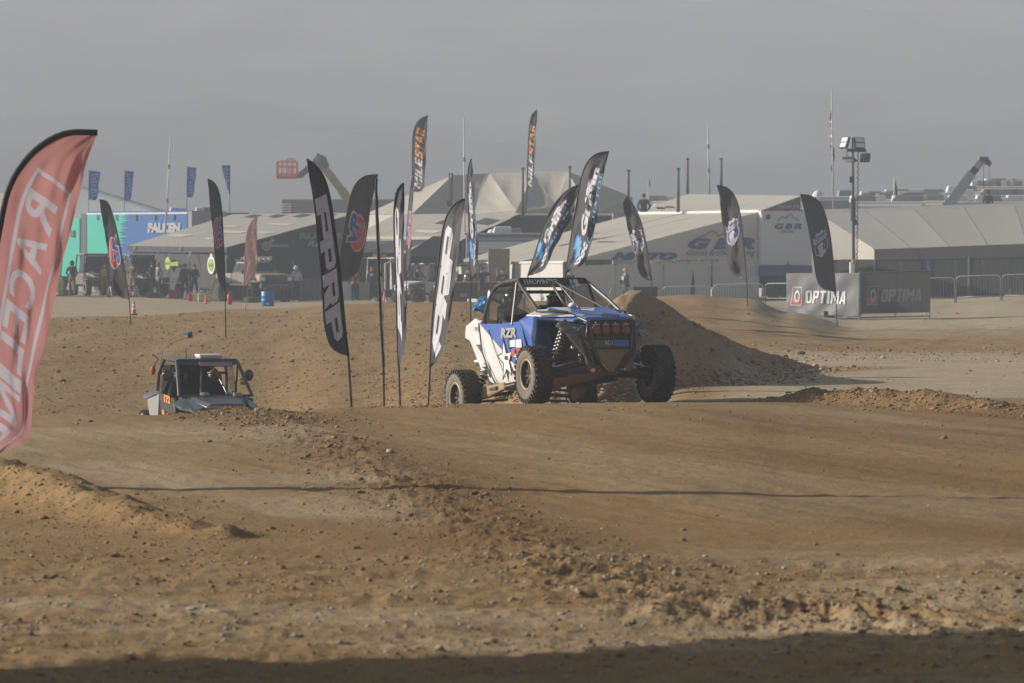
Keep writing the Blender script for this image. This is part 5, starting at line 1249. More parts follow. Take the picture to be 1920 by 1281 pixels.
def helix(a, b, r, turns, n=10):
    a, b = Vector(a), Vector(b); d = (b-a); u = d.orthogonal().normalized(); v = d.normalized().cross(u)
    return [a+d*(k/(turns*n))+(u*math.cos(2*math.pi*k/n)+v*math.sin(2*math.pi*k/n))*r for k in range(turns*n+1)]
def mir(pts, s): return [Vector((p[0]*s, p[1], p[2])) for p in pts]

def hero_buggy():
    org = Vector(((1049-960)/F*80, 80.0, -0.213))
    rt = empty('race_buggy', org, 'blue and white race buggy cresting the dirt jump nose up, black roll cage', 'race buggy')
    rt.rotation_euler = (R(8), 0, R(202))
    def B(name, mb, **k): return mb.build(name, rt, **k)
    # wheels
    w0 = make_wheel()
    place_wheel(w0, rt, (.975, 1.45, .43), True)
    place_wheel(w0, rt, (-.975, 1.45, .43), rot=(.2, 0, 0)); place_wheel(w0, rt, (.95, -1.5, .43), rot=(.5, 0, 0)); place_wheel(w0, rt, (-.95, -1.5, .43), rot=(.8, 0, 0))
    # floor and skid
    mb = MB(); mb.hexa([(-.40,-1.2,.50),(.40,-1.2,.50),(.40,1.3,.44),(-.40,1.3,.44)], [(-.46,-1.2,.56),(.46,-1.2,.56),(.46,1.3,.50),(-.46,1.3,.50)], M_SKID)
    mb.hexa([(-.40,1.3,.44),(.40,1.3,.44),(.24,1.95,.42),(-.24,1.95,.42)], [(-.42,1.3,.50),(.42,1.3,.50),(.26,1.95,.50),(-.26,1.95,.50)], M_SKID); B('skid_plate', mb)
    # body core below hood
    mb = MB(); mb.hexa([(-.46,.4,.52),(.46,.4,.52),(.30,1.9,.52),(-.30,1.9,.52)], [(-.60,.4,1.20),(.60,.4,1.20),(.34,1.95,1.08),(-.34,1.95,1.08)], M_BODYK)
    mb.hexa([(-.58,-1.25,.56),(.58,-1.25,.56),(.58,.4,.54),(-.58,.4,.54)], [(-.60,-1.25,.80),(.60,-1.25,.80),(.60,.4,.80),(-.60,.4,.80)], M_BODYK)
    mb.hexa([(-.42,-1.75,.62),(.42,-1.75,.62),(.48,-.95,.58),(-.48,-.95,.58)], [(-.50,-1.75,1.30),(.50,-1.75,1.30),(.54,-.95,1.25),(-.54,-.95,1.25)], M_BODYK); B('chassis', mb, bevel=.02)
    for s in (1, -1):
        # door: white lower, blue upper
        up = [(.72,-1.20,1.52),(.72,-.4,1.42),(.73,.34,1.36),(.73,.66,1.40),(.72,.66,.98),(.71,.34,.70),(.71,.06,.76)]
        lo = [(.72,-1.22,1.52),(.712,.05,.75),(.71,.33,.69),(.71,.62,.82),(.70,.72,.60),(.66,.66,.47),(.64,-.72,.53),(.66,-.90,.60),(.70,-1.08,1.0)]
        mb = MB(); mb.slab(mir(up, s), (-.035*s,0,0), M_BODYB); B('door', mb, bevel=.008)
        mb = MB(); mb.slab(mir([(x+.004,y,z) for x,y,z in lo], s), (-.04*s,0,0), M_BODYW); B('door_panel', mb, bevel=.008)
        mb = MB(); mb.tube(mir([(.735,-1.23,1.54),(.735,-1.16,1.1),(.72,-.98,.80),(.70,-.72,.52)], s), .012, M_BODYK, 5); mb.tube(mir([(.728,-.86,1.38),(.728,-.60,1.0),(.722,-.30,.60)], s), .006, M_BODYK, 4); B('panel_gap', mb)
        # star shaped stripe and stickers
        mb = MB(); X = .722*s
        st = [(-.30,1.22),(-.18,.98),(.10,.98),(-.05,.84),(.05,.62),(-.20,.74),(-.42,.60),(-.34,.84),(-.62,.98),(-.38,1.0)]
        mb.poly([(X+.006*s,y*.8-.05,z-.03) for y, z in st], M_STKW)
        for a_, b_ in zip(st, st[1:]+st[:1]): mb.tube([(X+.008*s,a_[0]*.8-.05,a_[1]-.03),(X+.008*s,b_[0]*.8-.05,b_[1]-.03)], .008, M_BODYK, 3, False)
        for y0, y1, z0, z1, m_ in ((-.02,.20,1.0,1.10,M_STKW),(.22,.44,.96,1.08,M_STKW),(.24,.50,.85,.95,M_STKR),(.02,.16,.86,.96,M_STKR),(.10,.20,.84,.89,M_STKW),(.28,.44,.74,.82,M_STKR),(.20,.28,.75,.82,M_STKW),(-.10,-.03,.98,1.16,M_BODYK),(-.26,-.14,.84,.90,M_BODYK)):
            mb.slab([((.733)*s,y0,z0+.02),((.733)*s,y1,z0),((.733)*s,y1,z1),((.733)*s,y0,z1+.02)], (.003*s,0,0), m_)
        mb.slab([(.70*s,.10,.58),(.70*s,.62,.56),(.70*s,.62,.68),(.70*s,.16,.68)], (.012*s,0,0), M_STKR)
        B('sticker', mb)
        g = text2d('RZR', .05, .2)
        if s > 0: mb = MB(); decal(mb, g, (.742,-.36,1.20), (0,.62,-.07), (0,0,.15), M_SPRG); B('lettering', mb)
        else: mb = MB(); decal(mb, g, (-.742,.26,1.13), (0,-.62,.07), (0,0,.15), M_SPRG); B('lettering', mb)
        # rear quarter
        rq = [(.70,-1.26,1.56),(.64,-1.62,1.66),(.62,-2.06,1.60),(.62,-2.12,1.42),(.63,-1.90,1.34),(.66,-1.30,.70),(.66,-.92,.56),(.70,-1.10,1.0),(.72,-1.24,1.50)]
        mb = MB(); mb.slab(mir(rq, s), (-.05*s,0,0), M_BODYW); B('rear_quarter', mb, bevel=.012)
        mb = MB()
        mb.slab(mir([(.685,-1.30,1.22),(.685,-1.50,1.24),(.675,-1.22,1.02),(.69,-1.14,1.04)], s), (.006*s,0,0), M_GUN); B('side_panel_grey', mb); mb = MB()
        mb.slab(mir([(.675,-1.20,.92),(.68,-1.06,.98),(.672,-.96,.70),(.668,-1.06,.68)], s), (.006*s,0,0), M_BODYK); B('side_intake', mb); mb = MB()
        mb.slab(mir([(.70,-1.34,1.52),(.69,-1.52,1.54),(.69,-1.52,1.44),(.70,-1.34,1.42)], s), (.004*s,0,0), M_STKW); B('sticker', mb)
        g = text2d('OPEN', .02)
        mb = MB(); decal(mb, g, mir([(.708,-1.50,1.45)], s)[0] if s > 0 else (-.708,-1.36,1.43), (0,.15*s,-.01), (0,0,.06), M_NAVY); B('lettering', mb)
        # front fender
        fo = [(.62,.60,1.46),(.84,.68,1.34),(.79,1.20,1.315),(.50,1.92,1.18),(.40,1.98,1.20),(.50,1.2,1.41)]
        mb = MB(); mb.slab(mir(fo, s), (0,0,-.03), M_BODYB); mb.slab(mir([(.84,.66,1.34),(.79,1.22,1.30),(.80,1.20,1.14),(.82,1.18,.96),(.83,1.16,.72),(.76,.64,.70),(.74,.60,1.38)], s), (-.03*s,0,0), M_BODYB)
        mb.slab(mir([(.74,.60,1.38),(.84,.68,1.34),(.84,.86,.9),(.82,.90,.70),(.60,.70,.66),(.58,.62,1.0)], s), (0,.02,0), M_BODYB); B('front_fender', mb, bevel=.01)
        mb = MB(); mb.slab(mir([(.58,.74,1.475),(.77,.78,1.405),(.66,1.50,1.30),(.46,1.86,1.26)], s), (0,0,-.02), M_BODYW); B('fender_stripe', mb); mb = MB(); mb.slab(mir([(.78,.90,1.18),(.46,.96,1.3),(.46,.98,.76),(.60,.95,.60)], s), (0,.015,0), M_BODYB); B('inner_fender', mb)
        mb = MB(); mb.slab(mir([(.40,1.66,1.20),(.72,1.74,1.14),(.50,2.02,1.06),(.36,2.06,1.08)], s), (0,0,-.05), M_GUN); mb.slab(mir([(.62,1.84,1.12),(.70,1.86,1.02),(.50,2.08,.90),(.46,2.06,1.04)], s), (0,-.03,0), M_GLS); B('headlight', mb, bevel=.01)
        # tower plate and bumper arm
        mb = MB(); mb.slab(mir([(.62,1.86,1.20),(.72,1.80,1.14),(.40,2.02,.62),(.34,1.98,.40),(.22,1.98,.40),(.28,2.02,.66),(.46,1.98,1.0)], s), (0,.05,0), M_GUN); mb.slab(mir([(.42,2.02,1.08),(.50,2.0,1.02),(.34,2.06,.74),(.28,2.08,.74)], s), (0,.05,0), M_GUN); B('shock_tower', mb, bevel=.008)
        mb = MB(); mb.tube(mir([(.46,1.60,1.30),(.40,1.95,1.20),(.345,2.14,1.12),(.32,2.16,.92),(.30,2.15,.72),(.20,2.10,.56),(.10,2.02,.42)], s), .022, M_CAGE, 8); mb.tube(mir([(.36,2.14,1.14),(.39,2.12,.90),(.31,2.15,.71)], s), .018, M_CAGE, 6); B('bumper_tube', mb, smooth=True)
        # suspension
        mb = MB(); mb.tube(helix(mir([(.50,1.62,1.16)], s)[0], mir([(.66,1.56,.70)], s)[0], .062, 9), .013, M_SPRG, 5); cs = B('coil_spring', mb, smooth=True)
        mb = MB(); mb.tube(mir([(.49,1.62,1.20),(.68,1.56,.62)], s), .036, M_GUN, 8); mb.tube(mir([(.67,1.56,.66),(.72,1.54,.52)], s), .022, M_SHCK, 6); B('shock_absorber', mb)
        mb = MB(); mb.tube(mir([(.44,1.38,1.20),(.54,1.36,.92)], s), .036, M_STKW, 8); mb.tube(mir([(.54,1.36,.92),(.56,1.36,.84)], s), .038, M_STKR, 8); mb.tube(mir([(.56,1.36,.84),(.64,1.36,.58)], s), .020, M_SHCK, 6); mb.ball(mir([(.50,1.84,.78)], s)[0], .035, M_CHR, 8, 5); mb.ball(mir([(.42,1.90,.66)], s)[0], .03, M_CHR, 8, 5); B('bypass_shock', mb)
        mb = MB()
        mb.tube(mir([(.22,1.85,.47),(.55,1.62,.44),(.84,1.47,.40)], s), .058, M_BODYK, 8); mb.tube(mir([(.30,1.05,.48),(.60,1.34,.44),(.84,1.45,.40)], s), .052, M_BODYK, 8)
        mb.tube(mir([(.26,1.80,.70),(.58,1.62,.66),(.84,1.46,.56)], s), .032, M_BODYK, 8); mb.tube(mir([(.32,1.20,.70),(.60,1.36,.66),(.84,1.45,.56)], s), .030, M_BODYK, 8)
        mb.slab(mir([(.30,1.80,.50),(.80,1.50,.44),(.62,1.36,.46),(.36,1.20,.50)], s), (0,0,-.03), M_BODYK)
        mb.tube(mir([(.18,1.62,.60),(.5,1.66,.57),(.82,1.62,.50)], s), .016, M_SHCK, 6); mb.box(mir([(.855,1.45,.47)], s)[0], (.09,.14,.30), M_BODYK); B('front_arm', mb, smooth=35)
        mb = MB(); mb.slab(mir([(.60,-.50,.55),(.63,-.42,.44),(.72,-.95,.36),(.82,-1.45,.36),(.82,-1.52,.50),(.70,-1.0,.55)], s), (.07*s,0,0), M_SKID); mb.slab(mir([(.68,-.62,.50),(.68,-.90,.50),(.68,-.90,.44),(.68,-.62,.45)], s), (.085*s,0,0), M_BODYK); mb.box(mir([(.84,-1.5,.43)], s)[0], (.1,.16,.22), M_BODYK); B('trailing_arm', mb, bevel=.008)
        mb = MB(); mb.tube(helix(mir([(.52,-1.10,1.22)], s)[0], mir([(.74,-1.28,.60)], s)[0], .065, 11), .013, M_SPRG, 5); mb.tube(mir([(.51,-1.1,1.25),(.75,-1.29,.52)], s), .035, M_GUN, 8); B('rear_shock', mb, smooth=True)
        mb = MB(); mb.tube(mir([(.12,-1.75,.62),(.82,-1.52,.52)], s), .02, M_BODYK, 6); mb.tube(mir([(.12,-1.75,.42),(.82,-1.52,.36)], s), .02, M_BODYK, 6); mb.tube(mir([(.12,-1.55,.50),(.86,-1.5,.43)], s), .03, M_GUN, 6); B('radius_rod', mb)
        mb = MB(); mb.slab(mir([(.60,-.70,.58),(.68,.68,.52),(.66,.70,.42),(.58,-.66,.46)], s), (-.05*s,0,0), M_GUN); mb.tube(mir([(.66,-.60,.48),(.68,.66,.44)], s), .022, M_GUN, 6); B('rock_slider', mb)
        # window net
        mb = MB(); mb.slab(mir([(.70,-1.05,1.56),(.60,-.97,1.98),(.57,-.14,2.00),(.60,.10,1.88),(.69,.78,1.44)], s), (.004*s,0,0), M_NET); B('window_net', mb)
        mb = MB(); mb.tube(mir([(.75,.60,1.36),(.66,.05,1.98)], s) if 0 else mir([(.73,.10,1.34),(.575,.0,1.99)], s), .022, M_GUN, 6); B('door_brace', mb)
        # cage
        mb = MB()
        mb.tube(mir([(.66,.96,1.44),(.63,.66,1.63),(.57,.10,1.95),(.54,-.02,2.03),(.55,-.60,2.07),(.56,-.92,2.03),(.60,-1.05,1.90),(.68,-1.12,1.60),(.66,-1.16,1.2)], s), .030, M_CAGE, 8)
        mb.tube(mir([(.66,.96,1.44),(.60,1.30,1.40),(.46,1.62,1.33)], s), .024, M_CAGE, 8)
        mb.tube(mir([(.05,.02,2.02),(.10,.80,1.46)], s), .020, M_CAGE, 6)
        mb.tube(mir([(.58,-1.02,1.95),(.50,-1.80,1.45)], s), .022, M_CAGE, 6)
        B('roll_cage', mb, smooth=40)
        mb = MB()
        if s < 0:
            for q0, q1 in (((.628,.66,1.545),(.636,.72,1.50)),((.646,.82,1.43),(.652,.87,1.395))): mb = MB(); mb.tube(mir([q0, q1], s), .036, M_ORNG, 8); B('tape_band', mb)
        # seats
        mb = MB(); mb.hexa([(s*.10,-.75,.85),(s*.55,-.75,.85),(s*.55,-.15,.85),(s*.10,-.15,.85)], [(s*.10,-.75,1.02),(s*.55,-.75,1.02),(s*.55,-.15,1.05),(s*.10,-.15,1.05)], M_SEAT); mb.hexa([(s*.10,-.97,.95),(s*.55,-.97,.95),(s*.55,-.72,.95),(s*.10,-.72,.95)], [(s*.16,-1.12,1.78),(s*.49,-1.12,1.78),(s*.49,-.98,1.78),(s*.16,-.98,1.78)], M_SEAT); B('seat', mb, bevel=.03)
    # roof, windscreen banner, dash
    mb = MB(); mb.slab([(-.54,-.95,2.045),(.54,-.95,2.045),(.55,-.5,2.085),(.53,-.02,2.05),(-.53,-.02,2.05),(-.55,-.5,2.085)], (0,0,.02), M_BODYK); B('roof', mb, bevel=.006)
    mb = MB(); mb.slab([(-.54,.0,2.06),(.54,.0,2.06),(.555,.07,1.96),(-.555,.07,1.96)], (0,.012,0), M_BODYK); B('visor', mb)
    mb = MB(); decal(mb, text2d('HALWINTER', .03), (.49,.098,1.958), (-.56,0,0), (0,-.054,.078), M_STKW); decal(mb, text2d('18', .05), (-.26,.098,1.958), (-.13,0,0), (0,-.054,.078), M_STKW); B('lettering', mb)
    mb = MB(); mb.tube([(.55,-.02,2.03),(-.55,-.02,2.03)], .028, M_CAGE, 8); mb.tube([(.64,.94,1.44),(-.64,.94,1.44)], .022, M_CAGE, 8); mb.tube([(.56,-.99,1.98),(-.56,-.99,1.98)], .026, M_CAGE, 8); mb.tube([(.02,.03,2.02),(-.50,.90,1.46)], .020, M_GUN, 6); B('cross_bar', mb, smooth=40); mb = MB()
    mb.tube([(.58,-1.06,1.9),(-.6,-1.14,1.3)], .022, M_CAGE, 6); mb.tube([(-.58,-1.06,1.9),(.6,-1.14,1.3)], .022, M_CAGE, 6); B('cross_bar', mb, smooth=40)
    mb = MB(); mb.hexa([(-.58,.45,1.0),(.58,.45,1.0),(.60,.95,1.0),(-.60,.95,1.0)], [(-.58,.50,1.33),(.58,.50,1.33),(.60,.93,1.43),(-.60,.93,1.43)], M_BODYK); B('dashboard', mb, bevel=.02)
    mb = MB(); mb.tube([(-.32+.16*math.cos(a*.5236), .36-.05*math.sin(a*.5236), 1.33+.15*math.sin(a*.5236)) for a in range(13)], .014, M_SEAT, 6); mb.tube([(-.32,.36,1.33),(-.32,.52,1.22)], .02, M_SEAT, 6); B('steering_wheel', mb)
    # bonnet and grille
    mb = MB(); mb.hexa([(-.58,.93,1.30),(.58,.93,1.30),(.36,2.06,1.10),(-.36,2.06,1.10)], [(-.50,.93,1.50),(.50,.93,1.50),(.36,2.06,1.20),(-.36,2.06,1.20)], M_BODYB); B('bonnet', mb, bevel=.015)
    mb = MB(); zf = lambda y: 1.50-(y-.93)*.2655+.005
    mb.poly([(.20,1.0,zf(1.0)),(.48,1.0,zf(1.0)),(.38,1.95,zf(1.95)),(.24,1.80,zf(1.80)),(.34,1.5,zf(1.5))], M_STKW); mb.poly([(-.30,1.75,zf(1.75)),(-.12,1.6,zf(1.6)),(.08,1.95,zf(1.95)),(-.22,2.0,zf(2.0))], M_BODYK); mb.poly([(-.2,1.1,zf(1.1)),(0,1.0,zf(1.0)),(.1,1.3,zf(1.3)),(-.05,1.4,zf(1.4))], M_STKW); B('bonnet_graphic', mb)
    mb = MB(); mb.ball((.12,1.02,1.515), (.06,.09,.042), M_STKW); B('bonnet_scoop', mb, smooth=True)
    mb = MB(); mb.box((0,2.06,.94), (.62,.06,.42), M_BODYK); B('grille', mb)
    mb = MB()
    for z in (1.145, .88, .735): mb.tube([(-.345,2.15,z),(.345,2.15,z)], .016, M_CAGE, 6)
    B('grille_bar', mb)
    for x in (.235, .085, -.075, -.235):
        mb = MB(); mb.lathe([(.001,.05),(.055,.045),(.07,.03),(.075,0),(.07,-.05)], M_AMB, 16, (x,2.13,1.0), 'Y'); l_ = B('spot_lamp', mb, smooth=35)
        mb = MB(); mb.tube([(x-.05,2.15,1.085),(x+.05,2.15,1.075)], .012, M_SPRG, 5); mb.tube([(x,2.14,1.075),(x,2.14,1.12)], .012, M_SPRG, 5); mb.build('lamp_bracket', l_)
    mb = MB(); mb.box((-.16,2.11,.81), (.24,.04,.10), M_BODYB); mb.box((.14,2.11,.81), (.26,.03,.11), M_GUN); B('grille_panel', mb)
    mb = MB(); decal(mb, text2d('K1', .04), (.10,2.135,.775), (-.12,0,0), (0,0,.075), M_SPRG); B('lettering', mb)
    mb = MB(); mb.slab([(-.27,2.10,.72),(.27,2.10,.72),(.04,2.0,.40),(-.06,2.0,.40)], (0,.03,0), M_SKID); B('nose_skid', mb)
    mb = MB(); mb.tube([(.24,1.98,.44),(.29,2.06,.42)], .035, M_CHR, 8); mb.tube([(-.20,1.98,.44),(-.23,2.04,.43)], .022, M_CHR, 8); B('tow_shackle', mb)
    # engine bay, exhaust, bed
    mb = MB(); mb.slab([(-.62,-2.04,1.57),(.62,-2.04,1.57),(.66,-1.3,1.56),(-.66,-1.3,1.56)], (0,0,.03), M_BODYW); B('bed_cover', mb)
    mb = MB(); mb.tube([(.52,-1.55,.98),(.60,-1.72,1.0)], .062, M_SHCK, 12); mb.tube([(.4,-1.3,.96),(.53,-1.56,.98)], .05, M_GUN, 10); B('exhaust', mb, smooth=40)
    mb = MB(); mb.tube([(.48,-1.95,1.42),(.48,-2.02,1.35),(.48,-1.86,1.0)], .02, M_CAGE, 6); mb.tube([(-.48,-1.95,1.42),(-.48,-2.02,1.35),(-.48,-1.86,1.0)], .02, M_CAGE, 6); mb.tube([(-.48,-2.02,1.35),(.48,-2.02,1.35)], .02, M_CAGE, 6); B('rear_bumper', mb)
    mb = MB(); mb.ball((.56,-1.16,1.93), (.03,.06,.11), M_BODYW); B('air_intake', mb, smooth=True)
    return rt, org
HB, HORG = hero_buggy()
HM = Matrix.Translation(HORG)@HB.rotation_euler.to_matrix().to_4x4()

# blue flag whipping behind the hero buggy
def whip_blue():
    c = Cloth([(914,600),(916,585),(917,571),(916,556)], [(916,556),(904,555),(897,562),(888,573),(881,579),(883,585),(896,581),(908,588),(914,600)], 81.3, .10, .05, 1)
    b = P(915, 612, 81.6); rt = empty('whip_flag', b, 'light blue flag blowing off the rear of the blue and white buggy', 'flag'); mb = MB(); mb.tube([b, P(917, 580, 81.6), P(916, 556, 81.6)], .012, M_POLE, 6); mb.build('pole', rt, b)
    mb = MB(); c.cloth(mb, mat('sky blue flag cloth', (.16,.42,.74), .6, var=.15, trans=.35)); mb.build('cloth', rt, b, smooth=True)
    mb = MB(); c.put(mb, shape2d([[(0,.2),(1,0),(.8,1),(.2,.9)]], .2), M_NAVY, .30,.62,.50,.80,'flat',.01); c.put(mb, shape2d([ell(.5,.5,.5,.5,12)], .2), M_VRED, .20,.36,.48,.70,'flat',.014); c.put(mb, text2d('B', .05), M_WHT, .15,.4,.12,.30,'flat',.01); mb.build('emblem', rt, b)
whip_blue()

def black_buggy():
    """second buggy down in the dip"""
    org = Vector(((396-960)/F*100-.13, 100.6, 0)); org.z = P(385, 675, 100).z-1.80
    rt = empty('race_buggy', org, 'dark grey race buggy sunk in the dip with an orange number on its door', 'race buggy'); rt.rotation_euler = (R(-1), 0, R(197))
    def B(name, mb, **k): return mb.build(name, rt, **k)
    M_SLT = mat('dusty slate buggy plastic', (.060,.075,.095), .35, var=.12, dust=.20, dcol=(.28,.26,.22), spec=.5); M_SLT2 = mat('pale grey buggy plastic', (.30,.32,.33), .45, var=.1, dust=.3)
    w1 = make_wheel(.40, .27, 26); place_wheel(w1, rt, (.84,1.25,.40), True)
    for l_ in ((-.84,1.25,.40),(.82,-1.25,.40),(-.82,-1.25,.40)): place_wheel(w1, rt, l_)
    mb = MB(); mb.hexa([(-.6,-1.3,.4),(.6,-1.3,.4),(.42,1.6,.4),(-.42,1.6,.4)], [(-.68,-1.3,.95),(.68,-1.3,.95),(.5,1.6,.9),(-.5,1.6,.9)], M_BODYK); B('chassis', mb)
    mb = MB(); mb.hexa([(-.66,.55,1.02),(.66,.55,1.02),(.40,1.62,.86),(-.40,1.62,.86)], [(-.58,.55,1.16),(.58,.55,1.16),(.34,1.60,1.02),(-.34,1.60,1.02)], M_SLT); B('bonnet', mb, bevel=.05)
    mb = MB(); mb.box((.20,.70,1.17), (.14,.22,.07), M_SLT2); mb.box((-.42,.72,1.16), (.16,.2,.08), M_SLT2); B('bonnet_vent', mb, bevel=.02)
    mb = MB(); mb.slab([(-.36,1.63,.99),(.30,1.63,.99),(.26,1.66,.95),(-.32,1.66,.95)], (0,.02,-.02), M_SLT2); B('grille_bar', mb)
    mb = MB(); mb.box((0,1.60,.78), (.66,.08,.28), M_BODYK); B('grille', mb)
    for s in (1, -1):
        mb = MB(); fx = .86 if s > 0 else .72; mb.slab(mir([(.55,.62,1.13),(fx,.80,1.02),(fx-.04,1.35,.95),(.62,1.66,.90),(.44,1.62,.98)], s), (0,0,-.05), M_SLT); mb.slab(mir([(fx,.78,1.03),(fx,1.1,.98),(fx-.02,.90,.62),(.74,.66,.60),(.72,.60,1.05)], s), (-.04*s,0,0), M_SLT); B('front_fender', mb, bevel=.02)
        mb = MB(); mb.slab(mir([(.72,1.60,.96),(.38,1.68,.90),(.40,1.70,.76),(.62,1.68,.80)], s), (0,.03,0), M_SLT2 if s > 0 else M_GLS); B('headlight', mb, bevel=.01)
        mb = MB(); mb.slab(mir([(.76,.60,1.08),(.76,-.85,1.16),(.72,-.85,.50),(.72,.62,.48)], s), (-.05*s,0,0), M_BODYK); dr = B('door', mb)
        mb = MB()
        if s > 0: decal(mb, text2d('172', .07), (.775,-.20,.99), (0,.50,-.02), (0,0,.15), M_ORNG)
        else: decal(mb, text2d('172', .07), (-.775,.40,.80), (0,-.62,.03), (0,0,.20), M_ORNG)
        mb.slab(mir([(.77,-.36,.84),(.77,-.20,.84),(.77,-.06,.52),(.77,-.22,.52)], s), (.004*s,0,0), M_ORNG); mb.build('lettering', dr)
        mb = MB(); mb.slab(mir([(.74,-.70,1.18),(.84,-.86,1.12),(.90,-1.2,1.04),(.86,-1.62,1.06),(.62,-1.65,1.16)], s), (0,0,-.06), M_SLT); mb.slab(mir([(.76,-.62,1.14),(.90,-1.1,1.02),(.88,-1.0,.72),(.78,-.66,.50)], s), (-.05*s,0,0), M_SLT2); B('rear_fender', mb, bevel=.02)
        mb = MB(); mb.tube(mir([(.70,.72,1.14),(.60,.12,1.70),(.58,0,1.77),(.58,-.95,1.78),(.66,-1.10,1.5),(.68,-1.15,1.1)], s), .032, M_CAGE, 8); mb.tube(mir([(.10,.02,1.72),(.26,.62,1.16)], s), .02, M_CAGE, 6); mb.tube(mir([(.72,-.60,1.14),(.60,.02,1.70)], s), .02, M_CAGE, 6); B('roll_cage', mb, smooth=40)
        mb = MB(); mb.slab(mir([(.70,-1.0,1.18),(.60,-.92,1.70),(.59,-.35,1.70),(.70,-.42,1.18)], s), (.004*s,0,0), M_NET); B('window_net', mb)
        mb = MB(); c = mir([(.80,.10,1.50)], s)[0]; mb.ball(c, (.09,.03,.11), M_GUN, 12, 8); mb.tube([c, mir([(.62,.06,1.60)], s)[0]], .012, M_CAGE, 5); mb.ball(c+Vector((0,.015,0)), (.075,.028,.095), M_GLS, 12, 8); B('wing_mirror', mb, smooth=True)
        mb = MB(); mb.hexa([(s*.12,-.75,.7),(s*.55,-.75,.7),(s*.55,-.62,.7),(s*.12,-.62,.7)], [(s*.18,-.92,1.5),(s*.49,-.92,1.5),(s*.49,-.8,1.5),(s*.18,-.8,1.5)], M_SEAT); B('seat', mb, bevel=.03)
    mb = MB(); mb.slab([(-.58,-.98,1.79),(.58,-.98,1.79),(.57,.04,1.78),(-.57,.04,1.78)], (0,0,.03), M_SLT); B('roof', mb, bevel=.015)
    mb = MB(); mb.tube([(.60,.04,1.75),(-.60,.04,1.75)], .03, M_CAGE, 8); mb.tube([(.68,.66,1.14),(-.68,.66,1.14)], .024, M_CAGE, 6); B('cross_bar', mb, smooth=40); mb = MB(); mb.tube([(.66,-1.1,1.5),(-.66,-1.1,1.5)], .026, M_CAGE, 6); B('cross_bar', mb, smooth=40); mb = MB(); mb.slab([(-.58,.02,1.78),(.58,.02,1.78),(.60,.10,1.70),(-.60,.10,1.70)], (0,.015,0), M_BODYK); B('visor', mb); mb = MB(); mb.slab([(-.62,-1.04,.8),(.66,-1.04,.8),(.60,-1.0,1.66),(-.30,-1.0,1.66),(-.50,-1.0,1.40)], (0,.02,0), M_SEAT); B('firewall', mb)
    mb = MB(); mb.hexa([(-.6,.25,.9),(.6,.25,.9),(.62,.6,.9),(-.62,.6,.9)], [(-.6,.28,1.12),(.6,.28,1.12),(.62,.6,1.15),(-.62,.6,1.15)], M_BODYK); B('dashboard', mb)
    mb = MB(); mb.box((-.14,.16,1.715), (.66,.06,.095), mat('dull red lamp surround', (.20,.085,.075), .5), ); lb = B('light_bar', mb, bevel=.02)
    mb = MB(); mb.box((-.14,.196,1.715), (.60,.012,.065), M_ACG); mb.build('lens', lb)
    mb = MB(); mb.box((-.12,-.35,1.86), (.44,.40,.05), M_AC); mb.box((-.12,-.35,1.83), (.42,.38,.03), M_NAVY); B('roof_antenna', mb, bevel=.015)
    mb = MB(); mb.tube([(.30,-.4,1.8),(.30,-.41,2.0)], .010, M_POLE, 5); B('whip_antenna', mb)
    mb = MB(); mb.ball((.80,-1.0,1.56), (.05,.05,.09), M_VRED); mb.tube([(.80,-1.0,1.60),(.70,-1.0,1.78),(.80,-1.05,1.86)], .012, M_CAGE, 5); mb.ball((.80,-1.0,1.10), .04, M_VRED); B('tail_lamp', mb)
    mb = MB(); mb.ball((-.22,-.5,1.63), .035, M_VRED); B('warning_lamp', mb)
    mb = MB(); mb.box((-.10,-.45,1.70), (.5,.5,.02), mat('tan rear panel', (.4,.33,.22), .7)); B('roof_lining', mb)
    return rt, org
BB, BORG = black_buggy()
BMX = Matrix.Translation(BORG)@BB.rotation_euler.to_matrix().to_4x4()
b = BMX@Vector((.66,-1.2,1.2)); rt = empty('whip_flag', b, 'small blue flag on a thin whip streaming above the dark grey buggy', 'flag')
mb = MB(); mb.tube([b, P(305, 655, 101.8), P(338, 636, 101.8), P(362, 632, 101.8)], .006, mat('thin brown whip', (.16,.12,.08), .6), 4); mb.build('pole', rt, b, smooth=True)
c = Cloth([(361,634),(361,628),(361,622)], [(361,622),(355,622),(352,625),(346,625),(345,628),(352,629),(355,634),(361,634)], 101.8, .05, .03, 1); mb = MB(); c.cloth(mb, mat('blue whip cloth', (.05,.17,.50), .6)); mb.build('cloth', rt, b, smooth=True)

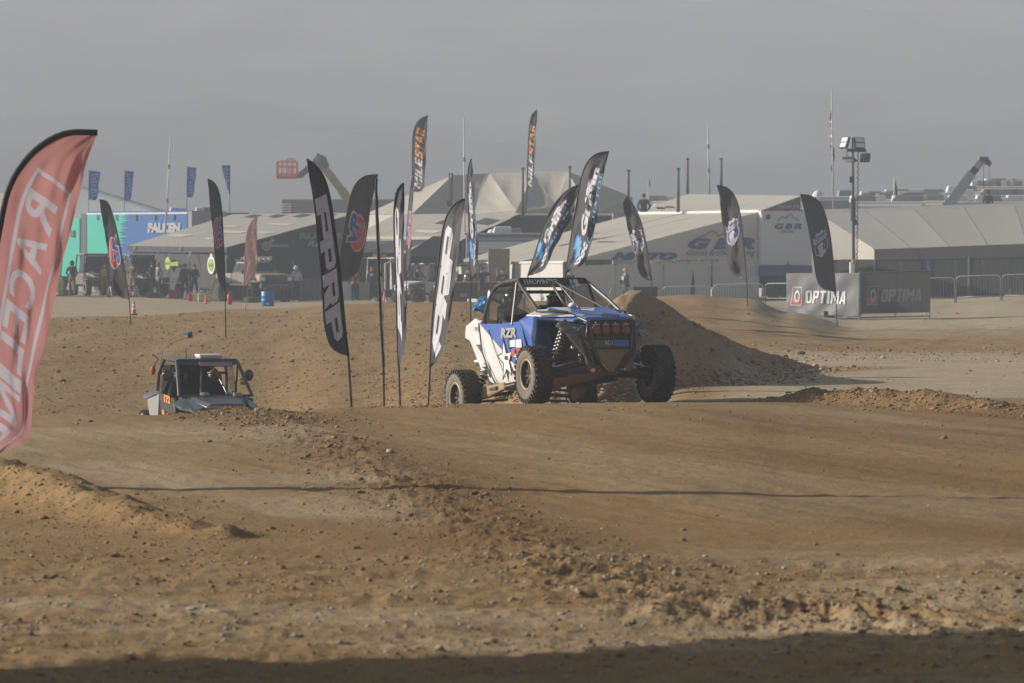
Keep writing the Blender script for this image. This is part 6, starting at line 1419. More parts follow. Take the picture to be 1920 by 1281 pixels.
# ------------------------------------------------------------------ paddock vehicles
def pickup():
    o = G(478, 262); rt = empty('pickup_truck', o, 'lifted tan pickup truck with a roof rack of round lamps', 'pickup truck', rz=R(180+25))
    M_P = mat('tan pickup paint', (.40,.345,.27), .35, var=.08, dust=.35); M_PD = mat('grey pickup door', (.22,.21,.20), .35, var=.1, dust=.3)
    def B(n, mb, **k): return mb.build(n, rt, **k)
    w1 = make_wheel(.47, .33, 22); place_wheel(w1, rt, (.86,1.8,.47), True)
    for l_ in ((-.86,1.8,.47),(.86,-1.85,.47),(-.86,-1.85,.47)): place_wheel(w1, rt, l_)
    mb = MB(); mb.box((0,0,.72), (1.0,5.2,.22), M_BODYK); B('chassis', mb)
    mb = MB(); mb.hexa([(-.92,1.0,.95),(.92,1.0,.95),(.90,2.75,.98),(-.90,2.75,.98)], [(-.86,.95,1.42),(.86,.95,1.42),(.80,2.68,1.36),(-.80,2.68,1.36)], M_P); B('bonnet', mb, bevel=.07)
    mb = MB(); mb.hexa([(-.92,-.85,.82),(.92,-.85,.82),(.92,1.02,.82),(-.92,1.02,.82)], [(-.90,-.85,1.42),(.90,-.85,1.42),(.90,1.02,1.42),(-.90,1.02,1.42)], M_PD); B('door', mb, bevel=.03)
    mb = MB(); mb.hexa([(-.88,-.80,1.42),(.88,-.80,1.42),(.86,1.0,1.42),(-.86,1.0,1.42)], [(-.72,-.70,1.98),(.72,-.70,1.98),(.68,.35,1.98),(-.68,.35,1.98)], M_P); B('cab', mb, bevel=.05)
    mb = MB(); mb.slab([(-.74,.88,1.50),(.74,.88,1.50),(.62,.42,1.92),(-.62,.42,1.92)], (0,.03,.03), M_GLS); B('windscreen', mb)
    for s in (1, -1):
        for y0, y1 in ((-.68,-.05),(.02,.62)): mb = MB(); mb.slab(mir([(.875,y0,1.48),(.865,y1,1.48),(.745,min(y1,.32),1.90),(.745,y0+.04,1.90)], s), (.01*s,0,0), M_GLS); B('side_window', mb)
        mb = MB(); mb.box((.95*s,.78,1.48), (.14,.1,.22), M_BODYK); B('wing_mirror', mb, bevel=.02)
        mb = MB(); mb.box((.70*s,2.74,1.14), (.26,.06,.20), M_CHR); B('headlight', mb, bevel=.02)
        mb = MB(); mb.slab(mir([(.93,1.2,1.02),(.95,1.45,1.22),(.95,2.15,1.22),(.93,2.42,1.02),(.80,2.42,1.0),(.80,1.2,1.0)], s), (0,0,.04), M_BODYK); B('fender_flare', mb)
        mb = MB(); mb.box((.93*s,0,.86), (.03,1.9,.07), M_AC); B('side_moulding', mb)
    mb = MB(); mb.box((0,2.76,1.14), (1.1,.05,.34), M_BODYK); B('grille', mb)
    mb = MB(); mb.box((0,2.86,.80), (1.75,.22,.26), M_DSTEEL); mb.box((0,2.98,.84), (1.1,.02,.05), M_STEEL); mb.tube([(-.5,2.95,.62),(.5,2.95,.60)], .045, M_DSTEEL, 6); B('front_bumper', mb, bevel=.03)
    mb = MB(); mb.hexa([(-.92,-2.9,.92),(.92,-2.9,.92),(.92,-.88,.92),(-.92,-.88,.92)], [(-.92,-2.9,1.40),(.92,-2.9,1.40),(.92,-.88,1.40),(-.92,-.88,1.40)], M_P); B('truck_bed', mb, bevel=.04)
    mb = MB(); mb.tube([(-.72,.1,2.05),(.72,.1,2.05),(.72,-.9,2.05),(-.72,-.9,2.05),(-.72,.1,2.05)], .025, M_BODYK, 5); mb.tube([(-.74,.38,2.20),(.74,.38,2.20)], .03, M_AC, 5)
    for x in (-.7,.7): mb.tube([(x,.3,1.95),(x,.38,2.22)], .025, M_BODYK, 5)
    B('roof_rack', mb)
    for k in range(6): mb = MB(); mb.lathe([(.001,.04),(.09,.03),(.10,0),(.09,-.06)], M_AC, 12, (-.62+k*.25,.42,2.10), 'Y'); B('roof_lamp', mb, smooth=True)
    mb = MB()
    for k in range(5): mb.box((-.5+k*.22,-.45,2.13+.03*(k % 2)), (.2,.5,.14), M_TANP if k % 2 else M_DSTEEL)
    B('roof_cargo', mb)
pickup()

def side_by_side(label, u, Y, rz, body, roofm, dash=None, r=.36, sc=1.0, windows=M_GLS, cargo=False, openc=False, group=None):
    o = G(u, Y); rt = empty('utility_buggy', o, label, 'utility buggy', group, rz=R(rz)); rt.scale = (sc, sc, sc)
    def B(n, mb, **k): return mb.build(n, rt, **k)
    w1 = make_wheel(r, .26, 20); place_wheel(w1, rt, (.68,1.15,r), True)
    for l_ in ((-.68,1.15,r),(.68,-1.15,r),(-.68,-1.15,r)): place_wheel(w1, rt, l_)
    mb = MB(); mb.hexa([(-.55,-1.6,.42),(.55,-1.6,.42),(.5,1.5,.42),(-.5,1.5,.42)], [(-.72,-1.6,.62),(.72,-1.6,.62),(.6,1.5,.62),(-.6,1.5,.62)], M_BODYK); B('chassis', mb)
    mb = MB(); mb.hexa([(-.70,.70,.62),(.70,.70,.62),(.55,1.6,.64),(-.55,1.6,.64)], [(-.64,.70,1.08),(.64,.70,1.08),(.48,1.55,.96),(-.48,1.55,.96)], body); B('bonnet', mb, bevel=.04)
    mb = MB(); mb.hexa([(-.76,-.75,.50),(.76,-.75,.50),(.74,.72,.50),(-.74,.72,.50)], [(-.74,-.75,1.04),(.74,-.75,1.04),(.72,.72,1.04),(-.72,.72,1.04)], body); B('door', mb, bevel=.03)
    mb = MB(); mb.hexa([(-.72,-1.65,.66),(.72,-1.65,.66),(.72,-.78,.66),(-.72,-.78,.66)], [(-.74,-1.65,1.06),(.74,-1.65,1.06),(.74,-.78,1.06),(-.74,-.78,1.06)], body); B('cargo_box', mb, bevel=.03)
    mb = MB()
    for s in (1, -1):
        mb.tube(mir([(.68,.78,1.06),(.60,.25,1.84),(.60,-.85,1.86),(.66,-.95,1.05)], s), .032, roofm if openc else M_CAGE, 6); mb.tube(mir([(.64,-.25,1.05),(.60,-.25,1.85)], s), .028, M_CAGE, 6)
    mb.tube([(.6,.25,1.84),(-.6,.25,1.84)], .03, M_CAGE, 6); mb.tube([(.6,-.85,1.86),(-.6,-.85,1.86)], .03, M_CAGE, 6); B('roll_cage', mb, smooth=True)
    if not openc:
        mb = MB(); mb.slab([(-.64,-.9,1.87),(.64,-.9,1.87),(.62,.34,1.86),(-.62,.34,1.86)], (0,0,.05), roofm); B('roof', mb, bevel=.02)
        mb = MB(); mb.slab([(-.56,.74,1.12),(.56,.74,1.12),(.52,.30,1.80),(-.52,.30,1.80)], (0,.01,0), windows); B('windscreen', mb)
        for s in (1, -1):
            mb = MB(); mb.slab(mir([(.70,-.18,1.08),(.69,.62,1.08),(.60,.26,1.78),(.60,-.2,1.80)], s), (.008*s,0,0), windows); B('side_window', mb)
    for s in (1, -1):
        mb = MB(); mb.box((.38*s,1.58,.84), (.24,.05,.11), M_AC); B('headlight', mb, bevel=.02)
        mb = MB(); mb.hexa([(s*.08,-.7,.66),(s*.55,-.7,.66),(s*.55,-.1,.66),(s*.08,-.1,.66)], [(s*.12,-.72,1.45),(s*.5,-.72,1.45),(s*.5,-.55,1.2),(s*.12,-.55,1.2)], M_SEAT); B('seat', mb)
        mb = MB(); mb.slab(mir([(.60,.75,.98),(.84,.85,.84),(.84,1.4,.80),(.60,1.58,.86)], s), (0,0,-.05), M_BODYK); B('front_fender', mb)
    mb = MB(); mb.tube([(-.5,1.66,.5),(-.5,1.72,.8),(.5,1.72,.8),(.5,1.66,.5)], .03, M_CAGE, 6); B('front_bumper', mb)
    mb = MB(); mb.tube([(.32+.16*math.cos(a*.5236), .36-.07*math.sin(a*.5236), 1.16+.14*math.sin(a*.5236)) for a in range(13)], .015, M_SEAT, 5); B('steering_wheel', mb)
    if cargo:
        mb = MB(); mb.box((0,-1.2,1.18), (1.0,.6,.25), M_TANP); B('cargo', mb, bevel=.04)
    return rt
M_UG = mat('grey green buggy body', (.12,.12,.11), .45, var=.12, dust=.25); M_UK = mat('black green buggy body', (.05,.053,.045), .4, var=.1, dust=.2)
side_by_side('boxy grey utility buggy parked in front of the teal panel', 178, 271, 200, M_UG, M_GREYV, sc=1.12)
side_by_side('dark utility buggy with a lime roof edge beside the black mesh walls', 262, 268.5, 206, M_UK, mat('lime edged roof', (.26,.27,.20), .5), sc=1.10)
wb = side_by_side('white race buggy with side lettering under the black canopy', 800, 252, 132, M_STKW, M_STKW, sc=1.0, windows=M_NET, group=None)
mb = MB(); decal(mb, text2d('SPEED', .05, .2), (.775,-.5,.80), (0,.9,0), (0,0,.18), M_DSTEEL); mb.slab([(.772,-.66,.60),(.772,.6,.70),(.772,.6,.73),(.772,-.66,.64)], (.004,0,0), M_DSTEEL); mb.build('lettering', wb)
side_by_side('open framed buggy partly hidden by the PRP flags, silver tubing', 862, 247.5, 150, M_BODYK, M_CHR, sc=.98, openc=True)
# flatbed trailer with raised tailgate
def flatbed():
    o = G(888, 243.5); rt = empty('flatbed_trailer', o, 'dark flatbed trailer with a pale rail and tan crate behind the leaning men', 'trailer')
    mb = MB(); a_ = P(850, 541, 243.5); mb.box(o+Vector((0,.8,1.0)), (2.9,2.0,.12), M_DSTEEL); mb.box(o+Vector((0,-.22,.62)), (2.8,.06,.6), M_BODYK); mb.build('deck', rt, o)
    mb = MB(); mb.tube([o+Vector((-1.45,-.25,1.08)), o+Vector((1.05,-.25,1.08)), o+Vector((1.05,-.25,1.75))], .04, M_TANP, 6); mb.build('rail', rt, o)
    mb = MB(); mb.box(o+Vector((1.15,.9,1.85)), (1.0,.7,1.5), mat('tan crate paint', (.26,.22,.15), .7)); mb.build('crate', rt, o, bevel=.03)
    mb = MB(); mb.box(o+Vector((-.45,-.3,.48)), (.36,.03,.16), M_ACG); mb.build('number_plate', rt, o)
    for x in (-.95, .55): mb = MB(); mb.box(o+Vector((x,-.3,.70)), (.12,.03,.12), M_VRED); mb.build('tail_lamp', rt, o)
    for x in (-1.2, 1.2): mb = MB(); mb.tube([o+Vector((x-.12,.8,.38)), o+Vector((x+.12,.8,.38))], .38, M_RUB, 14); mb.build('wheel', rt, o)
flatbed()
# ------------------------------------------------------------------ people
M_SKIN = mat('skin', (.42,.25,.18), .5, var=.06); M_HAIRD = mat('dark hair', (.035,.025,.02), .7)
def cl(name, c): return mat(name+' cloth', c, .8, var=.12, scale=12)
C_BLK = cl('black jacket', (.025,.025,.028)); C_NAV = cl('navy', (.035,.045,.075)); C_TAN = cl('tan trousers', (.30,.20,.11)); C_DEN = cl('denim', (.06,.08,.12)); C_KHK = cl('khaki', (.26,.22,.15))
C_WHT = cl('white top', (.62,.62,.62)); C_GRY = cl('grey jacket', (.20,.19,.18)); C_YEL = cl('yellow vest', (.50,.45,.04)); C_BLU = cl('blue top', (.05,.22,.42)); C_DGR = cl('dark grey', (.06,.06,.065)); C_OLV = cl('olive coat', (.13,.11,.075))
C_SHOE = cl('shoe', (.04,.035,.03)); C_RED = cl('red top', (.35,.05,.05))

def skin_body(name, verts, edges, radii, mats, vmat):
    """one continuous skinned body; vmat gives a material slot per joint"""
    me = bpy.data.meshes.new(name); me.from_pydata(verts, edges, []); o = bpy.data.objects.new(name, me); COL.objects.link(o)
    o.modifiers.new('skin', 'SKIN'); o.modifiers.new('sub', 'SUBSURF').levels = 1
    for i, r in enumerate(radii):
        sv = me.skin_vertices[0].data[i]; sv.radius = r if isinstance(r, tuple) else (r, r); sv.use_root = (i == 0)
    bpy.context.view_layer.update()
    m2 = bpy.data.meshes.new_from_object(o.evaluated_get(bpy.context.evaluated_depsgraph_get())); bpy.data.objects.remove(o); bpy.data.meshes.remove(me)
    for m in mats: m2.materials.append(m)
    V = np.array(verts); E = np.array(edges); A, B_ = V[E[:, 0]], V[E[:, 1]]; D = B_-A; L = (D*D).sum(1)
    for p in m2.polygons:
        c = np.array(p.center); t = np.clip(((c-A)*D).sum(1)/L, 0, 1); d = np.linalg.norm(A+D*t[:, None]-c, axis=1); k = int(d.argmin())
        p.material_index = vmat[E[k, 1]] if t[k] > .35 or vmat[E[k, 0]] == vmat[E[k, 1]] else vmat[E[k, 0]]; p.use_smooth = True
    return m2

def person(label, u, Y, rz, top, legs, pose='stand', hat=None, hair=M_HAIRD, back=None, sc=1.0, vest=None, z=None, lean=0.0, group='people around the paddock', seed=0):
    rnd = random.Random(seed+int(u)); j = {}
    bend = lean
    j['pel'] = (0,0,.96); j['spi'] = (0,-.02-bend*.2,1.16); j['che'] = (0,-.02-bend*.6,1.36); j['nek'] = (0,-.03-bend,1.50); j['hea'] = (0,-.045-bend*1.15,1.585); j['top'] = (0,-.04-bend*1.3,1.69)
    sp = .02+rnd.random()*.03; st = 0.0
    for s, n in ((1, 'l'), (-1, 'r')):
        j['sh'+n] = (s*.175, -.01-bend*.8, 1.425); j['hi'+n] = (s*.095, 0, .90)
        j['el'+n] = (s*.25, .03-bend*.7, 1.16); j['wr'+n] = (s*.245, -.07-bend*.8, .94); j['ha'+n] = (s*.24, -.10-bend*.8, .86)
        j['kn'+n] = (s*(.10+sp), -.02, .50); j['an'+n] = (s*(.105+sp), .03, .09); j['to'+n] = (s*(.12+sp), -.13, .045)
    def arm(n, e, w_, h): j['el'+n], j['wr'+n], j['ha'+n] = e, w_, h
    if pose == 'walk':
        j['knl'] = (.10,-.14,.52); j['anl'] = (.10,-.16,.10); j['tol'] = (.11,-.32,.06); j['knr'] = (-.10,.04,.51); j['anr'] = (-.10,.27,.16); j['tor'] = (-.11,.16,.06)
        arm('l', (.25,.10,1.16), (.25,.12,.93), (.25,.10,.85)); arm('r', (-.25,-.04,1.16), (-.24,-.22,.98), (-.235,-.28,.92))
    if pose == 'front': arm('l', (.26,-.02,1.15), (.12,-.24,1.10), (.06,-.27,1.12)); arm('r', (-.26,-.02,1.15), (-.12,-.24,1.08), (-.05,-.27,1.10))
    if pose == 'phone': arm('l', (.28,-.02,1.16), (.24,-.12,.95), (.22,-.14,.88)); arm('r', (-.27,-.12,1.18), (-.13,-.22,1.40), (-.08,-.20,1.48))
    if pose == 'pocket': arm('l', (.30,.06,1.16), (.20,-.06,1.0), (.16,-.08,.95)); arm('r', (-.30,.06,1.16), (-.20,-.06,1.0), (-.16,-.08,.95))
    if pose == 'look': arm('l', (.36,-.16,1.40), (.14,-.26,1.50), (.06,-.24,1.56)); arm('r', (-.36,-.16,1.40), (-.14,-.26,1.50), (-.06,-.24,1.56))
    if pose == 'rail': arm('l', (.30,-.22,1.22), (.16,-.44,1.18), (.08,-.48,1.18)); arm('r', (-.30,-.22,1.22), (-.20,-.46,1.18), (-.28,-.50,1.18))
    if pose == 'crouch':
        for n in list(j): x, y, zz = j[n]; j[n] = (x, y-(.18 if zz > 1.0 else 0), zz-.42 if zz > .8 else zz)
        for s, n in ((1, 'l'), (-1, 'r')): j['kn'+n] = (s*.16,-.38,.48); j['hi'+n] = (s*.1,.02,.50)
    names = list(j); idx = {n: i for i, n in enumerate(names)}
    ed = [('pel','spi'),('spi','che'),('che','nek'),('nek','hea'),('hea','top')]
    for n in 'lr': ed += [('che','sh'+n),('sh'+n,'el'+n),('el'+n,'wr'+n),('wr'+n,'ha'+n),('pel','hi'+n),('hi'+n,'kn'+n),('kn'+n,'an'+n),('an'+n,'to'+n)]
    rad = dict(pel=(.155,.115), spi=(.15,.11), che=(.175,.125), nek=.058, hea=(.078,.088), top=(.075,.088))
    for n in 'lr': rad.update({'sh'+n:.075, 'el'+n:.055, 'wr'+n:.040, 'ha'+n:.034, 'hi'+n:.098, 'kn'+n:.068, 'an'+n:.048, 'to'+n:.042})
    mats = [top, legs, M_SKIN, C_SHOE]; vm = dict(pel=1, spi=0, che=0, nek=2, hea=2, top=2)
    for n in 'lr': vm.update({'sh'+n:0, 'el'+n:0, 'wr'+n:0, 'ha'+n:2, 'hi'+n:1, 'kn'+n:1, 'an'+n:1, 'to'+n:3})
    me = skin_body('person', [j[n] for n in names], [(idx[a], idx[b]) for a, b in ed], [rad[n] for n in names], mats, [vm[n] for n in names])
    # fingers, nose, ears
    bm = bmesh.new(); bm.from_mesh(me)
    def stub(a, b, r0, r1, mi_):
        a, b = Vector(a), Vector(b); d = (b-a).normalized(); q = d.orthogonal().normalized(); q2 = d.cross(q)
        vs = [bm.verts.new(a+(q*math.cos(t)+q2*math.sin(t))*r0) for t in (0, 2.09, 4.19)]+[bm.verts.new(b+(q*math.cos(t)+q2*math.sin(t))*r1) for t in (0, 2.09, 4.19)]
        for k in range(3): f = bm.faces.new((vs[k], vs[(k+1) % 3], vs[3+(k+1) % 3], vs[3+k])); f.material_index = mi_
        f = bm.faces.new(vs[3:]); f.material_index = mi_
    for s, n in ((1, 'l'), (-1, 'r')):
        h = Vector(j['ha'+n]); d = (h-Vector(j['wr'+n])).normalized(); sd = d.cross(Vector((s, .2, 0))).normalized()
        for k, ln in enumerate((.075, .085, .08, .062)): b0 = h+sd*(k-1.5)*.02+d*.02; b1 = b0+d*ln*.6; stub(b0, b1, .010, .009, 2); stub(b1, b1+d*ln*.4+Vector((-s*.015,-.01,0)), .009, .006, 2)
        stub(h+sd*-.03-d*.01, h+sd*-.062+d*.03, .011, .008, 2); stub(Vector(j['hea'])+Vector((s*.078,.01,.02)), Vector(j['hea'])+Vector((s*.094,.02,.03)), .024, .018, 2)
    hd = Vector(j['hea']); stub(hd+Vector((0,-.082,.035)), hd+Vector((0,-.112,.005)), .012, .014, 2)
    bm.to_mesh(me); bm.free()
    o = bpy.data.objects.new('person', me); COL.objects.link(o); p = G(u, Y)
    if z is not None: p.z = z
    o.location = p; o.rotation_euler = (0, 0, R(rz)); o.scale = (sc, sc, sc); tag(o, label, 'person', group)
    tp = Vector(j['top']); mb = MB()
    for s in (1, -1): mb.ball(hd+Vector((s*.032,-.083,.045)), (.014,.008,.009), M_BLK, 6, 4)
    mb.box(hd+Vector((0,-.086,-.028)), (.045,.008,.008), mat('lips', (.30,.12,.10), .5)); mb.build('eyes_and_mouth', o)
    if hat in ('cap', 'beanie'):
        hm = {'cap': C_DGR, 'beanie': mat('grey knit beanie', (.42,.40,.37), .9, var=.2, scale=30)}[hat]; mb = MB()
        mb.ball(tp+Vector((0,.008,-.01)), (.098,.108,.085), hm, 12, 8)
        if hat == 'cap': mb.slab([tp+Vector((-.07,-.09,-.02)), tp+Vector((.07,-.09,-.02)), tp+Vector((.055,-.17,-.04)), tp+Vector((-.055,-.17,-.04))], (0,0,.012), hm)
        else: mb.lathe([(.100,-.02),(.106,.0),(.100,.03)], hm, 12, tp+Vector((0,.005,-.035)))
        mb.build(hat, o, smooth=True)
    elif hat == 'hood':
        mb = MB(); mb.ball(hd+Vector((0,.035,.055)), (.115,.115,.145), top, 12, 8); mb.build('hood', o, smooth=True)
    else:
        mb = MB(); mb.ball(tp+Vector((0,.022,-.02)), (.090,.100,.085), hair, 12, 8); mb.build('hair', o, smooth=True)
    if back:
        mb = MB(); yb = .125; mb.poly([(-.11,yb,1.24),(.11,yb,1.24),(.11,yb,1.40),(-.11,yb,1.40)] if back[1] == 'back' else [(-.08,-.165,1.22),(.08,-.165,1.22),(.08,-.165,1.36),(-.08,-.165,1.36)], back[0]); mb.build('print', o)
    if vest:
        mb = MB(); mb.lathe([(.165,1.02),(.172,1.12),(.185,1.30),(.17,1.38)], vest, 14, (0,-.015,0)); mb.build('vest', o, smooth=True)
    return o
person('person in a black jacket and tan trousers beside the lime green cone', 135, 267, 160, C_BLK, C_TAN, 'pocket', 'hood')
person('person in a yellow vest and tan trousers beside the grey utility buggy', 196, 266, 150, C_OLV, C_TAN, 'stand', None, vest=C_YEL)
person('person in a blue top half hidden by the charcoal VP flag', 238, 269, 20, C_BLU, C_DEN, 'stand', 'cap')
person('person in an olive jacket and tan trousers by the dark utility buggy', 249, 266.5, -30, C_OLV, C_TAN, 'pocket', None)
person('person in khaki trousers chatting in front of the lime round emblem', 284, 267, 70, C_DGR, C_KHK, 'front', 'cap')
person('person in a grey hooded top with dark jeans by the tyre lying flat', 297.5, 266.5, -60, C_GRY, C_DEN, 'pocket', 'hood')
person('person in a dark suit walking past the fuel jugs', 347, 264, 190, C_BLK, C_BLK, 'walk', 'cap')
person('person in dark clothes standing further back under the awning edge', 364, 269, 30, C_NAV, C_BLK, 'front', None)
person('person in dark clothes crouching by the folding table', 333, 268.5, 60, C_DGR, C_BLK, 'crouch', None)
person('person in a white jacket raising a phone beside the pickup', 555, 262.5, 25, C_WHT, C_BLK, 'phone', 'hood', sc=1.0)
person('person in black with an orange chest print next to the white barrier panel', 666, 262, 10, C_BLK, C_BLK, 'pocket', None, back=(M_ORNG,'front'))
person('person in a black hooded top with a white chest print by the edge on flag', 698, 262.5, -10, C_BLK, C_DGR, 'stand', None, back=(M_AC,'front'))
person('person with bare arms leaning over the white race buggy', 783, 251.8, 40, C_BLK, C_DEN, 'rail', None)
person('person leaning on the flatbed behind the edge on Griffin flag', 878, 245.6, 60, C_DGR, C_DEN, 'rail', None)
person('person in black shading their eyes beside the tan crate', 903, 242, 40, C_BLK, C_BLK, 'look', 'cap')
person('person in a cap and black jacket standing before the bright white wall', 942, 240.5, 10, C_BLK, C_DEN, 'pocket', 'cap', sc=1.0, back=(mat('blue chest print', (.10,.25,.42), .6),'front'))
person('person half hidden behind the buggy roof under the big Griffin flag', 1068, 236, 30, C_DGR, C_DEN, 'stand', None)
person('person in a grey beanie and black jacket behind the dirt heap', 1172, 232, 120, C_BLK, C_DEN, 'pocket', 'beanie', back=(M_SILV,'back'))
person('person in a dark padded jacket sitting on the trailer roof, back turned', 1207, 258, 185, cl('charcoal padded jacket', (.055,.056,.056)), cl('charcoal trousers', (.05,.05,.05)), 'pocket', 'cap', z=P(1207, 396, 258).z-.98, sc=1.04)
person('person in a dark hood among the motorhome roofs under the crane', 1852, 284, 10, C_DGR, C_BLK, 'stand', 'hood', z=P(1850, 358, 284).z-1.72)
# perches for the roof people: decks of their trailers
rt = unit_root('race_trailer', P(1190, 397, 257), 'low dark trailer roof where the man in the padded jacket sits', 'trailer'); a_ = rt.location; mb = MB(); tz = P(1207, 396, 258).z-.08
mb.hexa([Vector((P(1150,400,256.8).x,257.4,.8)), Vector((P(1262,400,256.8).x,257.4,.8)), Vector((P(1262,400,256.8).x,260,.8)), Vector((P(1150,400,256.8).x,260,.8))], [Vector((P(1150,400,256.8).x,257.4,tz)), Vector((P(1262,400,256.8).x,257.4,tz)), Vector((P(1262,400,256.8).x,260,tz)), Vector((P(1150,400,256.8).x,260,tz))], M_RVG); mb.build('body', rt, a_)
mb = MB(); mb.slab([P(1245, 390.5, 258.5), P(1268, 390, 258.5), P(1262, 386.5, 258.7), P(1249, 386, 258.7)], (0,.4,0), mat('dull red cover', (.35,.12,.11), .7)); mb.slab([P(1232, 392, 258.5), P(1248, 392.5, 258.5), P(1244, 388.5, 258.5), P(1230, 388, 258.5)], (0,.3,0), M_DSTEEL); mb.build('roof_gear', rt, a_)

def rider(label, M4, x, hands, yo=0.0, zo=0.0, helm=M_GLS, band=M_STKW):
    J = dict(pel=(x,-.74,1.06), spi=(x,-.85,1.24), che=(x,-.92,1.44), nek=(x,-.90,1.58), hea=(x,-.88,1.68), top=(x,-.87,1.76))
    for s, n in ((1, 'l'), (-1, 'r')): J.update({'sh'+n:(x+s*.18,-.90,1.48), 'el'+n:(x+s*.24,-.55,1.30), 'wr'+n:(x+s*.15,hands-.12,1.32 if hands > .2 else 1.12), 'ha'+n:(x+s*.14,hands,1.36 if hands > .2 else 1.10), 'hi'+n:(x+s*.09,-.66,1.05), 'kn'+n:(x+s*.12,-.16,1.22), 'an'+n:(x+s*.12,.30,.86), 'to'+n:(x+s*.12,.42,.92)})
    nm = list(J); ix = {n: i for i, n in enumerate(nm)}; ed = [('pel','spi'),('spi','che'),('che','nek'),('nek','hea'),('hea','top')]
    for n in 'lr': ed += [('che','sh'+n),('sh'+n,'el'+n),('el'+n,'wr'+n),('wr'+n,'ha'+n),('pel','hi'+n),('hi'+n,'kn'+n),('kn'+n,'an'+n),('an'+n,'to'+n)]
    rd = dict(pel=(.16,.13), spi=(.16,.12), che=(.19,.13), nek=.06, hea=.085, top=.08)
    for n in 'lr': rd.update({'sh'+n:.08,'el'+n:.058,'wr'+n:.042,'ha'+n:.042,'hi'+n:.10,'kn'+n:.075,'an'+n:.05,'to'+n:.045})
    c0 = Vector(J['pel']); me = skin_body('person', [tuple(Vector(J[n])-c0+Vector((0,0,0))) for n in nm], [(ix[a], ix[b]) for a, b in ed], [rd[n] for n in nm], [C_BLK, C_DGR, C_BLK], [0]*len(nm))
    o = bpy.data.objects.new('person', me); COL.objects.link(o); o.matrix_world = M4@Matrix.Translation(c0+Vector((0,yo,zo))); tag(o, label, 'person', 'racers in helmets')
    h = Vector(J['hea'])-c0+Vector((0,.01,.05)); mb = MB(); mb.ball(h, (.135,.16,.155), helm, 16, 12); mb.ball(h+Vector((0,.07,-.06)), (.10,.12,.07), helm, 12, 8); hb = mb.build('helmet', o, smooth=True)
    mb = MB(); mb.slab([h+Vector((sx*.10,.125,sz)) for sx, sz in ((-1,-.03),(1,-.03),(1,.05),(-1,.05))], (0,.02,0), M_CHR if helm is M_GLS else M_GLS); mb.build('visor', hb); mb = MB(); mb.lathe([(.137,-.01),(.140,.0),(.137,.012)], band, 16, h+Vector((0,0,.085))); mb.build('helmet_stripe', hb)
rider('helmeted racer beside the open side window of the blue and white buggy', HM, .32, 0.0, .02, .14, mat('glossy black helmet', (.02,.02,.022), .12, spec=.9), M_STKR)
rider('helmeted racer behind the wheel of the blue and white buggy', HM, -.32, .16, .18, .06, mat('matt black helmet', (.03,.03,.033), .3), M_STKW)
rider('helmeted racer by the numbered door of the dark grey buggy', BMX, .33, 0.0, .12, -.30, mat('dusty black helmet', (.03,.03,.03), .5), M_GUN)
rider('helmeted racer on the mirror side of the dark grey buggy', BMX, -.33, .34, .12, -.30, mat('dusty charcoal helmet', (.05,.05,.05), .5), M_GUN)

# ------------------------------------------------------------------ small paddock things
M_CON = mat('orange cone plastic', (.75,.16,.05), .5, var=.05); M_CONG = mat('lime cone plastic', (.45,.75,.05), .5); M_RFL = mat('white reflective band', (.72,.72,.72), .4); M_DRUM = mat('blue drum plastic', (.03,.16,.50), .4, var=.08)
def cone(label, u, v, Y, h, m, bands=True, grp='traffic cones'):
    b = G(u, Y); rt = empty('traffic_cone', b, label, 'traffic cone', grp); mb = MB(); mb.box(b+Vector((0,0,.02)), (h*.52,h*.52,.04), m if not bands else M_RUB); mb.build('base', rt, b, bevel=.008)
    mb = MB(); mb.lathe([(h*.20,.04),(h*.18,h*.12),(h*.045,h),(.001,h)], m, 14, b); mb.build('body', rt, b, smooth=35)
    if bands:
        for z0, z1 in ((.42,.56),(.68,.80)):
            f = lambda z: h*(.18-(z-.12)/.88*.135)+.004
            mb = MB(); mb.lathe([(f(z0), h*z0),(f(z1), h*z1)], M_RFL, 14, b); mb.build('reflective_band', rt, b, smooth=True)
cone('lime green cone beside the person in the black jacket', 114, 554, 266, .74, M_CONG, True)
cone('plain orange cone at the feet of the person in the yellow vest', 205, 556, 265, .45, M_CON, False)
cone('orange striped cone just below the charcoal VP flag', 244.5, 556, 264, .48, M_CON, True)
cone('orange striped cone with a blue bottle behind it, near the dark utility buggy', 254, 556, 264, .48, M_CON, True)
cone('tall red and white striped cone at the edge of the brown dirt', 251, 592, 176, .46, mat('red cone plastic', (.66,.09,.06), .5), True)
cone('plain orange cone in front of the cream fuel jugs', 386, 572, 238, .42, M_CON, False)
cone('small plain orange cone on the dirt edge by the flat tyre', 460, 580, 214, .26, M_CON, False)
cone('orange cone leaning among gear behind the edge on PRP flag', 721, 563, 258, .55, M_CON, False)
def drum():
    b = G(502, 232); rt = empty('plastic_drum', b, 'bright blue plastic drum in front of the pickup bumper', 'drum'); mb = MB(); mb.lathe([(.001,0),(.27,0),(.285,.03),(.285,.22),(.30,.24),(.285,.26),(.285,.42),(.30,.44),(.285,.46),(.285,.62),(.27,.65),(.001,.65)], M_DRUM, 22, b); mb.build('body', rt, b, smooth=40)
    mb = MB(); mb.box(b+Vector((.02,-.285,.10)), (.14,.01,.06), M_AC); mb.box(b+Vector((-.13,-.262,.30)), (.04,.02,.05), M_AC); mb.build('paper_label', rt, b)
drum()
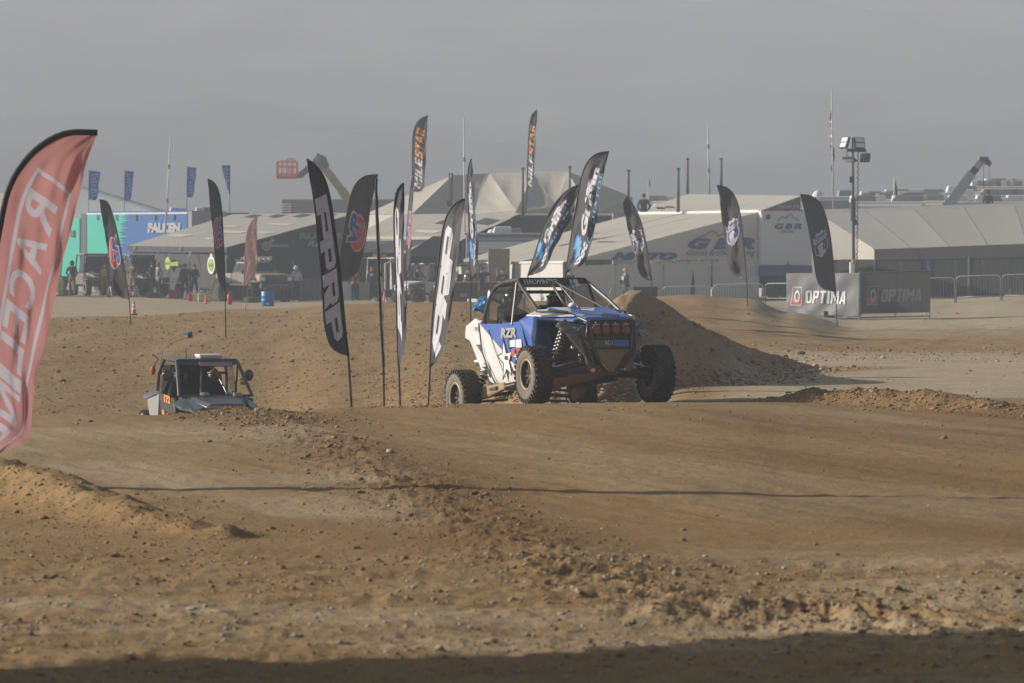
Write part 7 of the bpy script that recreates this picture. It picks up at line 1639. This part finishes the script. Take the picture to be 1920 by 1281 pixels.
def extinguisher():
    b = G(430.5, 240); rt = empty('fire_extinguisher', b, 'red fire extinguisher standing on the pale ground by the pickup', 'extinguisher'); mb = MB(); mb.lathe([(.001,0),(.10,0),(.11,.03),(.11,.40),(.07,.48),(.035,.50),(.035,.53),(.001,.53)], mat('red enamel', (.50,.04,.04), .3), 16, b); mb.build('cylinder', rt, b, smooth=40)
    mb = MB(); mb.box(b+Vector((.02,0,.56)), (.14,.03,.03), M_AC); mb.tube([b+Vector((.06,0,.54)), b+Vector((.15,0,.45)), b+Vector((.13,-.02,.2))], .012, M_RUB, 6); mb.build('valve', rt, b)
extinguisher()
def jug(label, u, Y, m, w_=.34, h=.46):
    b = G(u, Y); rt = empty('fuel_jug', b, label, 'fuel jug', 'fuel jugs in front of the awning'); mb = MB(); mb.box(b+Vector((0,0,h*.42)), (w_,.30,h*.84), m); mb.build('body', rt, b, bevel=.035)
    mb = MB(); mb.tube([b+Vector((-w_*.3,0,h*.84)), b+Vector((-w_*.2,0,h)), b+Vector((w_*.2,0,h)), b+Vector((w_*.25,0,h*.84))], .025, m, 6); mb.build('handle', rt, b, smooth=True); mb = MB(); mb.tube([b+Vector((w_*.38,0,h*.83)), b+Vector((w_*.38,0,h*.98))], .045, M_RUB, 8); mb.build('cap', rt, b)
M_JC = mat('cream jug plastic', (.60,.52,.33), .5, var=.08); M_JR = mat('red jug plastic', (.50,.05,.06), .5); M_JB = mat('blue grey jug', (.12,.16,.22), .5)
jug('red fuel jug at the end of the row', 357.5, 252, M_JR, .26, .44); jug('cream fuel jug next to the red one', 366, 252, M_JC, .36, .48)
jug('cream fuel jug behind the plain orange cone', 379, 251, M_JC, .40, .50); jug('yellowed cream fuel jug nearest the pickup wheel', 390, 251.5, mat('yellowed jug plastic', (.60,.48,.25), .5), .34, .46)
for k, u in enumerate((376, 382.5, 389)): jug(('slim blue grey jug above the cream jug', 'slim blue grey jug in the middle of the rear trio', 'slim dark blue jug by the pickup wheel')[k], u, 257.5, M_JB, .17, .62)
def chest(label, u, Y, m, dx, dz, nm='tool_chest', cat='tool chest'):
    b = G(u, Y); rt = empty(nm, b, label, cat); mb = MB(); mb.box(b+Vector((0,0,dz*.4)), (dx,.4,dz*.8), m); mb.build('body', rt, b, bevel=.02); mb = MB(); mb.box(b+Vector((0,0,dz*.9)), (dx+.03,.43,dz*.2), m); mb.build('lid', rt, b, bevel=.02)
    mb = MB()
    for s in (-.3, .3): mb.box(b+Vector((s*dx,-.215,dz*.78)), (.05,.03,.08), M_DSTEEL)
    mb.build('latch', rt, b)
chest('red tool chest under the folding table', 326.5, 264, mat('red chest plastic', (.42,.06,.05), .5), .50, .44)
chest('dark crate with an orange lid among the gear', 712, 259.5, M_BLKW, .62, .55); chest('black gear case behind the white lettered box', 738, 260, M_BODYK, 1.1, .60)
chest('small white box on the ground by the edge on PRP flag', 703, 257, M_AC, .20, .20, 'box', 'box'); chest('white lettered box at the foot of the orange cone', 729, 256.5, M_AC, .34, .22, 'box', 'box')
def tyre_flat(label, u, Y, r, h):
    b = G(u, Y); rt = empty('spare_tyre', b, label, 'tyre', 'spare tyres lying flat'); mb = MB(); mb.lathe([(r*.55,h*.1),(r*.7,0),(r*.95,.02),(r,h*.25),(r,h*.75),(r*.95,h-.02),(r*.7,h),(r*.55,h*.9)], M_RUB, 26, b); mb.build('tyre', rt, b, smooth=35); mb = MB(); mb.lathe([(.001,h*.6),(r*.54,h*.6),(r*.54,h*.9)], M_DSTEEL, 20, b); mb.build('rim', rt, b)
tyre_flat('big tyre lying flat at the feet of the person in the grey hooded top', 290, 261, .40, .26); tyre_flat('tyre lying flat under the front wheel of the pickup', 472, 256, .42, .26); tyre_flat('tyre lying flat near the lime green cone', 124, 269.5, .40, .30)
def table():
    b = G(318, 267); rt = empty('folding_table', b, 'folding table cluttered with tools near the red chest', 'table'); mb = MB(); mb.box(b+Vector((0,0,.74)), (1.3,.6,.04), M_AC); mb.build('table_top', rt, b)
    for x in (-.6,.6):
        for y in (-.25,.25): mb = MB(); mb.tube([b+Vector((x,y,0)), b+Vector((x*.95,y,.73))], .018, M_DSTEEL, 5); mb.build('leg', rt, b)
    for k, (x, m, d_) in enumerate(((-.45,M_CHR,(.18,.15,.20)),(-.1,M_DSTEEL,(.22,.18,.26)),(.22,M_CHR,(.16,.16,.22)),(.48,M_JB,(.14,.14,.24)))):
        q_ = b+Vector((x,-.05,.765)); r2 = empty('tool', q_, ('bright metal tin at the table end','dark machine part on the folding table','shiny metal canister on the folding table','blue grey bottle on the folding table')[k], 'tool', 'tools on the folding table'); mb = MB(); mb.lathe([(.001,0),(d_[0]*.5,0),(d_[0]*.5,d_[2]*.7),(d_[0]*.25,d_[2]*.85),(d_[0]*.25,d_[2]),(.001,d_[2])], m, 10, q_); mb.build('body', r2, q_)
table()
b = G(256, 265.5); rt = empty('water_bottle', b, 'pale blue water bottle on top of the gear behind the striped cone', 'bottle'); mb = MB(); mb.lathe([(.001,0),(.13,0),(.13,.36),(.05,.44),(.05,.50),(.001,.50)], mat('pale blue plastic', (.30,.48,.60), .3), 12, b); mb.build('body', rt, b, smooth=40); mb = MB(); mb.tube([b+Vector((0,0,.50)), b+Vector((0,0,.54))], .055, M_AC, 8); mb.build('cap', rt, b)
# low screens and a white barrier panel by the black gable
def screen(label, u0, u1, v0, Y, m, grp):
    a_, b_ = P(u0, v0, Y), P(u1, v0, Y+.3); rt = empty('screen_panel', drop(a_, gz(a_.x, a_.y)), label, 'screen', grp); o = rt.location; mb = MB(); n_ = 6; 
    for k in range(n_):
        s0, s1 = lerp(a_, b_, k/n_), lerp(a_, b_, (k+1)/n_); w0 = .03*(k % 2); w1 = .03*((k+1) % 2); mb.slab([s0+Vector((0,w0,-.04)), s1+Vector((0,w1,-.04)), drop(s1+Vector((0,w1,0)), gz(s1.x, s1.y)+.03), drop(s0+Vector((0,w0,0)), gz(s0.x, s0.y)+.03)], (0,.02,0), m)
    mb.build('sheet', rt, o); mb = MB(); mb.tube([drop(a_, o.z), a_, b_, drop(b_, gz(b_.x, b_.y))], .025, M_STEEL, 6); mb.build('frame', rt, o)
screen('grey blue screen panel behind the person in the white jacket', 563, 600, 525, 261.5, mat('grey blue sheet', (.12,.14,.17), .6), 'low screens by the black gable')
screen('white ribbed screen panel between the black PRP flag and the person in black', 638, 664, 527, 262, M_AC, 'low screens by the black gable')
screen('pale framed screen behind the person with a white chest print', 673, 694, 528, 263.5, mat('grey panel sheet', (.26,.27,.26), .6), 'low screens by the black gable')
b = G(722, 262); rt = empty('banner_stand', b, 'pale pole holding a small white and orange sign above the gear', 'sign'); mb = MB(); mb.tube([b, P(722.5, 494, 262), P(738, 490, 262)], .05, M_AC, 6); mb.build('pole', rt, b); mb = MB(); mb.slab([P(728, 494, 261.9), P(741, 492, 261.9), P(741, 487.5, 261.9), P(728, 489, 261.9)], (0,.04,0), M_AC); mb.slab([P(732, 493, 261.85), P(737, 492.3, 261.85), P(737, 488.5, 261.85), P(732, 489.2, 261.85)], (0,.02,0), M_ORNG); mb.build('sign_board', rt, b)
# unseen roof on legs, added to throw shade across the near ground
rt = empty('event_tent', Vector((-9.5,25,gz(-9.5,25))), 'flat grey roof added beside the camera, unseen, to shade the near ground', 'tent'); o = rt.location
q4 = [Vector((-14.6,29.8,0)), Vector((-7.4,32.8,0)), Vector((-4.6,26.6,0)), Vector((-12.0,21.8,0))]
mb = MB(); mb.hexa([drop(p, 3.78) for p in q4], [drop(lerp(p, lerp(q4[0], q4[2], .5), .04), 4.02+.06*math.sin(i*2)) for i, p in enumerate(q4)], M_GREYV); mb.build('roof_panel', rt, o)
for lx, ly in ((-12.4,24.2),(-6.0,27.6),(-12.6,27.4),(-7.0,28.9)):
    mb = MB(); mb.tube([(lx,ly,gz(lx,ly)-.05),(lx,ly,3.8)], .06, M_STEEL, 8); mb.build('shade_roof_leg', rt, o)
mb = MB()
for t, hh in ((.30,.10),(.37,.16),(.55,.05),(.80,.14),(.9,.2)): p = lerp(q4[0], q4[1], t); mb.ball(drop(p, 3.98), (.5,.4,hh+.1), M_GREYV, 8, 6)
mb.build('shade_edge_bump', rt, o)  # bumps added to roughen the edge of the cast shade
# ------------------------------------------------------------------ stones and clods
_rs = np.random.RandomState(11)
_Yr = [24.0]
while _Yr[-1] < 290: _Yr.append(_Yr[-1]*1.004)
_Yr = np.array(_Yr); _ug = np.linspace(-40, 1960, 400)
_Yg, _Ug = np.meshgrid(_Yr, _ug, indexing='ij'); _Zg = ground((_Ug-960)/F*_Yg, _Yg)
_Vg = np.minimum.accumulate(VH+(ZC-_Zg)/_Yg*F, axis=0)
def hit(u, v):
    c = np.clip(((u+40)/2000*399).astype(int), 0, 399); out = np.zeros(len(u)); vis = np.ones(len(u), bool)
    for k in range(len(u)):
        i = np.searchsorted(-_Vg[:, c[k]], -v[k]); i = min(i, len(_Yr)-1); out[k] = _Yr[i]
        if i > 0: a, b = _Vg[i-1, c[k]], _Vg[i, c[k]]; out[k] = _Yr[i-1]+(_Yr[i]-_Yr[i-1])*(a-v[k])/max(a-b, 1e-6) if a > b else _Yr[i]
    return out
N = 120000
u = _rs.uniform(-30, 1950, N); v = np.where(_rs.rand(N) < .55, _rs.uniform(585, 800, N), _rs.uniform(760, 1281, N))
Yh = hit(u, v); xh = (u-960)/F*Yh
def dens():
    d = np.zeros(N)+.016
    for pts, wd, s in ((WINDROW,.85,.95),(RIDGE,.8,1.0),(BERM,.8,.75),(HEAP,.8,1.0)):
        dd, _ = _poly_dist(xh, Yh, pts); d = np.maximum(d, s*np.exp(-(dd/wd)**2))
    dd, hh = _poly_dist(xh, Yh, MOUND); d = np.maximum(d, .9*np.exp(-((dd-.2)/.5)**2)); d = np.maximum(d, np.where(dd < hh/.72, .16, 0)); base = hh/.72; d = np.maximum(d, .9*np.exp(-((dd-base-.35)/.55)**2)*(Yh < 106))
    fg = (v > 1040); d = np.maximum(d, np.where(fg, .12+.75*np.clip(fbm(xh*.5, Yh*1.8, 3, 201)+.15, 0, 1), 0))
    bank = (Yh > 100)&(Yh < 172)&(u < 900); d = np.maximum(d, np.where(bank, .30+.5*np.clip(fbm(xh*.4, Yh*.2, 3, 203), 0, 1), 0))
    box = (u > 690)&(u < 860)&(v > 690)&(v < 765); d = np.where(box, .95, d)
    rb = (Yh > 108)&(Yh < 124)&(u > 1380); d = np.maximum(d, np.where(rb, .6, 0))
    bl = (u < 420)&(v > 930)&(v < 1060); d = np.maximum(d, np.where(bl, .55, 0))
    return d
keep = _rs.rand(N) < dens(); u, v, Yh, xh = u[keep], v[keep], Yh[keep], xh[keep]
px = np.exp(_rs.normal(.92, .58, len(u))); px *= np.where(v > 1040, 1.35, np.where(Yh > 100, .72, 1.0)); dm, hm_ = _poly_dist(xh, Yh, MOUND); px = np.where((np.abs(dm-hm_/.72-.35) < .6)&(Yh < 106), px*1.7, px); px = np.clip(px, 1.2, 17)
size = px*Yh/F; zh = ground(xh, Yh)
pale = (_rs.rand(len(u)) < np.where(v > 1040, .34, np.where((u > 1350)&(Yh > 80)&(Yh < 115), .5, .07)))
def clod_base(seed, sub):
    bm = bmesh.new(); bmesh.ops.create_icosphere(bm, subdivisions=sub, radius=.5); r = random.Random(seed)
    for q_ in bm.verts: q_.co *= r.uniform(.72, 1.15); q_.co.z *= .78
    return bm
def stone_mat(name, a, b_):
    m = mat(name, a, .95, var=.25, scale=14, bump=.5, dust=.35, dcol=b_); return m
M_STONE = stone_mat('pale stone', (.46,.40,.32), (.34,.26,.17)); M_CLOD = stone_mat('dirt clod', (.285,.177,.074), (.33,.215,.105)); M_CLODD = stone_mat('damp clod', (.185,.115,.056), (.22,.145,.078))
ico = clod_base(1, 1 if False else 1); icv = np.array([q_.co[:] for q_ in ico.verts]); icf = np.array([[q_.index for q_ in f.verts] for f in ico.faces]); ico.free()
big = np.where((px > 9.5)&(v > 700))[0]; big = big[np.argsort(-px[big])]
stones = [i for i in big if pale[i]][:140]; clods = [i for i in big if not pale[i]][:150]; single = set(stones)|set(clods)
def zone(i):
    for pts, wd, nm in ((RIDGE,1.3,'on the rough ridge past the buggy wheel'),(BERM,1.3,'on the berm under the red flag'),(WINDROW,1.5,'along the crumbly strip crossing the track'),(HEAP,1.3,'around the churned heap by the shade edge')):
        if _poly_dist(xh[i:i+1], Yh[i:i+1], pts)[0][0] < wd: return nm
    if Yh[i] < 31: return 'in or at the edge of the dark shade'
    if Yh[i] < 39: return 'on the open trampled ground before the track'
    return 'out on the smooth packed track'
def singles(ids, name, label, cat, grp, m):
    ms = []
    for s in range(6):
        bm = clod_base(30+s, 2); me = bpy.data.meshes.new(name); bm.to_mesh(me); bm.free(); me.materials.append(m); me.polygons.foreach_set('use_smooth', [s % 2 == 0]*len(me.polygons)); ms.append(me)
    for k, i in enumerate(ids):
        o = bpy.data.objects.new(name, ms[k % 6]); COL.objects.link(o); s = size[i]; o.scale = (s*_rs.uniform(.8,1.3), s*_rs.uniform(.8,1.2), s*_rs.uniform(.6,.95)); o.location = (xh[i], Yh[i], zh[i]+s*.12); o.rotation_euler = (_rs.uniform(-.4,.4), _rs.uniform(-.4,.4), _rs.uniform(0,6.3)); tag(o, label+zone(i), cat, grp)
singles(stones, 'stone', 'pale stone lying loose ', 'stone', 'pale stones on the dirt', M_STONE)
singles(clods, 'dirt_clod', 'brown clod of dirt lying ', 'dirt clod', 'loose clods of dirt', M_CLOD)
def merged(ids, name, label, m):
    n = len(ids); V = np.zeros((n, len(icv), 3)); nv = len(icv)
    for k, i in enumerate(ids):
        a = _rs.uniform(0, 6.28); c, s_ = math.cos(a), math.sin(a); q_ = icv*(size[i]*np.array([_rs.uniform(.7,1.4), _rs.uniform(.7,1.3), _rs.uniform(.6,1.05)])); V[k, :, 0] = q_[:, 0]*c-q_[:, 1]*s_+xh[i]; V[k, :, 1] = q_[:, 0]*s_+q_[:, 1]*c+Yh[i]; V[k, :, 2] = q_[:, 2]+zh[i]+size[i]*.12
    Fc = (icf[None]+(np.arange(n)*nv)[:, None, None]).reshape(-1, 3)
    me = bpy.data.meshes.new(name); me.vertices.add(n*nv); me.vertices.foreach_set('co', V.astype(np.float32).ravel()); me.loops.add(Fc.size); me.loops.foreach_set('vertex_index', Fc.astype(np.int32).ravel()); me.polygons.add(len(Fc)); me.polygons.foreach_set('loop_start', np.arange(0, Fc.size, 3, dtype=np.int32)); me.polygons.foreach_set('loop_total', np.full(len(Fc), 3, np.int32)); me.update(calc_edges=True); me.materials.append(m)
    o = bpy.data.objects.new(name, me); COL.objects.link(o); tag(o, label, None, None, 'stuff')
rest = [i for i in range(len(u)) if i not in single]
merged([i for i in rest if pale[i]], 'gravel', 'scattered small pale gravel', M_STONE)
br = [i for i in rest if not pale[i]]
merged(br[::3], 'damp_crumbs', 'scattered dark damp dirt crumbs', M_CLODD); merged(br[1::3]+br[2::3], 'dirt_crumbs', 'scattered brown dirt crumbs', M_CLOD)
